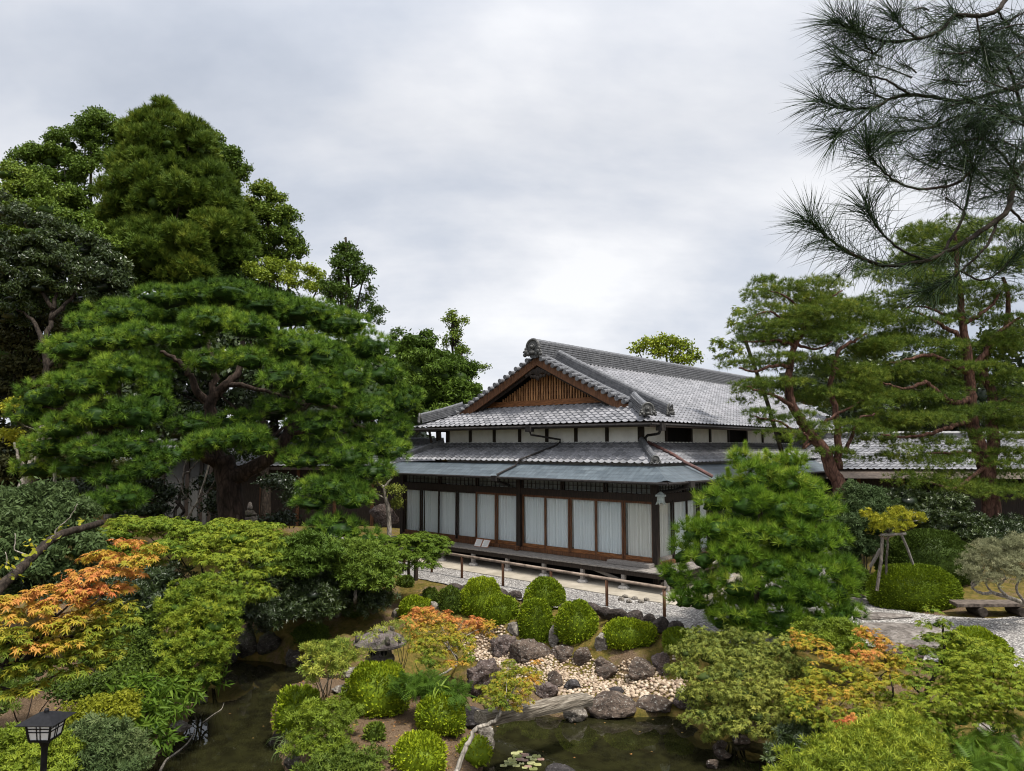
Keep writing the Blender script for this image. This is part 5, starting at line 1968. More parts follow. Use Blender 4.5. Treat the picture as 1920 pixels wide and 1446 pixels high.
bg('layered_tree', 'dull brownish green tree in flat layers at the left edge below the dark evergreen', 'tree', 40, 31, (40, 640, 31), cs, 'brownleaf', T_CLUMP, .30, 20, .2, .55, .7, .4, cn=.4, seed=53, flat=.4)
cs = [(10, 765, 25.5, 22, 8), (25, 755, 25.5, 14, 7), (140, 775, 27, 22, 7), (178, 782, 27, 18, 12), (125, 800, 27, 26, 6), (15, 815, 26, 26, 10), (45, 830, 26, 20, 9)]
bg('yellowing_tree', 'twiggy shrub with yellow leaves showing behind the left end of the big pine', 'shrub', 90, 27, (90, 770, 27), cs, 'gold', T_CLUMP, .2, 40, .06, .0, cn=.6, seed=55, bark='bark_pale')
cs = [(-30, 480, 41, 60, 50), (40, 470, 41, 60, 50), (110, 480, 41, 60, 50), (180, 490, 41, 60, 50), (250, 520, 41, 60, 50), (330, 540, 41, 60, 40), (-20, 560, 41, 60, 50), (60, 580, 41, 60, 50), (140, 590, 41, 60, 50), (220, 600, 41, 60, 50), (300, 620, 41, 60, 50), (0, 660, 41, 60, 50), (80, 680, 41, 60, 50), (160, 690, 41, 60, 60), (240, 700, 41, 60, 60), (400, 540, 41, 60, 40), (460, 560, 41, 50, 40), (520, 580, 41, 50, 40)]
bg('evergreen_tree', 'broad dark evergreen filling the gap behind the left-hand trees', 'tree', 130, 41, (130, 470, 41), cs, 'broad', T_CLUMP, .30, 15, .35, .7, cn=.4, seed=56, cr=(-.2, .5), bump=(.5, .9, .7))
# trees standing behind the big pine
cs = [(330, 650, 34, 60, 40), (400, 690, 34, 70, 40), (480, 700, 34, 70, 40), (560, 720, 35, 60, 40), (640, 740, 35, 60, 50), (700, 720, 35, 50, 50), (300, 720, 34, 60, 50), (250, 780, 34, 60, 50), (330, 800, 34, 60, 40), (740, 790, 36, 40, 40), (450, 640, 36, 70, 40), (560, 660, 36, 60, 40), (650, 680, 36, 50, 40)]
bg('evergreen_tree', 'dark bushy evergreen mostly hidden behind the big pine', 'tree', 500, 35, (470, 640, 35), cs, 'darkleaf', T_CLUMP, .42, 12, .3, .6, cn=.4, seed=57)
for i, (x0, y0, x1, y1, Y, r0, lab) in enumerate([(30, 945, 62, 870, 25.2, .24, 'leaning pale trunk of a bare-stemmed tree at the left edge'), (205, 925, 180, 860, 25, .15, 'grey crooked trunk rising under the left pads of the big pine'), (128, 945, 140, 880, 26, .08, 'thin dark forked trunk left of the grey crooked trunk'),
                                                (325, 965, 345, 890, 27, .07, 'slim twisted grey stem in front of the white wall panel'), (338, 985, 372, 935, 25.5, .06, 'slim pale stem leaning right beside the big pine trunk')]):
    b = gbase(x0, y0, Y)
    t = thing('slender_tree', lab, 'tree', b)
    m_ = MB()
    q = limb(m_, [b - (0, 0, .2), P(x0 * .6 + x1 * .4 + 3, y0 * .6 + y1 * .4, Y), P(x1, y1, Y), P(x1 + (x1 - x0) * .8, y1 - 90, Y + .4)], r0, r0 * .5, .02, 8, seed=i)
    wood_part('trunk', t, m_, 'bark_pale' if i in (0, 4) else 'bark_grey')
    m_ = MB()
    limb(m_, [P(x1, y1, Y), P(x1 + 22, y1 - 20, Y - .2), P(x1 + 40, y1 - 60, Y)], r0 * .5, r0 * .2, .03, 6, seed=i + 9)
    limb(m_, [P(x1, y1 + 20, Y), P(x1 - 25, y1 - 5, Y - .2), P(x1 - 35, y1 - 40, Y)], r0 * .4, r0 * .15, .03, 6, seed=i + 19)
    wood_part('limb', t, m_, 'bark_grey')
    cb = [blob_px(x1 + (x1 - x0) * .8 + dx, y1 - 95 + dyy, Y + .5, 34, 16) for dx, dyy in ((-30, 0), (20, -20), (45, 10))]
    crown_part('crown', t, fill_blobs(cb, 30, T_CLUMP, .22, seed=70 + i, cr=(0, .8)), 'brownleaf' if i < 3 else 'darkleaf')

cs = [(265, 905, 26.5, 40, 16), (310, 925, 26.8, 40, 20), (280, 955, 26.2, 40, 20), (390, 905, 27.5, 30, 18), (400, 950, 26.5, 26, 24), (330, 985, 25.8, 40, 14), (490, 985, 25.5, 30, 12), (530, 975, 26, 30, 14), (230, 975, 25.6, 40, 18), (150, 925, 27.5, 50, 30), (90, 930, 27.5, 40, 24), (520, 905, 29, 40, 16), (560, 930, 28.5, 40, 24)]
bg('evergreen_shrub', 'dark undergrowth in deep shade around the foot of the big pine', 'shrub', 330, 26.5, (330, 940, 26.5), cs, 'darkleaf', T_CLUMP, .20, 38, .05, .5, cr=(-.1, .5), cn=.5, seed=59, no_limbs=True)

wood = []
rw = np.random.default_rng(8)
for px, py, Y in [(x, y, 43 + rw.uniform(0, 6)) for x in range(-420, 800, 62) for y in (690, 760, 830, 900)] + [(x, y, 46 + rw.uniform(0, 6)) for x in range(1500, 2400, 62) for y in (735, 800, 870, 930)]:
    wood.append(blob_px(px + rw.uniform(-20, 20), py + rw.uniform(-14, 14), Y, 52, 44))
wr = join([fill_blobs(wood, 9, T_CLUMP, .36, .4, .6, (-.1, .7), .3, seed=95), core_blobs(wood, .8, .0)])
tag(tri_mesh('woodland', wr[0], wr[1], M['darkleaf'], attr=wr[2]), 'dark woodland behind the garden and the houses', 'woodland', kind='stuff')

# ---- trees behind the right garden
cs = [(1560, 700, 38, 40, 30), (1610, 690, 38, 50, 40), (1600, 760, 38, 50, 30), (1890, 640, 36, 50, 50), (1905, 720, 36, 40, 60), (1880, 780, 36, 40, 30), (1700, 700, 40, 60, 40), (1780, 690, 40, 60, 40), (1740, 760, 40, 60, 30)]
bg('evergreen_tree', 'dark evergreen mass seen through the branches of the two red pines', 'tree', 1760, 39, (1760, 660, 39), cs, 'darkleaf', T_CLUMP, .40, 11, .3, .4, cn=.4, seed=61)
cs = [(1345, 640, 26, 14, 8), (1362, 648, 26, 18, 10), (1355, 668, 26, 16, 10), (1378, 610, 26, 16, 14), (1385, 660, 26, 18, 12), (1335, 655, 26, 8, 6), (1345, 672, 26, 8, 5), (1385, 585, 26, 16, 12)]
bg('maple_tree', 'thin maple sprays sticking out left of the leaning red pine, above the roof', 'tree', 1500, 24.2, (1395, 630, 25), cs, 'maple_green', T_MAPLE[:1], .13, 90, .1, .0, .5, .6, cn=.8, seed=63, axis_is='y', no_limbs=True)

# ------------------------------------------------------------------ garden: rocks
M['rock_brown'] = m_rock('brown_grey_rock', (.088, .064, .049), (.19, .145, .112), (.021, .016, .013))
M['rock_purple'] = m_rock('purplish_rock', (.105, .076, .066), (.225, .175, .155), (.025, .018, .016), (.45, .43, .42), scale=4)
M['rock_pale'] = m_rock('pale_rock', (.22, .195, .165), (.42, .39, .34), (.075, .062, .05), (.52, .50, .45))
M['rock_moss'] = m_rock('mossy_rock', (.070, .060, .048), (.15, .13, .105), (.018, .015, .012), (.30, .29, .25), (.040, .052, .014))
M['rock_dark'] = m_rock('dark_wet_rock', (.045, .040, .040), (.10, .09, .09), (.014, .012, .012), (.2, .19, .19))
M['rock_edge'] = m_rock('edging_rock', (.050, .039, .034), (.10, .08, .068), (.018, .014, .012), (.15, .13, .115))
M['slab'] = m_rock('worn_slab', (.16, .14, .125), (.26, .235, .21), (.09, .08, .07), (.30, .28, .26), scale=1.6)


def rock_mesh(name, c, rad, mat, seed, parent=None, off=None, sub=4, facet=7, rough=.22):
    v0, t0 = ico(sub)
    r = np.random.default_rng(seed)
    v = v0.copy()
    for k in range(facet):
        d = r.normal(size=3)
        d /= np.linalg.norm(d)
        lim = r.uniform(.50, .82)
        e = v @ d
        v -= np.outer(np.maximum(e - lim, 0) * .88, d)
    v *= (1 + 1.25 * rough * (fbm(v0 + seed * 3.1, 1.7, seed, 4) - .5) * 2 + .28 * (np.abs(fbm(v0 * (1, 1, 1.8) + seed, 3.4, seed + 5, 4) - .5) * -2 + .2) * (rough / .22) ** .5)[:, None]
    a = r.uniform(0, 6.28)
    cs_, sn = math.cos(a), math.sin(a)
    v = v @ np.array([[cs_, sn, 0], [-sn, cs_, 0], [0, 0, 1]])
    v = v / np.abs(v).max(0)
    return tri_mesh(name, c + v * rad, t0, M[mat], parent=parent, off=off, smooth=False)


def rock(label, px, yt, yb, w, mat='rock_brown', seed=0, name='garden_rock', cat='rock', group=None, Y=None, dep=.8, sub=4, rough=.22):
    if Y is None:
        b = hit(px, yb)
    else:
        b = P(px, yb, Y)
    Y = b[1]
    s = Y / FPX
    rx = w * s / 2
    ry = rx * dep
    c = np.array([b[0], b[1] + ry * .8, 0])
    top = P(px, yt, Y + ry * .6)[2]
    rz = max((top - b[2]) * .62, .05)
    c[2] = top - rz
    base = np.array([c[0], c[1], b[2]])
    o = rock_mesh(name, c, np.array([rx * 1.04, ry, rz]), mat, seed + 1, off=base, sub=sub, rough=rough)
    return tag(o, label, cat, group)


for i, (label, px, yt, yb, w, mat, kw) in enumerate([
        ('jagged purplish rock standing behind the left end of the pebble beach', 943, 1184, 1232, 62, 'rock_purple', dict(rough=.4)),
        ('long low dark boulder under the tall barrel-shaped bush', 990, 1200, 1246, 86, 'rock_brown', {}),
        ('squat dark boulder right of the long low one, at the back of the pebbles', 1056, 1212, 1246, 56, 'rock_brown', {}),
        ('upright flat-faced brown rock rising from the pebbles', 1096, 1204, 1258, 38, 'rock_brown', dict(rough=.12)),
        ('pinkish rock wedged between two clipped bushes', 1040, 1166, 1212, 22, 'rock_pale', {}),
        ('pinkish lumpy rock left of the oblong clipped bush', 1126, 1186, 1228, 32, 'rock_pale', {}),
        ('small brown rock behind the wedge-shaped rock on the pebbles', 1132, 1230, 1256, 30, 'rock_brown', {}),
        ('wedge-shaped grey rock lying on the pebbles', 1138, 1244, 1278, 48, 'rock_brown', dict(rough=.1)),
        ('rounded dark boulder on the right side of the pebble beach', 1202, 1234, 1276, 56, 'rock_brown', dict(rough=.12)),
        ('tall lichen-spotted boulder at the right end of the pebble beach', 1244, 1216, 1270, 42, 'rock_purple', {}),
        ('small pale rock low beside the left foot of the barrel-shaped bush', 962, 1166, 1196, 26, 'rock_pale', {}),
        ('big craggy rock with a dark top at the left tip of the pebble beach', 906, 1230, 1304, 62, 'rock_purple', dict(rough=.42)),
        ('dark upright rock in the middle of the pebbles', 1040, 1258, 1294, 30, 'rock_brown', {}),
        ('low dark rock right behind the wooden beam', 1072, 1274, 1300, 36, 'rock_dark', {}),
        ('whitish grey rock behind the middle of the wooden beam', 1024, 1280, 1312, 46, 'rock_purple', {}),
        ('wide flat-topped boulder at the water right of the wooden beam', 1150, 1300, 1350, 96, 'rock_brown', dict(rough=.15)),
        ('brown boulder in the shore wall between the wide boulder and the olive shrubs', 1230, 1306, 1346, 70, 'rock_brown', {}),
        ('small dark rock on top of the pebbles near the water', 1154, 1288, 1306, 34, 'rock_dark', {}),
        ('purplish rock under the left edge of the olive shrubs', 1288, 1294, 1336, 46, 'rock_purple', {}),
        ('pile of pale stones set under the end of the wooden beam', 1078, 1314, 1358, 50, 'rock_pale', dict(rough=.4)),
        ('flat dark rock carrying the near end of the wooden beam', 882, 1326, 1372, 60, 'rock_dark', dict(rough=.1)),
        ('pale upright rock at the right tip of the island', 908, 1362, 1408, 38, 'rock_pale', dict(rough=.4)),
        ('leaning pale stone at the edge of the water below the olive shrubs', 1352, 1384, 1416, 28, 'rock_brown', {}),
        ('smooth brown stone in the water below the leaning pale stone', 1360, 1406, 1428, 34, 'rock_brown', dict(rough=.08)),
        ('flat grey stone half hidden under the olive shrubs by the water', 1390, 1378, 1398, 36, 'rock_brown', {}),
        ('dark stone breaking the water at the bottom edge', 1052, 1438, 1462, 56, 'rock_dark', dict(rough=.08)),
        ('small dark stone breaking the water at the bottom right', 1340, 1424, 1444, 26, 'rock_brown', {}),
        ('large slanting pale rock on the moss beside the light green tree', 688, 1128, 1154, 34, 'rock_pale', {}),
        ('white-flecked rock left of the low dark bush on the moss', 628, 1128, 1162, 22, 'rock_pale', dict(rough=.4)),
        ('pinkish rock left of the flat bright green bush', 742, 1140, 1160, 18, 'rock_pale', {}),
        ('pale rock beside the smallest round bush', 790, 1112, 1126, 20, 'rock_pale', {}),
        ('pale rock between the flat bright bush and the dark round bush', 812, 1128, 1146, 22, 'rock_pale', {}),
        ('flat stone at the water left of the stone lantern', 664, 1252, 1276, 50, 'rock_pale', {}),
        ('white-marked mossy rock at the water edge left of the sapling', 548, 1214, 1252, 34, 'rock_moss', dict(rough=.3)),
        ('tall mossy rock in the left bank wall', 500, 1184, 1240, 46, 'rock_moss', {}),
        ('broad mossy rock in the left bank wall', 455, 1176, 1240, 46, 'rock_moss', {}),
        ('mossy rock high in the left bank wall', 492, 1150, 1190, 38, 'rock_moss', {}),
        ('reddish mossy rock at the left end of the bank wall', 428, 1200, 1246, 36, 'rock_moss', {}),
        ('mossy rock beneath the dark round bush on the bank', 575, 1216, 1258, 50, 'rock_moss', {}),
        ('crumbling pale rock on the left shore below the bamboo grass', 322, 1352, 1388, 54, 'rock_pale', dict(rough=.4)),
        ('mossy rock on the left shore under the overhanging green shrub', 372, 1296, 1322, 30, 'rock_moss', {}),
        ('broad flat dark rock behind the maples at the edge of the gravel', 1706, 1204, 1246, 84, 'rock_purple', dict(rough=.15, dep=.7)),
        ('pale rock under the green maple at the right edge', 1898, 1306, 1330, 44, 'rock_pale', {}),
        ('grey rock at the foot of the green maple', 1856, 1358, 1384, 36, 'rock_pale', {}),
        ('brown pointed rock on bare soil in the bottom right corner', 1906, 1376, 1412, 36, 'rock_brown', {}),
        ('large grey boulder below the bare twisted shrub left of the hall', 716, 944, 986, 56, 'rock_purple', dict(Y=27.5)),
        ('pale rock at the foot of the propped golden tree', 1652, 1074, 1098, 26, 'rock_pale', dict(Y=19.5)),
        ('pink-grey rock on the island shore by the left bush', 514, 1370, 1400, 26, 'rock_moss', {}),
        ('mossy rock on the island shore in the bottom corner', 548, 1418, 1450, 40, 'rock_moss', {}),
        ('low rock behind the big island bush', 640, 1286, 1304, 44, 'rock_pale', {})]):
    rock(label, px, yt, yb, w, mat, 100 + i, **kw)

# row of dark edging stones along the gravel
es = [(876, 1098, 1112, 30), (852, 1096, 1110, 24), (905, 1102, 1118, 30), (937, 1106, 1124, 28), (965, 1109, 1124, 24), (990, 1112, 1128, 22), (1062, 1130, 1146, 28), (1090, 1130, 1146, 22), (1112, 1132, 1152, 26), (1132, 1138, 1158, 24), (1156, 1140, 1164, 36), (1192, 1146, 1168, 26), (1218, 1152, 1176, 26), (1240, 1158, 1184, 26), (1270, 1166, 1188, 28)]
for i, (px, yt, yb, w) in enumerate(es):
    b = P(px, yb, G(px, yb, G0)[1])
    rock('dark worn stone set upright in the row that edges the gravel', px, yt - 2, yb, w * 1.22, 'rock_edge', 300 + i, 'edging_stone', 'stone', 'edging stones along the gravel', Y=b[1] + .05, dep=.55, sub=4, rough=.1)
# stepping stones in the gravel path
for i, (lab, px, py, w, d) in enumerate([('large flat slab, longest of the stepping stones in the gravel path', 1690, 1186, 1.55, .85), ('flat slab nearest the maples, with an angular end', 1742, 1210, 1.0, .42), ('flat stepping stone half covered by gravel near the young pine', 1640, 1156, .95, .40), ('low stepping stone farthest along the gravel path', 1610, 1128, .6, .4)]):
    q = G(px, py, G0)
    o = rock_mesh('stepping_stone', q + np.array([0, 0, -.01]), np.array([w, d, .11]), 'slab', 340 + i, off=q, facet=9, rough=.10)
    tag(o, lab, 'stone')
for i, (px, py) in enumerate([(1165, 1126), (1180, 1130), (1190, 1124), (1202, 1130), (1172, 1121), (1212, 1127)]):
    q = G(px, py, G0)
    tag(rock_mesh('cobble', q + np.array([0, 0, .03]), np.array([.09, .07, .06]), 'rock_pale', 360 + i, off=q, sub=3, facet=3, rough=.05), 'round cobble in the small heap beside the concrete apron', 'stone', 'cobbles heaped beside the apron')

# ------------------------------------------------------------------ pebble beach
PB = pxpoly([(868, 1226), (905, 1220), (930, 1222), (960, 1236), (1010, 1250), (1060, 1252), (1110, 1258), (1130, 1268), (1170, 1268), (1220, 1274), (1262, 1268), (1290, 1290), (1280, 1300), (1240, 1306), (1190, 1300), (1150, 1304), (1110, 1300), (1060, 1300), (1010, 1282), (960, 1268), (925, 1250), (880, 1240)], -1.0)


def m_pebble():
    m, nt, out = new_mat('cream_pebble')
    a = NN(nt, 'ShaderNodeObjectInfo')
    at = NN(nt, 'ShaderNodeAttribute', attribute_name='c')
    v = coords(nt, 'Object')
    n = noise(nt, v, 30, 3, .6)
    t = math_n(nt, 'FRACT', math_n(nt, 'ADD', a.outputs['Random'], at.outputs['Fac']))
    c = ramp(nt, [(0, (.15, .105, .07)), (.3, (.28, .21, .145)), (.7, (.39, .31, .225)), (.92, (.48, .41, .32)), (1, (.20, .125, .09))], t)
    cc = mix_c(nt, .25, c.outputs[0], ramp(nt, [(.3, (.6, .55, .5)), (.7, (1, 1, 1))], n).outputs[0], 'MULTIPLY')
    principled(nt, out, cc, .65, .3)
    return m


M['pebble'] = m_pebble()
v0, t0 = ico(2)
pr = np.random.default_rng(77)
protos = []
for k in range(6):
    v = v0 * (1 + .14 * (fbm(v0 + k * 5, 1.7, k, 2) - .5) * 2)[:, None]
    me_o = tri_mesh('pebble', v, t0, M['pebble'], attr=np.zeros(len(v)), smooth=True, local=True)
    protos.append(me_o.data)
    bpy.data.objects.remove(me_o)
lo_, hi_ = PB.min(0), PB.max(0)
cand = lo_ + (hi_ - lo_) * pr.random((60000, 2))
cand = cand[in_poly(cand, PB)]
cell, keep = {}, []
for q in cand:
    k = (int(q[0] / .062), int(q[1] / .062))
    if k not in cell:
        cell[k] = 1
        keep.append(q)
keep = np.array(keep)
kz = ground_z(keep)
order = np.argsort(keep[:, 1] + pr.random(len(keep)) * .8)
bigs = order[:300]
rest = order[300:]
for i in bigs:
    o = bpy.data.objects.new('pebble', protos[int(pr.integers(6))])
    COL.objects.link(o)
    s = pr.uniform(.030, .054)
    o.location = (keep[i][0], keep[i][1], kz[i] + s * .30)
    o.scale = (s * pr.uniform(.8, 1.15), s * pr.uniform(.75, 1.0), s * .68)
    o.rotation_euler = (pr.uniform(-.3, .3), pr.uniform(-.3, .3), pr.uniform(0, 6.28))
    tag(o, 'cream coloured rounded pebble lying on the small pebble beach', 'pebble', 'pebbles of the small beach')
vv_, tt_, cc_ = [], [], []
v1, t1 = ico(1)
b0 = 0
for i in rest:
    s = pr.uniform(.030, .05)
    a = pr.uniform(0, 6.28)
    w = v1 * np.array([s * pr.uniform(.8, 1.15), s * pr.uniform(.75, 1), s * .68])
    w = w @ np.array([[math.cos(a), math.sin(a), 0], [-math.sin(a), math.cos(a), 0], [0, 0, 1]])
    vv_.append(w + np.array([keep[i][0], keep[i][1], kz[i] + s * .3]))
    tt_.append(t1 + b0)
    cc_.append(np.full(len(w), pr.random()))
    b0 += len(w)
o = tri_mesh('pebble_beach', np.vstack(vv_), np.vstack(tt_), M['pebble'], attr=np.concatenate(cc_), smooth=True)
tag(o, 'cream pebbles covering the back of the small beach', 'pebbles', kind='stuff')

# ------------------------------------------------------------------ clipped bushes
def dome(name, label, px, yt, yb, w, mat, size=.058, dens=1150, Y=None, dep=.9, c=(.1, .95), sq=.86, lump=.24, cn=1.2, temps=T_OVAL, group=None, cat='bush', seed=0):
    """A clipped bush: a full dome down to the ground with a dense skin of small leaves over a dark core."""
    b = hit(px, yb) if Y is None else P(px, yb, Y)
    Y = b[1]
    s = Y / FPX
    rx = w * s / 2
    ry = rx * dep
    top = P(px, yt, Y + ry * .7)[2]
    h = max((top - b[2]) * 1.10, .12)
    top = b[2] + h
    base = np.array([b[0], b[1] + ry * .85, b[2]])
    t = thing(name, label, cat, base, group)
    cz = b[2] + h * .36
    cen = np.array([base[0], base[1], cz])
    rad = np.array([rx, ry, top - cz])
    area = 2 * math.pi * (rx * ry + rx * h + ry * h) / 1.6
    n = int(area * dens)
    d = rand_dirs(n)
    d[:, 2] = np.where(d[:, 2] < -.55, -d[:, 2], d[:, 2])

    def shape(d):
        q = np.sign(d) * np.abs(d) ** sq
        q = q / np.linalg.norm(q, axis=1, keepdims=True) ** .55
        r = 1 + lump * (fbm(d + seed * 3.3, 2.3, seed, 3) - .5) * 2
        return q * r[:, None]
    sh = shape(d)
    sink = np.abs(rng.normal(size=n)) * .045
    pos = cen + sh * rad * (1 - sink)[:, None]
    pos[:, 2] = np.maximum(pos[:, 2], b[2] - .02)
    ax = unit(d / rad) * .75 + np.array([0, 0, .35]) + rand_dirs(n) * .6
    cv = np.clip(c[0] + (c[1] - c[0]) * (.55 * fbm(pos, cn / max(rx, .2), seed, 2) + .45 * rng.random(n)), 0, 1)
    res = inst(temps, pos, ax, size * rng.uniform(.7, 1.3, n), axis_is='z' if temps is not T_OVAL else 'y', c=cv)
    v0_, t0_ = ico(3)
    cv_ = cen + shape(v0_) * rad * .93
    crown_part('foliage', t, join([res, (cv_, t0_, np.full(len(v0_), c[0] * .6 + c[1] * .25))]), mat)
    m_ = MB()
    for k in range(3):
        a = k * 2.1 + seed
        limb(m_, [base + (0, 0, -.06), base + np.array([.25 * rx * math.cos(a), .25 * ry * math.sin(a), h * .35]), base + np.array([.5 * rx * math.cos(a), .5 * ry * math.sin(a), h * .6])], .025, .01, 0, 5)
    wood_part('stem', t, m_, 'bark_dark')
    return t


for i, (label, px, yt, yb, w, mat, kw) in enumerate([
        ('bright green clipped round bush, tallest in the row nearest the railing', 902, 1094, 1160, 80, 'azalea', {}),
        ('clipped round bush standing alone right of centre, closest to the railing', 1024, 1092, 1150, 74, 'azalea', dict(c=(.0, .8))),
        ('round clipped bush overlapping the front of the tallest bright one', 938, 1124, 1176, 66, 'azalea', dict(c=(.0, .75))),
        ('tall barrel-shaped clipped bush above the long low boulder', 1005, 1131, 1208, 66, 'azalea', dict(c=(.0, .8), lump=.18)),
        ('large round clipped bush between the barrel-shaped and the oblong bush', 1085, 1136, 1206, 76, 'azalea', dict(c=(.0, .85), lump=.18)),
        ('oblong yellow-green clipped bush, widest above the pebble beach', 1184, 1168, 1218, 98, 'azalea', dict(c=(.1, .95), lump=.2, dep=.6)),
        ('small dark green ball of a bush next to the olive shrubs', 1276, 1183, 1224, 52, 'azalea', dict(c=(.0, .7))),
        ('flat-topped bright green bush left of the small orange maple', 776, 1124, 1162, 60, 'azalea', dict(c=(.15, .9))),
        ('dark clipped bush left of the tallest bright bush', 842, 1106, 1152, 42, 'azalea_dark', dict(c=(.1, .9))),
        ('smallest round clipped bush, at the edge of the moss', 806, 1107, 1132, 28, 'azalea_dark', dict(c=(.2, .9))),
        ('big bright green bush on the island in front of the stone lantern', 697, 1254, 1346, 122, 'azalea', dict(c=(.1, 1.0), lump=.16, size=.06, dens=700)),
        ('round clipped bush on the bare soil of the island', 822, 1310, 1384, 92, 'azalea', dict(c=(.05, .95), size=.055)),
        ('clipped bush with reddish tips at the bottom of the island', 782, 1388, 1462, 96, 'azalea', dict(c=(.25, 1.0), size=.055)),
        ('low dark bush on the moss beside the slanting pale rock', 660, 1134, 1162, 42, 'azalea_dark', dict(c=(.2, 1))),
        ('spreading dark green bush on the bank above the left water', 575, 1176, 1222, 66, 'azalea_dark', dict(c=(.1, .9), lump=.25)),
        ('tiny dark bush in front of the maple by the veranda', 758, 1082, 1102, 30, 'azalea_dark', dict(c=(.2, .9))),
        ('lush bush at the left end of the island', 548, 1298, 1382, 84, 'azalea', dict(c=(.0, .75), size=.07, lump=.25, dens=520)),
        ('long rounded hedge beside the bench', 1738, 1068, 1148, 166, 'azalea', dict(c=(.0, .62), dep=.6, sq=.85, lump=.10, size=.055, dens=1700)),
        ('broad dome of an azalea behind the right-hand maples', 1852, 1190, 1272, 120, 'azalea', dict(c=(.05, .8), dep=.7)),
        ('low bush with small reddish leaves between the island bushes', 700, 1362, 1392, 34, 'azalea_dark', dict(c=(.3, 1))),
        ('low bush in the corner right of the bright yellow-green shrub', 1736, 1426, 1470, 130, 'azalea_dark', dict(c=(.3, 1), lump=.3)),
        ('wide dark azalea mound behind the long hedge', 1770, 1005, 1100, 190, 'azalea_dark', dict(Y=20.5, c=(.0, .7), dep=.6, lump=.2)),
        ('small leafy bush at the right tip of the island', 888, 1392, 1440, 60, 'azalea', dict(c=(.2, .9), lump=.35, dens=450, size=.06)),
        ('little green bush beside the gravel behind the young pine', 1612, 1065, 1108, 60, 'azalea_dark', dict(Y=20, c=(.1, .8), lump=.3))]):
    dome('clipped_bush', label, px, yt, yb, w, mat, seed=200 + i, **kw)

# ------------------------------------------------------------------ loose shrubs and small trees
def shrub(name, label, cat, base_px, spec, mat, temps, size, per, stems=5, r0=.03, core=.45, bark='bark_grey', up=.4, jit=.7, cr=(.05, .95), cn=1.0, axis_is='z', inner=.28, under=.5, flat=0., seed=0, group=None, stem_to=1.0, Yb=None, trunk=None, core_c=.04, cmix=.4, dens_k=1.5, bump=.40, bz=.72):
    b = hit(*base_px) if Yb is None else gbase(base_px[0], base_px[1], Yb)
    if flat:
        bz *= .6
    if len(spec) < 4:
        bump = 0
    t = thing(name, label, cat, b, group)
    bl = [blob_px(*s) for s in spec]
    if trunk:
        for i, (pts, a, z) in enumerate(trunk):
            m_ = MB()
            limb(m_, pts, a, z, .006, 8, seed=seed + i)
            wood_part('trunk' if i == 0 else 'limb', t, m_, bark)
    r = np.random.default_rng(seed)
    idx = r.permutation(len(bl))[:stems]
    for k in idx:
        c = bl[k][0]
        m_ = MB()
        s = b + np.array([r.normal() * .06, r.normal() * .06, -.1])
        if trunk and len(trunk[0][0]) > 1:
            s = np.array(trunk[0][0][-1])
        e = s + (c - s) * stem_to
        limb(m_, [s, s * .55 + e * .45 + np.array([r.normal() * .06, r.normal() * .06, .08]), e], r0, r0 * .35, .008, 6, seed=seed + k)
        wood_part('stem', t, m_, bark)
    fb_ = bl
    if bump:
        mr = float(np.mean([q[1][0] for q in bl]))
        fb_ = bumps(bl, mr * bump, .30 / (mr * bump) ** 2, bz, .35, seed, .62, 1.16)
        per = per * .62
    parts = [fill_blobs(fb_, per * dens_k, temps, size, up, jit, cr, cn, axis_is, under, inner, seed, flat, cmix=cmix)]
    if core:
        parts.append(core_blobs(bl, core, core_c))
    crown_part('foliage', t, join(parts), mat)
    return t


# orange maple, front left (c: 0 green, .45 yellow, .7 orange, 1 red)
om = [(285, 1035, 6.7, 26, 12, .45), (240, 1022, 6.7, 26, 12, .72), (262, 1052, 6.6, 30, 12, .62), (215, 1050, 6.6, 26, 14, .74), (180, 1046, 6.6, 26, 12, .72), (195, 1075, 6.5, 30, 14, .78), (155, 1082, 6.4, 34, 14, .80), (110, 1108, 6.3, 34, 14, .70), (235, 1080, 6.6, 26, 14, .68), (165, 1112, 6.3, 36, 14, .86), (120, 1130, 6.2, 36, 16, .82), (70, 1118, 6.2, 34, 14, .68), (25, 1130, 6.2, 34, 16, .62), (60, 1150, 6.1, 40, 16, .64), (15, 1165, 6.1, 34, 16, .52), (205, 1110, 6.5, 30, 14, .66), (245, 1108, 6.6, 20, 10, .62), (180, 1145, 6.4, 36, 16, .55), (220, 1140, 6.5, 30, 14, .44), (240, 1165, 6.5, 26, 14, .38), (130, 1165, 6.2, 36, 16, .64), (90, 1180, 6.1, 36, 16, .60), (40, 1195, 6.0, 36, 18, .40), (195, 1175, 6.4, 34, 14, .42), (160, 1195, 6.3, 36, 14, .42), (215, 1195, 6.5, 26, 12, .33), (70, 1218, 6.0, 36, 16, .74), (110, 1210, 6.1, 34, 16, .58), (15, 1225, 6.0, 30, 18, .34), (150, 1228, 6.2, 36, 14, .40), (195, 1232, 6.4, 28, 12, .36), (55, 1252, 6.0, 36, 16, .46), (100, 1250, 6.1, 30, 14, .36), (20, 1268, 6.0, 30, 16, .42), (75, 1200, 6.2, 18, 26, .82), (130, 1262, 6.2, 30, 12, .36), (170, 1258, 6.3, 22, 10, .34), (25, 1305, 6.0, 28, 14, .46), (60, 1292, 6.0, 24, 12, .44), (-40, 1150, 6.1, 50, 24, .55), (-50, 1220, 6.0, 50, 30, .42), (-90, 1180, 6.0, 50, 40, .5), (-40, 1290, 6.0, 40, 20, .4)]
om = [(*q[:5], q[5] * .86) for q in om]
omb = np.array([-5.2, 6.4, float(ground_z([[-5.2, 6.4]])[0])])
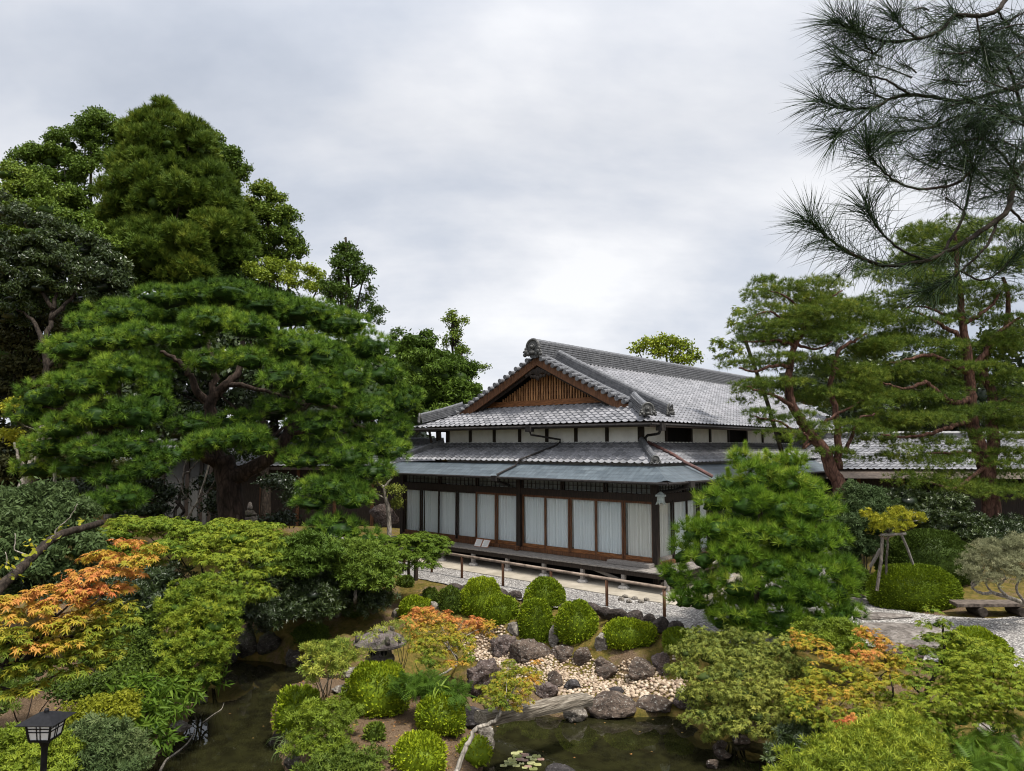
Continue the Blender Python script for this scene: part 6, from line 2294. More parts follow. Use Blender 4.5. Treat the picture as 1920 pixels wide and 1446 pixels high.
shrub('maple_tree', 'maple turning orange and red with yellow-green lower leaves, at the left edge behind the lamp', 'tree', (0, 0), om, 'maple', T_MAPLE, .054, 250, 10, .014, 0, 'bark_dark', .25, .45, cn=2.2, axis_is='y', inner=.3, under=.9, flat=.45, seed=1, Yb=None,
      trunk=[([omb - (0, 0, .2), omb + (.1, 0, .7), P(-60, 1330, 6.2), P(-20, 1290, 6.1), P(20, 1255, 6.1)], .07, .035), ([P(20, 1255, 6.1), P(60, 1230, 6.1), P(85, 1190, 6.1), P(105, 1150, 6.2)], .02, .008), ([P(60, 1230, 6.1), P(110, 1200, 6.2), P(160, 1150, 6.3), P(220, 1090, 6.5)], .016, .006), ([P(-20, 1290, 6.1), P(60, 1290, 6.1), P(120, 1255, 6.2)], .018, .006), ([P(5, 1250, 6.1), P(20, 1220, 6.1), P(12, 1190, 6.1)], .012, .006)])
bpy.context.view_layer.update()

shrub('maple_shrub', 'yellow-green maple spreading in front of the big pine trunk', 'shrub', (400, 1150), [
    (260, 985, 16.5, 60, 16), (310, 990, 16.2, 50, 16), (230, 1005, 16, 50, 16), (360, 1000, 16, 50, 16), (420, 990, 16, 50, 16), (470, 1000, 16.2, 40, 16), (500, 990, 16.3, 24, 12), (440, 1010, 15.6, 60, 18), (380, 1025, 15.4, 60, 18), (330, 1030, 15.4, 46, 18), (490, 1025, 15.6, 34, 18), (420, 1045, 15.2, 60, 18), (480, 1050, 15.3, 40, 18), (450, 1078, 15, 46, 16), (495, 1078, 15.1, 30, 16), (470, 1105, 14.9, 34, 14), (490, 1125, 14.9, 22, 12), (220, 1030, 15.8, 50, 18), (160, 1010, 16, 40, 20), (180, 1045, 15.6, 40, 20), (510, 1005, 16.0, 20, 10), (280, 1050, 15.6, 30, 14)],
    'maple_green', T_MAPLE[:1], .085, 150, 8, .03, .42, 'bark_dark', .3, .5, (.1, .92), .8, 'y', flat=.35, seed=3)
shrub('leafy_shrub', 'light green domed shrub hanging down the left bank to the water', 'shrub', (330, 1290), [
    (395, 1098, 14, 46, 18), (425, 1120, 13.9, 30, 20), (360, 1115, 13.8, 46, 20), (330, 1140, 13.5, 34, 20), (390, 1140, 13.5, 50, 22), (430, 1150, 13.7, 26, 22), (345, 1170, 13.2, 44, 22), (400, 1175, 13.3, 44, 22), (430, 1185, 13.5, 20, 16), (330, 1205, 13, 40, 20), (380, 1210, 13, 46, 20), (410, 1225, 13.2, 26, 18), (350, 1240, 12.8, 44, 20), (395, 1250, 13, 30, 18), (330, 1270, 12.6, 34, 18), (375, 1275, 12.7, 34, 16)],
    'maple_green', T_WHORL, .085, 120, 8, .025, .5, 'bark_dark', .5, .5, (.0, .95), 1.0, seed=5)
shrub('bamboo_grass', 'bamboo grass with long blades on the left shore', 'shrub', (300, 1360), [
    (290, 1300, 12.0, 40, 18), (330, 1290, 12.4, 30, 16), (350, 1310, 12.5, 24, 16), (270, 1330, 11.6, 40, 18), (310, 1335, 11.9, 34, 16), (290, 1365, 11.3, 36, 16), (255, 1290, 12, 34, 18), (300, 1395, 11.2, 26, 14), (395, 1262, 13.4, 20, 14), (405, 1280, 13.4, 16, 12)],
    'fern', T_LONG, .19, 95, 5, .012, .45, 'bark_dark', .3, .8, (.0, .85), 1.2, 'y', seed=7)
shrub('leafy_shrub', 'bright green shrub behind the lamp post in the bottom left corner', 'shrub', (60, 1540), [
    (30, 1400, 9.4, 44, 20), (80, 1395, 9.5, 40, 20), (115, 1405, 9.6, 26, 20), (20, 1430, 9.2, 44, 22), (70, 1430, 9.2, 44, 22), (115, 1438, 9.4, 30, 22), (-20, 1420, 9.3, 40, 30), (60, 1465, 9.0, 70, 22), (10, 1385, 9.6, 30, 14)],
    'lime', T_WHORL, .075, 210, 6, .02, .55, 'bark_dark', .5, .5, (.0, .66), 1.2, seed=9)
shrub('leafy_shrub', 'grey-green broad-leaved shrub right of the lamp post', 'shrub', (200, 1520), [
    (165, 1375, 10, 36, 20), (205, 1380, 10, 36, 20), (240, 1390, 10.1, 30, 20), (165, 1410, 9.8, 36, 22), (210, 1415, 9.8, 40, 22), (250, 1420, 9.9, 28, 22), (180, 1445, 9.6, 40, 22), (235, 1450, 9.6, 34, 20), (150, 1440, 9.6, 26, 20)],
    'greyleaf', T_WHORL, .085, 200, 6, .02, .5, 'bark_dark', .35, .7, (.0, .8), 1.5, seed=11)
shrub('leafy_shrub', 'yellowish fine-leaved shrub just behind the roof of the lamp', 'shrub', (180, 1440), [
    (140, 1340, 10.8, 30, 16), (175, 1330, 10.9, 30, 14), (210, 1325, 11, 30, 16), (160, 1358, 10.6, 34, 14), (240, 1320, 11.2, 26, 18), (220, 1345, 10.8, 30, 16)],
    'gold', T_CLUMP, .07, 190, 5, .015, .5, 'bark_dark', .6, .6, (.0, .55), 1.2, seed=13)
shrub('leafy_shrub', 'shaded dark shrub between the orange maple and the bamboo grass', 'shrub', (230, 1330), [
    (230, 1270, 12.6, 40, 22), (270, 1260, 12.8, 40, 26), (210, 1240, 13, 40, 26), (260, 1220, 13.4, 40, 30), (180, 1300, 12, 40, 20), (290, 1230, 13.4, 30, 30), (230, 1180, 14, 50, 30), (280, 1170, 14.2, 40, 30), (130, 1300, 12, 40, 18)],
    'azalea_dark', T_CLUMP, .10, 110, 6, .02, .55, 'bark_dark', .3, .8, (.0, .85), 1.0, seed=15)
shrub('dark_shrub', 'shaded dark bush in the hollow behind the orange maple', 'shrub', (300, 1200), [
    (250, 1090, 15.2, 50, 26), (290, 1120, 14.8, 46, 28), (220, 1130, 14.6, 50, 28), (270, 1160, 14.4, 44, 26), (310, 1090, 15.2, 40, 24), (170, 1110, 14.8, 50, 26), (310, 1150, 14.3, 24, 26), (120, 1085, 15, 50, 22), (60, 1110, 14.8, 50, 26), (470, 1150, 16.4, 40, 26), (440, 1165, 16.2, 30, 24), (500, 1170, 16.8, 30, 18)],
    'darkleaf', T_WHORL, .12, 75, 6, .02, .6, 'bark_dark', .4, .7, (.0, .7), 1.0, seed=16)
shrub('leafy_shrub', 'low green foliage on the soil under the orange maple at the left edge', 'shrub', (20, 1400), [
    (10, 1300, 11.2, 34, 12), (45, 1290, 11.6, 24, 10), (110, 1285, 12, 30, 12), (5, 1335, 10.4, 24, 14), (150, 1300, 11.8, 30, 12), (70, 1265, 12.4, 34, 12), (20, 1260, 12.2, 34, 14)],
    'azalea_dark', T_WHORL, .085, 150, 4, .015, .28, 'bark_dark', .5, .6, (.0, .9), 1.2, seed=18)
shrub('willowy_shrub', 'feathery grey-green shrub at the left edge above the orange maple', 'shrub', (60, 1150), [
    (30, 945, 15.5, 46, 22), (80, 935, 15.8, 46, 22), (120, 960, 15.6, 40, 26), (20, 985, 15, 46, 24), (75, 985, 15.2, 50, 26), (125, 1000, 15.3, 36, 26), (30, 1025, 14.8, 50, 26), (85, 1030, 14.8, 46, 26), (10, 1060, 14.6, 46, 24), (70, 1065, 14.6, 50, 20), (150, 1035, 15, 30, 24)],
    'greyleaf', T_DROOP, .15, 150, 7, .03, .5, 'bark_grey', .2, .7, (.0, .6), .8, seed=17)
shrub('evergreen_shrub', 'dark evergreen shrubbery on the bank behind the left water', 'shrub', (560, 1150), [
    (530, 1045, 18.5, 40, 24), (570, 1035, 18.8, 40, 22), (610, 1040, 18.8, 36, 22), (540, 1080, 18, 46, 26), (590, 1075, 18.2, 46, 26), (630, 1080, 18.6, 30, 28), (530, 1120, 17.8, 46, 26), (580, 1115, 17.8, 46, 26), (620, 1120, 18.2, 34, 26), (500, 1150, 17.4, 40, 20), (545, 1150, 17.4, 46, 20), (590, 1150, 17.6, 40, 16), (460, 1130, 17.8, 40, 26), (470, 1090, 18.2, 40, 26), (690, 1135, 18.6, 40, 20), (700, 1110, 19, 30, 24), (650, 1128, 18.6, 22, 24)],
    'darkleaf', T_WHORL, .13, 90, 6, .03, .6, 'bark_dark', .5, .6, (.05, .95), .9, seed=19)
shrub('broadleaf_shrub', 'mid green leafy shrub crowning the dark shrubbery below the big pine', 'shrub', (600, 1120), [
    (520, 1030, 18.0, 30, 16), (560, 1022, 18.2, 34, 14), (600, 1020, 18.2, 34, 14), (545, 1048, 17.8, 36, 16), (590, 1046, 17.8, 40, 16), (625, 1048, 18.0, 26, 18), (530, 1072, 17.5, 34, 14), (575, 1074, 17.6, 36, 14)],
    'broad', T_WHORL, .13, 95, 5, .03, .5, 'bark_dark', .5, .55, (.05, .85), .9, seed=20)
shrub('small_tree', 'small light green tree with a pale stem beside the moss slope', 'tree', (665, 1142), [
    (660, 1030, 18.6, 30, 14), (690, 1034, 18.6, 30, 14), (720, 1050, 18.8, 22, 14), (650, 1055, 18.2, 34, 16), (690, 1060, 18.2, 36, 16), (728, 1075, 18.5, 22, 16), (655, 1085, 18, 28, 16), (690, 1085, 18, 34, 14), (670, 1100, 17.9, 30, 10), (715, 1095, 18.3, 22, 12)],
    'broad', T_WHORL, .13, 120, 4, .025, .45, 'bark_pale', .6, .5, (.25, 1), 1.0, seed=21, trunk=[([hit(665, 1142) - (0, 0, .1), P(666, 1125, 18.1), P(667, 1100, 18.2), P(672, 1075, 18.3)], .055, .03)])
tb = hit(768, 1090)
shrub('maple_tree', 'small green maple with level sprays in front of the far end of the veranda', 'tree', (768, 1090), [
    (810, 1008, 20.4, 24, 8), (780, 1012, 20.2, 40, 9), (740, 1018, 20.2, 30, 9), (825, 1022, 20.3, 28, 8), (770, 1028, 19.9, 46, 9), (730, 1035, 20, 26, 8), (815, 1036, 20, 36, 8), (770, 1044, 19.7, 44, 9), (810, 1050, 19.8, 26, 8), (745, 1050, 19.8, 28, 8), (715, 1010, 20.4, 20, 6), (790, 1058, 19.6, 30, 6), (760, 1066, 19.7, 16, 8)],
    'maple_green', T_MAPLE[:1], .085, 170, 5, .02, .3, 'bark_dark', .2, .4, (.0, .55), 1.0, 'y', flat=.5, seed=23, trunk=[([tb - (0, 0, .1), P(766, 1070, tb[1]), P(768, 1050, tb[1]), P(778, 1030, tb[1])], .06, .03)])
sp = MB()
q = G(780, 1086, G0)
sp.tube([q - (0, 0, .1), q + (0, 0, .85)], .07, 10)
tag(sp.build('support_post', M['wood_dark'], None, off=q), 'short dark post standing right of the small maple trunk by the gravel', 'post')
bt = hit(735, 984)
bt = P(733, 986, 27.2)
bt[2] = float(ground_z(bt)[0])
shrub('bare_shrub', 'bare pale twisted shrub above the grey boulder left of the hall', 'shrub', (735, 984), [(700, 905, 27.2, 20, 6), (740, 920, 27.2, 18, 6), (690, 930, 27.2, 20, 8), (715, 890, 27.4, 24, 6), (750, 945, 27.4, 12, 12)], 'olive', T_CLUMP, .13, 45, 0, .03, 0, 'bark_pale', seed=25,
      trunk=[([bt - (0, 0, .1), P(728, 960, 27.2), P(722, 930, 27.2), P(720, 912, 27.2)], .10, .06), ([P(721, 914, 27.2), P(712, 908, 27.2), P(706, 900, 27.2)], .06, .03), ([P(721, 914, 27.2), P(728, 905, 27.2), P(733, 898, 27.2)], .06, .03), ([P(712, 908, 27.2), P(714, 895, 27.2), P(710, 888, 27.2)], .04, .02), ([P(724, 935, 27.2), P(700, 925, 27.1), P(690, 935, 27.1)], .03, .015)], Yb=27.2)

# island and lantern plants
shrub('sapling', 'multi-stemmed sapling with yellow-tipped leaves at the back of the island', 'shrub', (612, 1302), [
    (600, 1218, 12.9, 28, 12), (635, 1214, 13, 24, 10), (585, 1236, 12.8, 24, 12), (620, 1238, 12.7, 30, 14), (650, 1232, 12.9, 18, 14), (600, 1255, 12.6, 26, 10), (635, 1256, 12.7, 22, 10), (592, 1275, 12.6, 12, 14)],
    'variegated', T_WHORL, .085, 120, 7, .012, 0, 'bark_pale', .4, .7, (.1, .95), 2, seed=27)
shrub('lantern_shrub', 'thin-stemmed shrub with yellowish leaves growing over the stone lantern', 'shrub', (748, 1276), [
    (735, 1176, 13.5, 22, 6), (756, 1170, 13.5, 22, 8), (768, 1186, 13.4, 18, 8), (708, 1180, 13.6, 16, 5), (672, 1192, 13.2, 12, 5), (745, 1202, 12.9, 12, 5), (688, 1202, 12.9, 10, 5), (684, 1222, 13, 16, 6), (700, 1196, 12.9, 8, 5), (765, 1205, 13.2, 12, 8)],
    'variegated', T_WHORL_N, .095, 55, 10, .011, 0, 'bark_pale', .3, .8, (.2, 1.0), 2, seed=29, bump=0)
shrub('fern', 'bright ferns spilling over the back edge of the island', 'fern', (820, 1318), [
    (775, 1288, 12.9, 26, 10), (800, 1282, 13, 24, 10), (770, 1275, 13.1, 16, 8), (835, 1300, 12.7, 24, 10), (860, 1312, 12.5, 14, 8), (810, 1300, 12.7, 26, 8)],
    'fern', T_FROND, .26, 60, 0, .01, .3, 'bark_dark', .1, .8, (.0, .7), 2, 'y', seed=31)
shrub('broad_fern', 'pale broad-fronded fern standing among the bright ferns', 'fern', (822, 1306), [(822, 1290, 12.6, 8, 4)], 'fern', T_BLADE, .34, 300, 0, .01, 0, 'bark_dark', .2, .6, (.8, 1.0), 2, 'y', seed=33)
shrub('leafy_shrub', 'tall loose shrub in front of the lush left bush on the island', 'shrub', (610, 1440), [
    (590, 1330, 12.0, 26, 12), (630, 1325, 12.1, 26, 12), (670, 1340, 12.1, 20, 12), (560, 1350, 11.9, 24, 14), (600, 1355, 11.7, 34, 14), (645, 1355, 11.8, 26, 14), (580, 1385, 11.5, 36, 16), (625, 1385, 11.5, 34, 16), (560, 1410, 11.4, 24, 16), (600, 1415, 11.3, 36, 16), (640, 1415, 11.3, 26, 16)],
    'lime', T_WHORL, .075, 130, 7, .014, .4, 'bark_grey', .45, .7, (.0, .62), 1.6, seed=35)
shrub('leafy_shrub', 'dark leafy shrub at the bottom of the island', 'shrub', (650, 1490), [
    (620, 1440, 10.9, 36, 16), (660, 1425, 11.1, 30, 18), (690, 1440, 11, 30, 18), (660, 1455, 10.8, 40, 16), (590, 1445, 10.9, 30, 16), (700, 1420, 11.2, 20, 12)],
    'azalea_dark', T_WHORL, .08, 150, 5, .014, .5, 'bark_dark', .5, .6, (.1, .95), 1.6, seed=37)
shrub('grass_tuft', 'blue-green grassy tuft on the island shore below the lush left bush', 'grass', (545, 1410), [(540, 1385, 11.8, 20, 12), (555, 1400, 11.7, 18, 12), (530, 1400, 11.7, 14, 10)], 'greyleaf', T_BLADE, .2, 160, 0, .01, 0, 'bark_dark', .5, .5, (.3, .8), 2, 'y', seed=39)
mb_ = hit(815, 1268)
shrub('maple_tree', 'small orange-tipped maple behind the stone lantern at the pond', 'tree', (820, 1262), [
    (795, 1150, 14.6, 20, 12, .72), (775, 1165, 14.5, 24, 12, .66), (815, 1160, 14.6, 22, 14, .68), (838, 1155, 14.7, 10, 12, .78), (850, 1168, 14.7, 12, 8, .74), (790, 1180, 14.4, 30, 12, .56), (830, 1180, 14.5, 26, 12, .56), (892, 1165, 14.8, 18, 10, .72), (915, 1175, 14.8, 20, 10, .62), (880, 1180, 14.7, 22, 10, .64), (900, 1190, 14.7, 20, 8, .52), (855, 1190, 14.5, 24, 10, .50), (795, 1200, 14.2, 30, 12, .44), (830, 1206, 14.2, 30, 12, .42), (790, 1222, 14, 24, 12, .36), (820, 1228, 14, 24, 10, .36), (870, 1205, 14.4, 22, 10, .46), (800, 1245, 13.8, 18, 10, .34), (825, 1250, 13.9, 20, 8, .38), (862, 1245, 14, 18, 9, .58), (880, 1238, 14.1, 12, 9, .3), (860, 1222, 14.2, 20, 8, .45)],
    'maple', T_MAPLE[:1], .055, 300, 8, .014, 0, 'bark_pale', .2, .5, cn=2.5, axis_is='y', flat=.4, seed=41, trunk=[([mb_ - (0, 0, .1), P(850, 1252, mb_[1]), P(858, 1236, mb_[1]), P(845, 1220, 14.2)], .03, .02)])
yb0 = hit(858, 1462)
shrub('maple_tree', 'small yellow maple with a bent bare trunk at the right tip of the island', 'tree', (858, 1460), [
    (960, 1262, 11.7, 22, 8, .40), (990, 1262, 11.8, 22, 9, .44), (945, 1275, 11.6, 28, 10, .40), (985, 1280, 11.7, 28, 10, .48), (930, 1290, 11.5, 28, 10, .34), (965, 1295, 11.5, 30, 10, .42), (1000, 1274, 11.8, 14, 10, .5), (920, 1308, 11.4, 22, 9, .30), (950, 1310, 11.4, 26, 9, .38), (975, 1312, 11.5, 22, 9, .5), (935, 1325, 11.3, 22, 8, .3), (960, 1326, 11.4, 20, 6, .56), (955, 1246, 11.8, 14, 7, .36), (1005, 1245, 11.9, 8, 6, .62)],
    'maple', T_MAPLE[:1], .046, 400, 5, .008, 0, 'bark_pale', .2, .5, cn=3, axis_is='y', flat=.35, seed=43,
    trunk=[([P(848, 1470, 10.9), P(862, 1430, 11), P(880, 1390, 11.1), P(892, 1366, 11.15), P(910, 1360, 11.2), P(930, 1350, 11.3), P(940, 1336, 11.3)], .043, .024), ([P(930, 1350, 11.3), P(945, 1330, 11.4), P(960, 1300, 11.5), P(975, 1280, 11.7)], .025, .01), ([P(940, 1336, 11.3), P(945, 1315, 11.4), P(940, 1295, 11.5)], .02, .008)])

# right-hand shrubs
shrub('olive_shrub', 'wide olive green shrub leaning over the water on the right bank', 'shrub', (1380, 1370), [
    (1310, 1195, 14.2, 26, 16), (1345, 1205, 14.2, 34, 18), (1390, 1200, 14.2, 40, 18), (1290, 1225, 13.8, 30, 20), (1335, 1235, 13.7, 40, 20), (1385, 1230, 13.8, 44, 20), (1440, 1225, 13.9, 40, 20), (1480, 1215, 14, 30, 18), (1285, 1265, 13.4, 26, 20), (1325, 1270, 13.2, 40, 20), (1380, 1265, 13.2, 46, 22), (1435, 1262, 13.3, 44, 22), (1490, 1255, 13.5, 36, 22), (1300, 1305, 13, 30, 18), (1345, 1310, 12.8, 40, 20), (1400, 1305, 12.7, 46, 22), (1455, 1300, 12.7, 44, 22), (1320, 1340, 12.7, 34, 16), (1370, 1345, 12.5, 40, 18), (1425, 1345, 12.4, 44, 20), (1475, 1335, 12.4, 40, 20), (1345, 1365, 12.5, 20, 10), (1400, 1370, 12.3, 30, 14), (1445, 1378, 12.2, 34, 14), (1330, 1385, 12.6, 6, 10), (1490, 1370, 12.1, 34, 18)],
    'olive', T_MAPLE[:1], .07, 165, 10, .02, .42, 'bark_dark', .35, .6, (.0, .95), .9, 'y', seed=45)
shrub('dark_shrub', 'dark shrub over the black water beneath the olive shrub', 'shrub', (1520, 1440), [
    (1490, 1390, 11.6, 34, 18), (1530, 1385, 11.6, 36, 20), (1470, 1415, 11.3, 26, 16), (1520, 1415, 11.2, 40, 18), (1560, 1400, 11.3, 34, 20), (1500, 1440, 11, 40, 16), (1550, 1435, 10.9, 40, 16)],
    'darkleaf', T_WHORL, .10, 130, 6, .02, .5, 'bark_dark', .4, .7, (.2, 1.0), 1.0, seed=47)
shrub('leafy_shrub', 'fresh green shrub at the gravel edge under the young pine', 'shrub', (1560, 1240), [
    (1525, 1180, 14.0, 30, 12), (1560, 1178, 14.1, 30, 12), (1595, 1190, 14.2, 24, 14), (1540, 1200, 13.8, 34, 14), (1580, 1208, 13.9, 30, 16), (1615, 1210, 14, 22, 14), (1560, 1225, 13.7, 30, 14), (1600, 1230, 13.8, 24, 14)],
    'lime', T_WHORL, .085, 130, 6, .02, .5, 'bark_dark', .5, .55, (.0, .7), 1.2, seed=49)
shrub('maple_tree', 'orange and yellow maple in the middle of the right-hand shrubs', 'tree', (1620, 1390), [
    (1630, 1190, 12.6, 20, 16, .66), (1650, 1210, 12.6, 22, 16, .64), (1625, 1225, 12.4, 24, 16, .62), (1665, 1232, 12.6, 16, 12, .58), (1505, 1192, 13.2, 20, 10, .56), (1535, 1210, 13, 20, 8, .6), (1500, 1215, 13, 24, 12, .50), (1600, 1245, 12.3, 26, 12, .56), (1550, 1240, 12.4, 30, 12, .56), (1640, 1255, 12.2, 30, 14, .50), (1590, 1265, 12, 36, 14, .46), (1690, 1250, 12.2, 26, 14, .54), (1540, 1270, 12, 36, 14, .46), (1660, 1280, 11.9, 36, 14, .42), (1610, 1285, 11.8, 40, 14, .44), (1700, 1275, 12, 26, 14, .48), (1510, 1290, 11.9, 34, 12, .48), (1560, 1295, 11.7, 40, 14, .46), (1520, 1315, 11.6, 40, 14, .42), (1600, 1312, 11.5, 40, 14, .34), (1650, 1310, 11.6, 36, 14, .36), (1500, 1340, 11.5, 36, 14, .34), (1550, 1335, 11.4, 40, 14, .34), (1600, 1335, 11.3, 36, 12, .28), (1650, 1335, 11.4, 36, 12, .34), (1540, 1360, 11.3, 34, 12, .24), (1690, 1320, 11.6, 30, 14, .4), (1690, 1215, 12.5, 14, 14, .44)],
    'maple', T_MAPLE, .060, 170, 9, .014, .3, 'bark_dark', .25, .5, cn=2, axis_is='y', flat=.4, seed=51, trunk=[([hit(1610, 1400) - (0, 0, .1), P(1618, 1350, 11.8), P(1622, 1320, 11.8), P(1632, 1290, 11.9)], .05, .02), ([P(1675, 1310, 11.5), P(1673, 1290, 11.5), P(1668, 1265, 11.6)], .018, .01)])
shrub('red_shrub', 'small red-orange maple shrub above the bright yellow-green bush', 'shrub', (1608, 1440), [(1595, 1362, 9.8, 20, 12, .86), (1620, 1358, 9.8, 22, 12, .80), (1605, 1375, 9.7, 26, 12, .74), (1635, 1370, 9.8, 14, 12, .66)], 'maple', T_MAPLE[:1], .05, 420, 3, .01, 0, 'bark_dark', .3, .5, cn=3, axis_is='y', seed=53)
shrub('maple_tree', 'large yellow-green maple in flat layers at the right edge', 'tree', (1760, 1460), [
    (1690, 1150, 11.4, 0, 0)] * 0 + [
    (1748, 1145, 11.0, 14, 10), (1755, 1172, 11, 22, 14), (1740, 1200, 11, 26, 14), (1775, 1195, 11, 26, 14), (1800, 1205, 10.9, 36, 12), (1840, 1215, 10.9, 40, 12), (1730, 1225, 10.9, 30, 14), (1770, 1230, 10.8, 36, 14), (1815, 1240, 10.7, 44, 12), (1870, 1245, 10.7, 44, 14), (1740, 1255, 10.7, 30, 12), (1790, 1265, 10.5, 44, 14), (1850, 1272, 10.4, 50, 14), (1905, 1270, 10.4, 40, 14), (1720, 1285, 10.6, 34, 12), (1770, 1295, 10.3, 44, 14), (1830, 1298, 10.2, 50, 14), (1890, 1300, 10.2, 44, 14), (1710, 1315, 10.4, 34, 12), (1760, 1325, 10.1, 44, 14), (1820, 1325, 10, 44, 14), (1870, 1328, 10, 40, 12), (1700, 1345, 10.2, 34, 14), (1745, 1355, 10, 44, 14), (1800, 1355, 9.9, 40, 12), (1840, 1350, 9.9, 34, 10), (1720, 1378, 9.9, 30, 12), (1770, 1382, 9.8, 40, 12), (1915, 1330, 10, 24, 12), (1690, 1365, 10, 30, 14), (1890, 1350, 10, 30, 10), (1790, 1400, 9.8, 30, 8)],
    'maple_green', T_MAPLE, .062, 175, 0, .014, .25, 'bark_dark', .2, .45, (.05, .98), 1.0, 'y', flat=.5, seed=55,
    trunk=[([hit(1765, 1470) - (0, 0, .1), P(1755, 1400, 10.6), P(1735, 1310, 10.8), P(1750, 1270, 10.85), P(1768, 1240, 10.9), P(1770, 1200, 10.95), P(1768, 1165, 11)], .05, .012), ([P(1735, 1310, 10.8), P(1715, 1290, 10.8), P(1700, 1278, 10.8)], .02, .008), ([P(1770, 1210, 10.95), P(1785, 1195, 10.95), P(1795, 1180, 11)], .015, .006)])
shrub('bright_shrub', 'big bright yellow-green shrub with narrow whorled leaves at the bottom right', 'shrub', (1620, 1620), [
    (1640, 1370, 8.6, 30, 14), (1680, 1362, 8.7, 34, 14), (1720, 1375, 8.7, 30, 14), (1600, 1390, 8.4, 36, 14), (1650, 1392, 8.3, 44, 16), (1700, 1392, 8.4, 40, 16), (1745, 1398, 8.5, 26, 14), (1560, 1408, 8.2, 34, 12), (1605, 1415, 8.1, 44, 16), (1660, 1420, 8.0, 46, 16), (1715, 1420, 8.1, 40, 16), (1755, 1425, 8.2, 26, 14), (1510, 1428, 8.1, 34, 12), (1560, 1435, 7.9, 44, 14), (1620, 1445, 7.8, 50, 16), (1680, 1450, 7.7, 50, 18), (1740, 1450, 7.9, 36, 16), (1495, 1450, 7.9, 34, 14), (1780, 1450, 8.1, 24, 14), (1550, 1470, 7.6, 60, 18), (1640, 1480, 7.5, 70, 20), (1730, 1480, 7.6, 50, 20), (1465, 1452, 7.9, 16, 8)],
    'lime', T_WHORL_N, .078, 230, 9, .018, .55, 'bark_dark', .45, .6, (.0, .95), 1.6, seed=57, bump=.5, bz=.85, cmix=.55)

shrub('fern', 'low green ferns covering the bank under the green maple in the bottom right corner', 'fern', (1860, 1420), [
    (1820, 1395, 9.6, 34, 8), (1860, 1385, 9.8, 30, 8), (1890, 1420, 9.4, 30, 10), (1840, 1425, 9.2, 34, 10), (1910, 1440, 9.0, 30, 12), (1870, 1450, 8.9, 40, 10), (1915, 1360, 10, 24, 10), (1800, 1435, 9, 26, 10)],
    'fern', T_FROND, .22, 60, 0, .01, .3, 'bark_dark', .2, .8, (.0, .8), 2, 'y', seed=71)
shrub('maple_tree', 'yellow-green maple bough low at the right edge above the pointed brown rock', 'tree', (1900, 1420), [
    (1900, 1285, 9.9, 40, 10), (1860, 1310, 9.8, 44, 10), (1905, 1318, 9.7, 34, 10), (1830, 1285, 10, 40, 10), (1780, 1310, 9.9, 44, 11), (1745, 1335, 9.8, 40, 11), (1900, 1255, 10.1, 40, 10), (1860, 1230, 10.3, 44, 10), (1820, 1255, 10.2, 40, 10)],
    'maple_green', T_MAPLE, .062, 130, 5, .014, .0, 'bark_dark', .2, .45, (.2, 1.0), 1.0, 'y', flat=.5, seed=73)

# right garden behind the gravel
ps = hit(1878, 1140)
shrub('pale_shrub', 'pale silvery shrub with bare twisting branches beside the bench', 'shrub', (1880, 1136), [
    (1880, 1025, 16.8, 30, 14), (1910, 1020, 16.9, 26, 14), (1850, 1035, 16.7, 28, 14), (1825, 1055, 16.6, 24, 14), (1870, 1050, 16.5, 34, 14), (1905, 1050, 16.6, 34, 16), (1845, 1065, 16.4, 30, 14), (1885, 1075, 16.3, 34, 14), (1815, 1080, 16.5, 18, 10), (1850, 1090, 16.3, 26, 10), (1920, 1085, 16.5, 24, 16), (1940, 1040, 16.8, 34, 24)],
    'pale', T_WHORL_N, .085, 100, 6, .02, .0, 'bark_pale', .5, .6, (.0, .9), 1.5, seed=59,
    trunk=[([P(1985, 1162, 17.9), P(1945, 1142, 17.7), P(1900, 1124, 17.5), P(1862, 1112, 17.2), P(1838, 1112, 17), P(1822, 1102, 16.8)], .07, .025), ([P(1890, 1120, 17.4), P(1872, 1100, 17), P(1885, 1085, 16.5), P(1872, 1065, 16.5)], .035, .015), ([P(1862, 1112, 17.2), P(1848, 1096, 16.8), P(1860, 1080, 16.4)], .025, .012), ([P(1925, 1134, 17.6), P(1905, 1105, 17), P(1915, 1080, 16.6), P(1905, 1055, 16.6)], .035, .015)], core_c=.1)
shrub('camellia', 'dark camellia with glossy leaves just right of the leaning red pine trunk', 'shrub', (1620, 1085), [
    (1600, 925, 21.5, 24, 14), (1630, 935, 21.5, 30, 18), (1590, 955, 21.2, 24, 20), (1625, 965, 21, 36, 22), (1655, 955, 21.3, 24, 20), (1600, 990, 20.8, 34, 24), (1645, 990, 20.9, 34, 22), (1590, 1025, 20.8, 30, 24), (1625, 1030, 20.8, 30, 24), (1585, 1060, 20.9, 24, 20)],
    'greyleaf', T_WHORL, .13, 95, 4, .03, .55, 'bark_grey', .4, .6, (.0, .45), 1.0, seed=61, Yb=21.2)
shrub('evergreen_shrub', 'dark shrubbery in the shade below the tall red pine', 'shrub', (1740, 1050), [
    (1700, 940, 23.5, 34, 20), (1740, 945, 23.6, 34, 22), (1780, 955, 23.6, 30, 24), (1720, 975, 23.2, 40, 22), (1765, 985, 23.2, 40, 24), (1810, 985, 23.4, 34, 24), (1690, 975, 23.2, 24, 18), (1830, 1010, 23, 40, 20), (1890, 1000, 24, 40, 24), (1910, 1020, 23, 30, 20)],
    'darkleaf', T_WHORL, .15, 65, 5, .03, .55, 'bark_dark', .4, .6, (.1, .95), .9, seed=63, Yb=23.3)
gt_ = hit(1642, 1104)
gt_ = P(1645, 1108, 18.6)
gt_[2] = float(ground_z(gt_)[0])
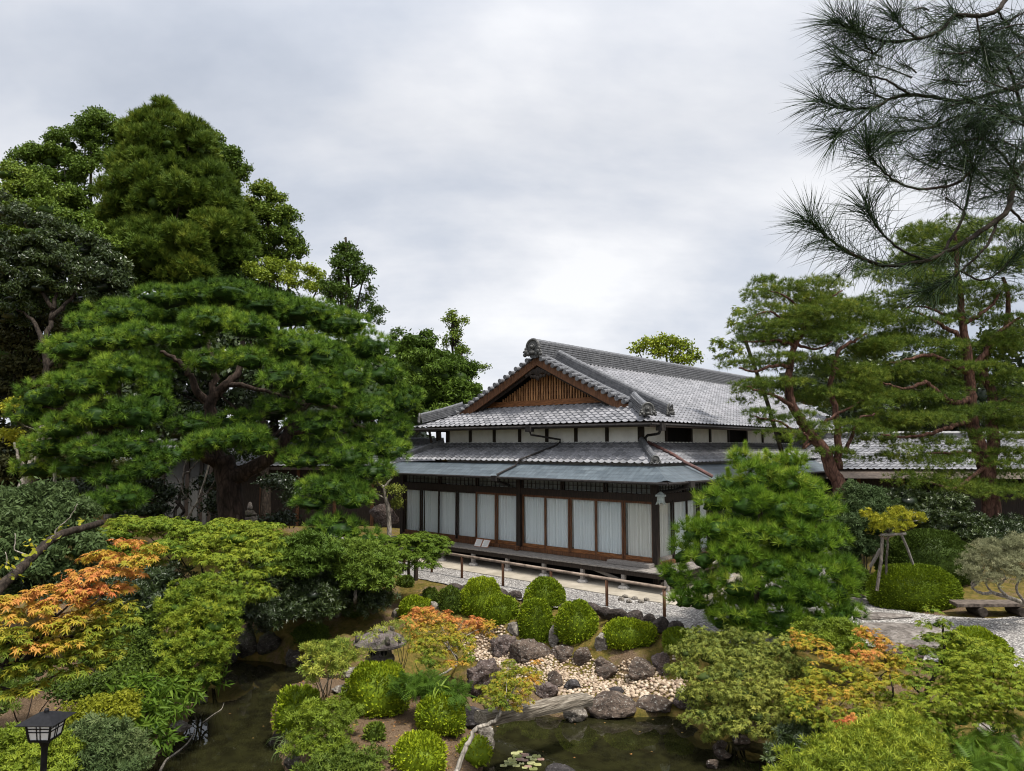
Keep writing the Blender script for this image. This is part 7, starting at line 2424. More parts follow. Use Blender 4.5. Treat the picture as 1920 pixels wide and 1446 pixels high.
shrub('golden_tree', 'small tree with golden yellow leaves held up by wooden props', 'tree', (1645, 1108), [
    (1628, 970, 18.8, 14, 8), (1650, 978, 18.7, 24, 10), (1680, 970, 18.8, 24, 12), (1690, 962, 18.9, 14, 8), (1715, 968, 19, 16, 6), (1665, 990, 18.6, 28, 10), (1690, 988, 18.7, 22, 8), (1645, 992, 18.6, 14, 8), (1622, 962, 18.9, 8, 5), (1725, 975, 19, 8, 4)],
    'gold', T_WHORL, .085, 70, 7, .02, 0, 'bark_grey', .4, .7, (.15, 1), 2, seed=65, Yb=18.6, trunk=[([P(1662, 1092, 19) - (0, 0, .1), P(1662, 1055, 19), P(1665, 1020, 19), P(1666, 1000, 18.8)], .035, .025)])
for i, (lab, pts, w) in enumerate([('thick brown prop post leaning under the golden tree', [P(1644, 1108, 18.5), P(1652, 1050, 18.6), P(1654, 1008, 18.7)], .042), ('slanting prop pole at the right of the golden tree', [P(1712, 1058, 19.2), P(1702, 1030, 19.1), P(1690, 1002, 18.9)], .032), ('short crosswise prop beam under the golden leaves', [P(1652, 1003, 18.68), P(1675, 1002, 18.8), P(1698, 1001, 18.9)], .035), ('mossy slanting plank prop left of the golden tree', [P(1632, 1062, 19.2), P(1642, 1046, 19), P(1650, 1030, 18.8)], .04)]):
    m_ = MB()
    m_.tube(pts, w, 8)
    tag(m_.build('prop_pole', M['wood_grey' if i else 'bark_grey'], None, off=pts[0]), lab, 'pole')

# ------------------------------------------------------------------ garden objects
M['rail'] = m_simple('worn_rail_wood', (.10, .075, .058), (.27, .21, .165), 5, .7, .25, (1, 1, 1), .3, .005)
M['lamp_black'] = m_simple('black_painted_metal', (.005, .005, .006), (.010, .010, .012), 20, .55, .18, bstr=.1, bdist=.002)
M['lamp_pane'] = m_simple('milky_lamp_pane', (.62, .62, .63), (.68, .68, .69), 3, .5, .4, bstr=0)
M['lantern_stone'] = m_rock('lantern_granite', (.135, .110, .104), (.225, .192, .182), (.062, .050, .045), (.30, .275, .26), (.10, .10, .05), scale=5)
M['verdigris'] = m_simple('pale_verdigris_metal', (.26, .30, .28), (.42, .46, .43), 14, .55, .4, bstr=.15)
M['beam'] = m_simple('silvered_beam_wood', (.10, .085, .068), (.36, .33, .28), 4, .8, .2, (1, 1, 1), .7, .02)
M['paper'] = m_simple('white_board', (.66, .65, .62), (.72, .71, .68), 6, .7, .2, bstr=0)
M['red_edge'] = m_simple('reddish_board_edge', (.32, .14, .09), (.42, .20, .13), 6, .7, .2, bstr=0)
M['bench_wood'] = m_simple('bench_plank', (.035, .027, .022), (.15, .12, .098), 4, .75, .2, (2, 8, 2), .4, .01)
M['log_end'] = m_simple('dark_log', (.020, .016, .013), (.075, .06, .05), 5, .85, .15, bstr=.5, bdist=.02)
M['ink'] = m_simple('grey_ink', (.16, .16, .16), (.22, .22, .22), 6, .7, .2, bstr=0)

# railing between the gravel and the garden
ra, rz_ = G(866, 1084, G0), G(1246, 1157, G0)
dr_ = unit(rz_ - ra)
rail = thing('railing', 'low weathered wooden handrail on posts running along the gravel in front of the veranda', 'railing', ra)
ends = [ra - dr_ * 4.3, rz_ + dr_ * .05]
m_ = MB()
m_.tube([e + (0, 0, .70) for e in ends], .042, 10)
wood_part('rail', rail, m_, 'rail')
for px, py in ((866, 1084), (942, 1099), (1034, 1116), (1139, 1136), (1246, 1157)):
    q = G(px, py, G0)
    t_ = (q - ra) @ dr_
    q = ra + dr_ * t_
    m_ = MB()
    m_.tube([q - (0, 0, .1), q + (0, 0, .67)], .040, 8)
    m_.build('post', M['wood_brown'], rail, smooth=True)
for k in (1.5, 3.0, 4.2):
    q = ra - dr_ * k
    m_ = MB()
    m_.tube([q - (0, 0, .1), q + (0, 0, .67)], .040, 8)
    m_.build('post', M['wood_brown'], rail, smooth=True)

# garden lamp in the foreground
Yl = 7.6
fc = P(97.5, 1362.3, Yl)                    # near corner of the roof edge
side = .40
lp = np.array([fc[0] - side / 2 + .01, Yl + side / 2, fc[2]])
gzl = float(ground_z(lp)[0])
lamp = thing('lamp_post', 'black Japanese style garden lamp with a flat pyramid roof and white lattice panes', 'lamp', (lp[0], lp[1], gzl))
ze = fc[2]
q2 = 2 ** .5
rot_l = R(45)
zap = P(90, 1336, Yl + side / 2)[2]
m_ = MB()
m_.lathe((lp[0], lp[1], 0), [(side / q2 - .004, ze - .006), (side / q2, ze), (.045 * q2, zap), (.02, zap + .004)], 4, rot=rot_l)
roof_ = m_.build('lamp_roof', M['lamp_black'], lamp)
m_ = MB()
m_.lathe((lp[0], lp[1], 0), [(.024, zap - .005), (.024, zap + .028), (.016, zap + .042)], 10)
m_.build('finial', M['lamp_black'], roof_)
zb1, zb0 = ze + .002, ze - .185
rt, rb_ = .128 * q2, .100 * q2
for k in range(4):
    a0, a1 = rot_l + k * math.pi / 2, rot_l + (k + 1) * math.pi / 2

    def cn_(a, r, z):
        return np.array([lp[0] + r * math.cos(a), lp[1] + r * math.sin(a), z])
    A0, A1, B0, B1 = cn_(a0, rb_, zb0), cn_(a1, rb_, zb0), cn_(a0, rt, zb1), cn_(a1, rt, zb1)
    n_ = unit(np.cross(A1 - A0, B0 - A0))
    m_ = MB()
    i_ = -n_ * .006
    m_.add([A0, A1, B1, B0, A0 + i_, A1 + i_, B1 + i_, B0 + i_], [(0, 1, 2, 3), (7, 6, 5, 4), (0, 4, 5, 1), (1, 5, 6, 2), (2, 6, 7, 3), (3, 7, 4, 0)])
    pane = m_.build('pane', M['lamp_pane'], lamp)
    m_ = MB()

    def at_(s, t):
        return (A0 * (1 - s) + A1 * s) * (1 - t) + (B0 * (1 - s) + B1 * s) * t + n_ * .004
    m_.bar(at_(0, 0), at_(0, 1), .018, .016, n_)
    for s in (.42, .58):
        m_.bar(at_(s, 0), at_(s, 1), .0075, .008, n_)
    for t in (.50, .68):
        m_.bar(at_(0, t), at_(1, t), .0075, .008, n_)
    m_.bar(at_(0, .02), at_(1, .02), .016, .014, n_)
    m_.bar(at_(0, .98), at_(1, .98), .014, .014, n_)
    m_.build('lattice', M['lamp_black'], pane)
m_ = MB()
m_.lathe((lp[0], lp[1], 0), [(rb_ + .006, zb0 - .014), (rb_ + .006, zb0 - .001)], 4, rot=rot_l)
m_.build('lamp_base', M['lamp_black'], lamp)
m_ = MB()
m_.lathe((lp[0], lp[1], 0), [(.031, gzl - .1), (.031, zb0 - .12), (.033, zb0 - .10), (.062, zb0 - .025), (.062, zb0 - .012)], 14)
m_.build('pole', M['lamp_black'], lamp, smooth=False)

# snow-viewing stone lantern by the pond
sl_ = hit(712, 1270)
Ys = 14.1
sl_ = P(712, 1268, Ys)
sl_[2] = float(ground_z(sl_)[0])
s_ = Ys / FPX
lan = thing('stone_lantern', 'broad-capped stone garden lantern at the edge of the pond behind the island', 'lantern', sl_)
zc0 = P(712, 1205, Ys)[2]
m_ = MB()
c_ = (sl_[0], sl_[1] + .0, 0)
zl = lambda py: P(712, py, Ys)[2]
m_.lathe(c_, [(44 * s_, zl(1209)), (48 * s_, zl(1207)), (48.5 * s_, zl(1203)), (40 * s_, zl(1195)), (26 * s_, zl(1188)), (12 * s_, zl(1184)), (8 * s_, zl(1183))], 6 * 4)
cap = m_.build('cap', M['lantern_stone'], lan, smooth=False)
m_ = MB()
m_.lathe(c_, [(9 * s_, zl(1187)), (13 * s_, zl(1184)), (13.5 * s_, zl(1181)), (11 * s_, zl(1177)), (5 * s_, zl(1175)), (1 * s_, zl(1174))], 16)
m_.build('finial', M['lantern_stone'], cap, smooth=True)
for a in (3.6, -.5, 1.2, 5.2):
    m_ = MB()
    e = np.array([c_[0] + 42 * s_ * math.cos(a), c_[1] + 42 * s_ * math.sin(a), zl(1199)])
    m_.tube([e, e + (0, 0, .09), e + np.array([-.05 * math.cos(a), -.05 * math.sin(a), .15])], [.05, .045, .03], 8)
    m_.build('cap_scroll', M['lantern_stone'], cap, smooth=True)
m_ = MB()
m_.lathe(c_, [(22 * s_, zl(1230)), (20 * s_, zl(1209))], 6)
fb = m_.build('fire_box', M['lantern_stone'], lan)
for a in (-math.pi / 2 - .5, -math.pi / 2 + .55):
    m_ = MB()
    e = np.array([c_[0] + 18.3 * s_ * math.cos(a), c_[1] + 18.3 * s_ * math.sin(a), zl(1219)])
    o_ = np.array([math.cos(a), math.sin(a), 0])
    m_.tube([e - o_ * .02, e + o_ * .022], .062, 14)
    m_.build('light_opening', M['black'], fb)
m_ = MB()
m_.lathe(c_, [(20 * s_, zl(1246)), (25 * s_, zl(1243)), (27 * s_, zl(1236)), (25 * s_, zl(1230)), (21 * s_, zl(1228))], 20)
m_.build('platform', M['lantern_stone'], lan, smooth=True)
m_ = MB()
m_.lathe(c_, [(38 * s_, zl(1278)), (37 * s_, zl(1262)), (32 * s_, zl(1252)), (24 * s_, zl(1246))], 20)
m_.build('base', M['lantern_stone'], lan, smooth=True)

# small stone pedestal lantern by the big pine
q = gbase(467, 1000, 24.2)
s_ = 24.2 / FPX
ped = thing('stone_lantern', 'small weathered stone lantern on a square pedestal right of the big pine trunk', 'lantern', q)
zz = lambda py: P(467, py, 24.2)[2]
m_ = MB()
m_.box(q[0] - 11 * s_, q[0] + 11 * s_, q[1] - 11 * s_, q[1] + 11 * s_, q[2] - .1, zz(968))
m_.build('pedestal', M['slab'], ped, bevel=.02)
m_ = MB()
m_.lathe((q[0], q[1], 0), [(12 * s_, zz(968)), (14 * s_, zz(964)), (8 * s_, zz(958)), (6 * s_, zz(957))], 6)
m_.build('cap', M['rock_moss'], ped)
m_ = MB()
m_.lathe((q[0], q[1], 0), [(4.5 * s_, zz(958)), (5 * s_, zz(950)), (3 * s_, zz(943)), (.5 * s_, zz(941))], 10)
m_.build('finial', M['slab'], ped, smooth=True)

# old beam bridging the rocks
a_, b_ = P(905, 1338, 11.55), P(1100, 1304, 13.1)
d_ = unit(b_ - a_)
m_ = MB()
pts = [a_ + (b_ - a_) * t for t in np.linspace(-.02, 1, 16)]
sd_ = np.cross(d_, (0, 0, 1))
vs, fs = [], []
rr_ = np.random.default_rng(9)
prof = [(x * .9, z * .95) for x, z in [(-.155, -.10), (-.175, -.02), (-.165, .06), (-.11, .095), (-.05, .09), (.0, .105), (.06, .09), (.12, .10), (.17, .06), (.175, -.02), (.15, -.10)]]
for p in pts:
    for x, z in prof:
        vs.append(p + sd_ * (x + rr_.normal() * .006) + np.array([0, 0, z + rr_.normal() * .007 - .06]))
n_ = len(prof)
for i in range(len(pts) - 1):
    for k in range(n_):
        k2 = (k + 1) % n_
        fs.append((i * n_ + k, (i + 1) * n_ + k, (i + 1) * n_ + k2, i * n_ + k2))
fs += [tuple(range(n_)), tuple((len(pts) - 1) * n_ + k for k in range(n_))[::-1]]
m_.add(vs, fs)


def m_beam():
    m, nt, out = new_mat('split_grey_beam')
    az = math.atan2(d_[1], d_[0])
    v = coords(nt, 'Object', (1, 1, 1), (0, 0, -az))
    mp = NN(nt, 'ShaderNodeMapping')
    mp.inputs['Scale'].default_value = (1.2, 16, 16)
    nt.links.new(v, mp.inputs[0])
    n = noise(nt, mp.outputs[0], 2.4, 6, .65)
    c = ramp(nt, [(.3, (.030, .025, .019)), (.5, (.15, .128, .10)), (.7, (.32, .285, .235))], n)
    principled(nt, out, c.outputs[0], .85, .15, n, .9, .03)
    return m


M['beam'] = m_beam()
tag(m_.build('wooden_beam', M['beam'], None, off=a_), 'old silvery split wooden beam laid across the water on rocks', 'beam')

# bench on log feet
bq = G(1850, 1156, G0)
be = thing('bench', 'low rustic bench of a thick plank on two round logs beside the long hedge', 'bench', bq)
Yb_ = bq[1] + .15
pl, pr_ = P(1786, 1131, Yb_), P(1912, 1131, Yb_)
m_ = MB()
m_.add([(pl[0] - .02, Yb_ - .22, pl[2] - .06), (pr_[0], Yb_ - .20, pl[2] - .055), (pr_[0] - .03, Yb_ + .28, pl[2] - .06), (pl[0] + .06, Yb_ + .25, pl[2] - .05),
        (pl[0] - .02, Yb_ - .22, pl[2] + .03), (pr_[0], Yb_ - .20, pl[2] + .03), (pr_[0] - .03, Yb_ + .28, pl[2] + .03), (pl[0] + .06, Yb_ + .25, pl[2] + .035)],
       [(0, 3, 2, 1), (4, 5, 6, 7), (0, 1, 5, 4), (1, 2, 6, 5), (2, 3, 7, 6), (3, 0, 4, 7)])
m_.build('seat', M['bench_wood'], be, bevel=.012)
for px in (1832, 1906):
    x = P(px, 1150, Yb_)[0]
    rr = (pl[2] - .055 - G0) / 2
    m_ = MB()
    m_.tube([(x, Yb_ - .26, G0 + rr), (x, Yb_ - .24, G0 + rr), (x, Yb_ + .24, G0 + rr), (x, Yb_ + .27, G0 + rr)], [rr * .94, rr, rr, rr * .94], 16)
    m_.build('leg', M['log_end'], be, smooth=False)

# hanging lantern at the corner of the eave
hx = L(-.42, -.42, 0)
hl = thing('hanging_lantern', 'small pale metal lantern hanging from the corner of the eave', 'lantern', (hx[0], hx[1], 2.42))
s_ = hx[1] / FPX
zz = lambda py: P(1246, py, hx[1])[2]
m_ = MB()
m_.lathe((hx[0], hx[1], 0), [(10.2 * s_, zz(931)), (9.6 * s_, zz(928)), (4 * s_, zz(924)), (1.5 * s_, zz(922))], 6)
m_.build('roof', M['verdigris'], hl)
m_ = MB()
m_.lathe((hx[0], hx[1], 0), [(7.0 * s_, zz(941)), (7.0 * s_, zz(931.5))], 6)
bd = m_.build('body', M['verdigris'], hl)
m_ = MB()
for k in range(6):
    a = k * math.pi / 3
    for j in (.25, .5, .75):
        p0 = np.array([math.cos(a), math.sin(a)]) * 7.3 * s_
        p1 = np.array([math.cos(a + math.pi / 3), math.sin(a + math.pi / 3)]) * 7.3 * s_
        e = p0 * (1 - j) + p1 * j
        m_.bar((hx[0] + e[0], hx[1] + e[1], zz(940)), (hx[0] + e[0], hx[1] + e[1], zz(932.5)), .012, .012)
m_.build('lattice', M['wood_dark'], bd)
m_ = MB()
m_.lathe((hx[0], hx[1], 0), [(8.2 * s_, zz(942.5)), (8.2 * s_, zz(941))], 6)
for k in range(6):
    a = k * math.pi / 3
    e = np.array([hx[0] + 7.4 * s_ * math.cos(a), hx[1] + 7.4 * s_ * math.sin(a), 0])
    m_.tube([e + (0, 0, zz(942.5)), e + (0, 0, zz(944.5)), e + np.array([2 * s_ * math.cos(a), 2 * s_ * math.sin(a), zz(946)])], [.022, .020, .012], 6)
m_.build('feet_ring', M['verdigris'], hl)
m_ = MB()
m_.tube([(hx[0], hx[1], zz(922)), (hx[0], hx[1], 3.06)], .008, 6)
m_.build('hanger', M['gutter'], hl)

# two information boards leaning on the veranda
for i, (u0, lab) in enumerate(((7.06, 'left one of two small white information boards leaning on the veranda'), (6.70, 'right one of two small white information boards leaning on the veranda'))):
    c0 = L(u0, -.36, .45)
    t = thing('information_board', lab, 'sign', c0, rot=HROT)
    m_ = HB()
    m_.add([(-.165, -.02, .0), (.165, -.02, 0), (.165, .13, .25), (-.165, .13, .25), (-.165, .0, -.0), (.165, .0, 0), (.165, .15, .25), (-.165, .15, .25)], [(0, 1, 2, 3), (7, 6, 5, 4), (0, 4, 5, 1), (1, 5, 6, 2), (2, 6, 7, 3), (3, 7, 4, 0)])
    m_.build('board', M['red_edge'], t)
    m_ = HB()
    w_ = .148
    f0, f1 = np.array([0, -.0215 + .008, .014]), np.array([0, .1245, .238])
    m_.add([(-w_, f0[1] - .004, f0[2]), (w_, f0[1] - .004, f0[2]), (w_, f1[1] - .004, f1[2]), (-w_, f1[1] - .004, f1[2])], [(0, 1, 2, 3)])
    pp_ = m_.build('sheet', M['paper'], t)
    m_ = HB()
    for k in range(7):
        s0 = .16 + k * .11
        q = f0 * (1 - s0) + f1 * s0
        q2 = f0 * (1 - s0 - .02) + f1 * (s0 + .02)
        m_.add([(-.12, q[1] - .007, q[2]), (.12 - .03 * (k % 3), q[1] - .007, q[2]), (.12 - .03 * (k % 3), q2[1] - .007, q2[2]), (-.12, q2[1] - .007, q2[2])], [(0, 1, 2, 3)])
    m_.build('text_lines', M['ink'], pp_)

# lily pads
M['lily'] = m_leaf('lily_pad', [(0, (.10, .12, .035)), (.5, (.26, .27, .09)), (.8, (.36, .36, .18)), (1, (.22, .12, .11))], .1, .35, .4)
rr_ = np.random.default_rng(21)
lo_l = []
for px, py in [(966, 1413), (975, 1410), (983, 1416), (970, 1418), (992, 1420), (985, 1426), (960, 1424), (955, 1432), (968, 1436), (978, 1432), (990, 1438), (1000, 1424), (1006, 1418), (1008, 1434), (944, 1436), (1000, 1442), (950, 1428), (975, 1424), (1014, 1424), (962, 1430), (996, 1431), (984, 1440)]:
    q = G(px, py, ZW + .006)
    n = 16
    r = rr_.uniform(.045, .085)
    a0 = rr_.uniform(0, 6.28)
    ang = a0 + np.linspace(.18, 2 * math.pi - .18, n)
    v = np.vstack([[q], q + np.c_[np.cos(ang) * r, np.sin(ang) * r, np.full(n, .004) + .004 * np.sin(ang * 3)]])
    v2 = v - np.array([0, 0, .004])
    t = np.array([[0, k, k + 1] for k in range(1, n)])
    c = rr_.choice([.15, .45, .7, .6, .97])
    o = tri_mesh('lily_pad', np.vstack([v, v2]), np.vstack([t, t[:, ::-1] + n + 1]), M['lily'], attr=np.full(2 * n + 2, c), off=q)
    tag(o, 'small round lily pad floating in the cluster on the pond', 'lily pad', 'lily pads on the pond')

# fallen leaves on the soil, the moss and the edge of the gravel
M['litter'] = m_leaf('fallen_leaf', [(0, (.10, .055, .022)), (.4, (.22, .13, .045)), (.7, (.32, .22, .07)), (1, (.30, .10, .04))], .1, .7)
lq = []
for (px0, px1, py0, py1, n) in ((560, 920, 1290, 1446, 900), (560, 860, 1080, 1260, 1100), (60, 330, 1180, 1400, 700), (1250, 1600, 1180, 1300, 500), (1640, 1920, 1230, 1446, 900), (870, 1300, 1120, 1230, 500)):
    for _ in range(n):
        lq.append(G(rr_.uniform(px0, px1), rr_.uniform(py0, py1), -.6)[:2])
lq = np.array(lq)
lz = ground_z(lq)
ok = lz > ZW + .03
lp3 = np.c_[lq, lz + .012][ok]
wf = []
for _ in range(60):
    q = G(rr_.uniform(300, 1400), rr_.uniform(1260, 1446), ZW + .006)
    if in_poly(q[None, :2], POND)[0] and not in_poly(q[None, :2], ISLE)[0]:
        wf.append(q)
lp3 = np.vstack([lp3, np.array(wf)])
lax = np.c_[rr_.normal(size=(len(lp3), 2)) * .25, np.ones(len(lp3))]
lax[-len(wf):, :2] *= .1
lr = inst([(t_maple(5)[0] * (1, 1, .4), t_maple(5)[1]), T_OVAL[0]], lp3, lax, rr_.uniform(.022, .05, len(lp3)), c=rr_.random(len(lp3)))
tag(tri_mesh('fallen_leaves', lr[0], lr[1], M['litter'], attr=lr[2]), 'brown and yellow fallen leaves scattered on soil and moss', 'leaves', kind='stuff')

# branches lying in the water
for lab, pts, r in (('thin bent pale branch lying in the left water', [(300, 1446), (312, 1425), (330, 1412), (350, 1395), (362, 1378), (365, 1368)], .022), ('short forked twig in the left water beyond the bent branch', [(380, 1355), (400, 1340), (415, 1330), (420, 1318)], .014)):
    m_ = MB()
    limb(m_, [G(px, py, ZW + .012) for px, py in pts], r, r * .5, .0, 6)
    tag(m_.build('branch', M['bark_pale'], None, off=G(*pts[0], ZW), smooth=True), lab, 'branch')
m_ = MB()
# old leaning trunk with a yellow-leaved creeper
lt = [P(190, 980, 13.6), P(165, 988, 13.2), P(120, 1000, 12.4), P(90, 1018, 12), P(60, 1045, 11.6), P(30, 1075, 11.2), P(-10, 1120, 10.8), P(-40, 1240, 10.4)]
lb_ = np.array([lt[-1][0], lt[-1][1], float(ground_z(lt[-1])[0])])
ltr = thing('leaning_tree', 'dark leaning trunk with a few yellow creeper leaves above the orange maple', 'tree', lb_)
limb(m_, [lb_ - (0, 0, .2)] + lt[::-1], .085, .06, .006, 9)
wood_part('trunk', ltr, m_, 'bark_dark')
for k, pts in enumerate(([lt[3], P(110, 990, 12), P(135, 965, 12), P(145, 945, 12)], [lt[4], P(30, 1030, 11.5), P(28, 1000, 11.5)], [lt[5], P(15, 1060, 11), P(10, 1035, 11)])):
    m_ = MB()
    limb(m_, pts, .014, .006, .01, 6)
    wood_part('limb', ltr, m_, 'bark_pale')
cb = [blob_px(150, 980, 12.4, 14, 6, .6), blob_px(120, 992, 12, 12, 7, .5), blob_px(95, 1010, 11.7, 14, 8, .4), blob_px(70, 1030, 11.4, 14, 8, .5), blob_px(45, 1050, 11, 16, 10, .5), blob_px(10, 1060, 10.8, 14, 14, .6), blob_px(28, 1085, 10.8, 14, 10, .4), blob_px(55, 1020, 11.4, 10, 8, .8)]
crown_part('creeper', ltr, fill_blobs(cb, 75, T_OVAL, .09, .2, .7, axis_is='y', seed=93), 'gold')

# ------------------------------------------------------------------ neighbouring roofs
M['wing_tile'] = M['tile']


def long_house(name, label, p0, p1, depth, z_eave, z_ridge, z_wall0, over=1.0, copper=True, fine=6):
    """A long low building: p0, p1 = ends of the eave line; tiled slope towards the garden."""
    p0, p1 = np.array([*p0, 0.0]), np.array([*p1, 0.0])
    d = unit(p1 - p0)
    ln = np.linalg.norm(p1 - p0)
    n = np.array([-d[1], d[0], 0])
    if n[1] < 0:
        n = -n
    t = thing(name, label, 'building', p0, rot=math.atan2(d[1], d[0]))
    sgn = 1 if np.cross(d, n)[2] > 0 else -1

    def g(x):
        return z_eave + (z_ridge - z_eave) * x / depth
    for side in (0, 1):
        m_ = MB()
        V_, F_, UV_ = roof_face((0, 0) if side == 0 else (0, 2 * depth), (1, 0), (0, 1) if side == 0 else (0, -1), 0, depth, g, lambda q: 0, lambda q: ln, fine=fine, tiles=side == 0)
        m_.add(V_, F_ if side == 0 else [f[::-1] for f in F_])
        m_.uv = UV_
        m_.build('roof', M['tile'], t, local=True)
    m_ = MB()
    ridge_run(m_, (0, depth, z_ridge - .04), (ln, depth, z_ridge - .04), .34, .26, .10, 4)
    m_.build('ridge', M['ridge'], t, local=True)
    if copper:
        m_ = MB()
        nS = 60
        vs = [(ln * i / (nS - 1), y, z_eave - .04 - (.30 if j == 0 else 0)) for j, y in enumerate((-.65, .12)) for i in range(nS)]
        m_.add(vs, [(i, i + 1, nS + i + 1, nS + i) for i in range(nS - 1)])
        m_.uv = [(v[0], .8 * (v[1] + .65)) for v in vs]
        m_.build('lower_eave', M['bench_wood'] if copper == 'board' else M['copper'], t, local=True)
    m_ = MB()
    m_.box(.1, ln - .1, over, 2 * depth - over, z_wall0, z_eave + .1)
    m_.build('wall', M['wood_dark'], t, local=True)
    m_ = MB()
    m_.box(0, ln, .02, .10, z_eave - .16, z_eave - .03)
    m_.build('eave_board', M['wood_dark'], t, local=True)
    k = 0
    x = .8
    while x < ln - .5:
        m_ = MB()
        m_.box(x - .08, x + .08, over - .06, over - .005, z_wall0, z_eave)
        m_.build('post', M['wood_brown'], t, local=True)
        x += 1.9
        k += 1
    for k in range(int(ln // 3.8)):
        m_ = MB()
        x0 = .8 + k * 3.8 + .12
        m_.box(x0, x0 + 1.66, over - .03, over - .004, z_eave - 1.0, z_eave - .45)
        m_.build('wall_panel', M['black'], t, local=True)
    return t


long_house('garden_wing', 'long low wing with a grey tiled roof and dark wooden walls behind the red pines', (12.6, 31.0), (30.0, 30.0), 3.1, 3.02, 4.42, -.2, 1.1, 'board', fine=8)
rh = long_house('rear_house', 'low tiled house in deep shade behind the trunk of the big pine', (-21.0, 36.0), (-3.8, 34.2), 2.6, 3.05, 4.15, -.2, 1.0, False, fine=4)
M['plaster_shaded'] = m_simple('shaded_plaster', (.055, .055, .054), (.085, .085, .082), 2.2, .85, .15, bstr=.06)  # white plaster, with the shade of the trees put into its colour
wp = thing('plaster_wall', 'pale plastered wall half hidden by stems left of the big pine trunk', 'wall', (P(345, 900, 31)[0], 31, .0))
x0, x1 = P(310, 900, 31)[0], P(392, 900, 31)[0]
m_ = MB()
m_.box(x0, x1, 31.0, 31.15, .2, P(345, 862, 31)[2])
m_.build('plaster', M['plaster_shaded'], wp)
for px in (352, 378, 306, 395):
    m_ = MB()
    x = P(px, 900, 31)[0]
    m_.box(x - .07, x + .07, 30.93, 30.995, .2, P(345, 858, 31)[2])
    m_.build('post', M['wood_dark'], wp)
m_ = MB()
m_.box(x0 - .2, x1 + .2, 30.7, 31.4, P(345, 858, 31)[2], P(345, 852, 31)[2])
m_.build('coping', M['ridge'], wp)

# ------------------------------------------------------------------ pine reaching in from beside the viewer
NB = P(2560, 1000, 3.1)
NB[2] = float(ground_z(NB)[0])
near = thing('overhanging_pine', 'dark pine branches with long needles hanging in from the upper right', 'tree', NB)
m_ = MB()
limb(m_, [NB - (0, 0, .3), P(2575, 900, 3.1), P(2560, 500, 3.1), P(2570, 200, 3.1), P(2600, -300, 3.15)], .14, .10, .008, 12)
wood_part('trunk', near, m_, 'bark_pine')
Q = lambda *a: [P(x, y, Y) for x, y, Y in a]
boughs = [
    (Q((2562, 560, 3.1), (2330, 560, 2.75), (2120, 500, 2.48), (1990, 330, 2.35), (1950, 290, 2.3), (1905, 330, 2.25), (1892, 390, 2.2), (1870, 412, 2.18), (1830, 440, 2.15), (1780, 470, 2.1), (1730, 490, 2.08), (1660, 498, 2.05), (1610, 482, 2.0), (1575, 462, 1.98), (1545, 440, 1.96), (1520, 415, 1.95)), .020, .0038),
    (Q((1740, 488, 2.08), (1700, 474, 2.06), (1665, 450, 2.05), (1640, 420, 2.04), (1625, 390, 2.03)), .006, .003),
    (Q((1770, 472, 2.1), (1800, 420, 2.1), (1815, 370, 2.1), (1822, 320, 2.12)), .007, .004),
    (Q((1822, 320, 2.12), (1790, 345, 2.1), (1735, 355, 2.05), (1690, 345, 2.02), (1655, 320, 2.0), (1630, 290, 1.98), (1628, 270, 1.98)), .007, .003),
    (Q((1870, 415, 2.18), (1850, 460, 2.18), (1810, 500, 2.16), (1780, 525, 2.15), (1740, 545, 2.14)), .007, .003),
    (Q((1800, 508, 2.16), (1840, 525, 2.14), (1880, 505, 2.12), (1910, 470, 2.1)), .005, .003),
    (Q((2568, 240, 3.1), (2330, 150, 2.75), (2130, 110, 2.45), (1990, 120, 2.3), (1960, 150, 2.25), (1860, 175, 2.2), (1800, 190, 2.15), (1740, 180, 2.1), (1690, 180, 2.08), (1640, 200, 2.05), (1590, 205, 2.02), (1540, 190, 2.0)), .014, .004),
    (Q((2575, 60, 3.1), (2330, -40, 2.75), (2130, -60, 2.45), (2000, -20, 2.3), (1900, -10, 2.2), (1870, 20, 2.16), (1830, 30, 2.14), (1790, 30, 2.12), (1760, 60, 2.1), (1710, 75, 2.08), (1660, 78, 2.06), (1610, 62, 2.04), (1570, 40, 2.02)), .016, .004),
    (Q((1720, 72, 2.08), (1690, 50, 2.07), (1678, 30, 2.06)), .005, .003),
    (Q((1660, 78, 2.06), (1640, 100, 2.05), (1620, 80, 2.04), (1600, 50, 2.03)), .005, .003),
    (Q((1860, 175, 2.2), (1830, 210, 2.18), (1790, 220, 2.15), (1740, 240, 2.1), (1700, 245, 2.08), (1660, 250, 2.05)), .006, .003),
    (Q((1905, 330, 2.25), (1880, 290, 2.2), (1840, 260, 2.18), (1800, 270, 2.15), (1760, 290, 2.12)), .007, .003),
    (Q((1950, 290, 2.3), (1920, 230, 2.25), (1880, 215, 2.2), (1850, 240, 2.2)), .008, .004),
    (Q((1920, 230, 2.25), (1900, 150, 2.25), (1880, 110, 2.22), (1850, 90, 2.2), (1800, 100, 2.18)), .008, .003),
    (Q((1892, 390, 2.2), (1925, 420, 2.2), (1945, 440, 2.2)), .006, .004),
    (Q((1710, 180, 2.08), (1660, 150, 2.06), (1620, 140, 2.04), (1580, 120, 2.02)), .005, .003),
    (Q((1640, 200, 2.05), (1600, 240, 2.02), (1570, 250, 2.0)), .004, .0025),
    (Q((1830, 30, 2.14), (1840, 80, 2.15), (1850, 110, 2.16)), .004, .003),
    (Q((1870, 20, 2.16), (1900, 60, 2.2), (1930, 80, 2.2)), .005, .003)]
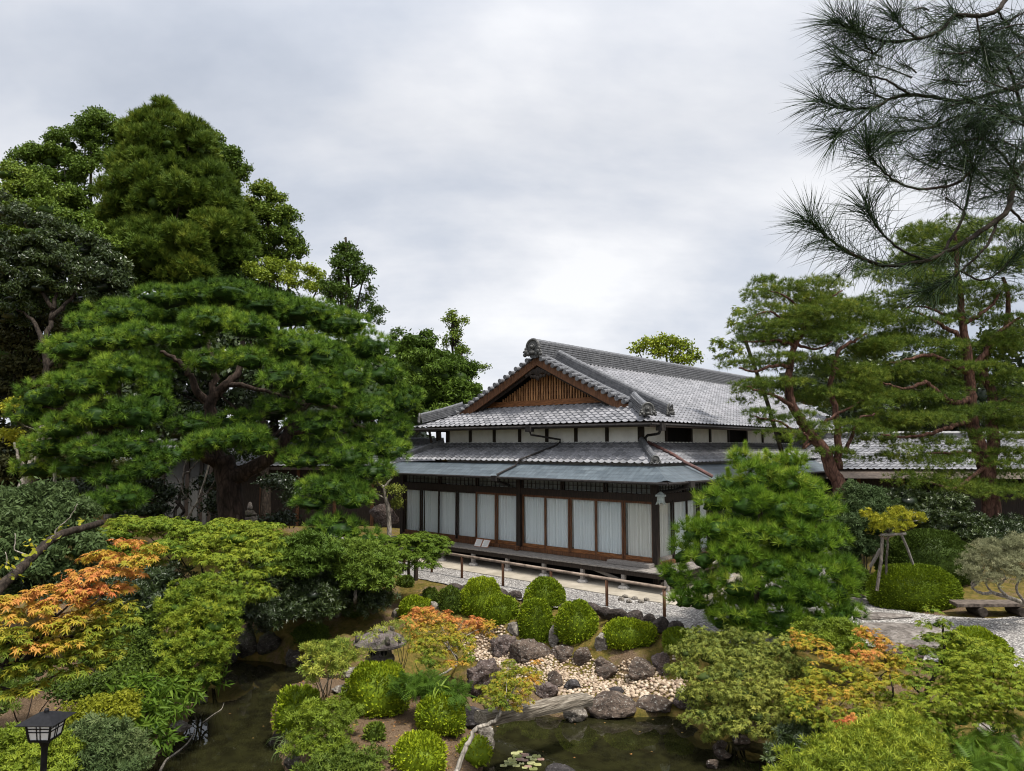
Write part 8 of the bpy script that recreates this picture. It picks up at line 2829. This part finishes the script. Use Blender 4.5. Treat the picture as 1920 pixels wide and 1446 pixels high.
dense = [(1800, 120), (1850, 130), (1760, 150), (1880, 170), (1820, 230), (1870, 260), (1900, 300), (1770, 200), (1720, 215), (1690, 120), (1640, 120), (1760, 100), (1830, 60), (1890, 40), (1900, 110), (1910, 200), (1850, 320), (1800, 300), (1740, 300), (1700, 290), (1660, 270), (1620, 170), (1600, 130), (1760, 340), (1885, 350), (1915, 270), (1915, 380), (1850, 180), (1790, 260), (1895, 230), (1870, 205), (1835, 280), (1810, 180), (1780, 230), (1850, 300), (1890, 320), (1905, 150), (1840, 150), (1750, 260), (1880, 90), (1860, 60), (1680, 220), (1650, 60), (1740, 40), (1600, 80), (1560, 80), (1710, 20), (1780, 15)]
pos_, ax_, tw_ = [], [], []
rn = np.random.default_rng(55)
dense += [(rn.uniform(1760, 1925), rn.uniform(30, 380)) for _ in range(34)]
for i, (pts, a, b) in enumerate(boughs):
    m_ = MB()
    q = limb(m_, pts, a * .72, b * .72, .0012, 7, 6, seed=i)
    wood_part('branch', near, m_, 'bark_dark')
    m = len(q)
    for k in range(int(m * (0.5 if len(pts) > 11 else .45)), m):
        t = k / (m - 1)
        d = unit(q[min(k + 1, m - 1)] - q[max(k - 1, 0)])
        nn_ = int((4 + 20 * t ** 2))
        for _ in range(nn_):
            pos_.append(q[k] + rn.normal(size=3) * .004)
            ax_.append(d * rn.uniform(.35, 1.1) + unit(rn.normal(size=3)) * .75 + np.array([0, 0, -.10]))
    # the end tuft
    for _ in range(46):
        pos_.append(q[-1] + rn.normal(size=3) * .006)
        ax_.append(d * rn.uniform(.3, 1.0) + unit(rn.normal(size=3)) * .8)
for j, (px, py) in enumerate(dense):
    Y = rn.uniform(2.0, 2.5)
    c = P(px, py, Y)
    e = P(px + rn.uniform(20, 70), py + rn.uniform(-30, 40), Y + .05)
    m_ = MB()
    limb(m_, [e, (c + e) / 2 + rn.normal(size=3) * .006, c], .003, .002, 0, 6, 5)
    wood_part('twig', near, m_, 'bark_dark')
    d = unit(c - e)
    for _ in range(72):
        t = rn.random() ** .6
        pos_.append(e * (1 - t) + c * t + rn.normal(size=3) * .005)
        ax_.append(d * rn.uniform(.3, 1.1) + unit(rn.normal(size=3)) * .75 + np.array([0, 0, -.12]))
pos_, ax_ = np.array(pos_), np.array(ax_)
n = len(pos_)
ln_ = rn.uniform(.10, .15, n)
ax_ = unit(ax_)
sd = unit(np.cross(ax_, rn.normal(size=(n, 3))))
wd = .00075
mid = pos_ + ax_ * ln_[:, None] * .5 + np.array([0, 0, -.002])
tip = pos_ + ax_ * ln_[:, None] + np.array([0, 0, -.010])
V_ = np.stack([pos_ - sd * wd, pos_ + sd * wd, mid + sd * wd, mid - sd * wd, tip], 1).reshape(-1, 3)
T_ = (np.array([[0, 1, 2], [0, 2, 3], [3, 2, 4]])[None] + (np.arange(n) * 5)[:, None, None]).reshape(-1, 3)
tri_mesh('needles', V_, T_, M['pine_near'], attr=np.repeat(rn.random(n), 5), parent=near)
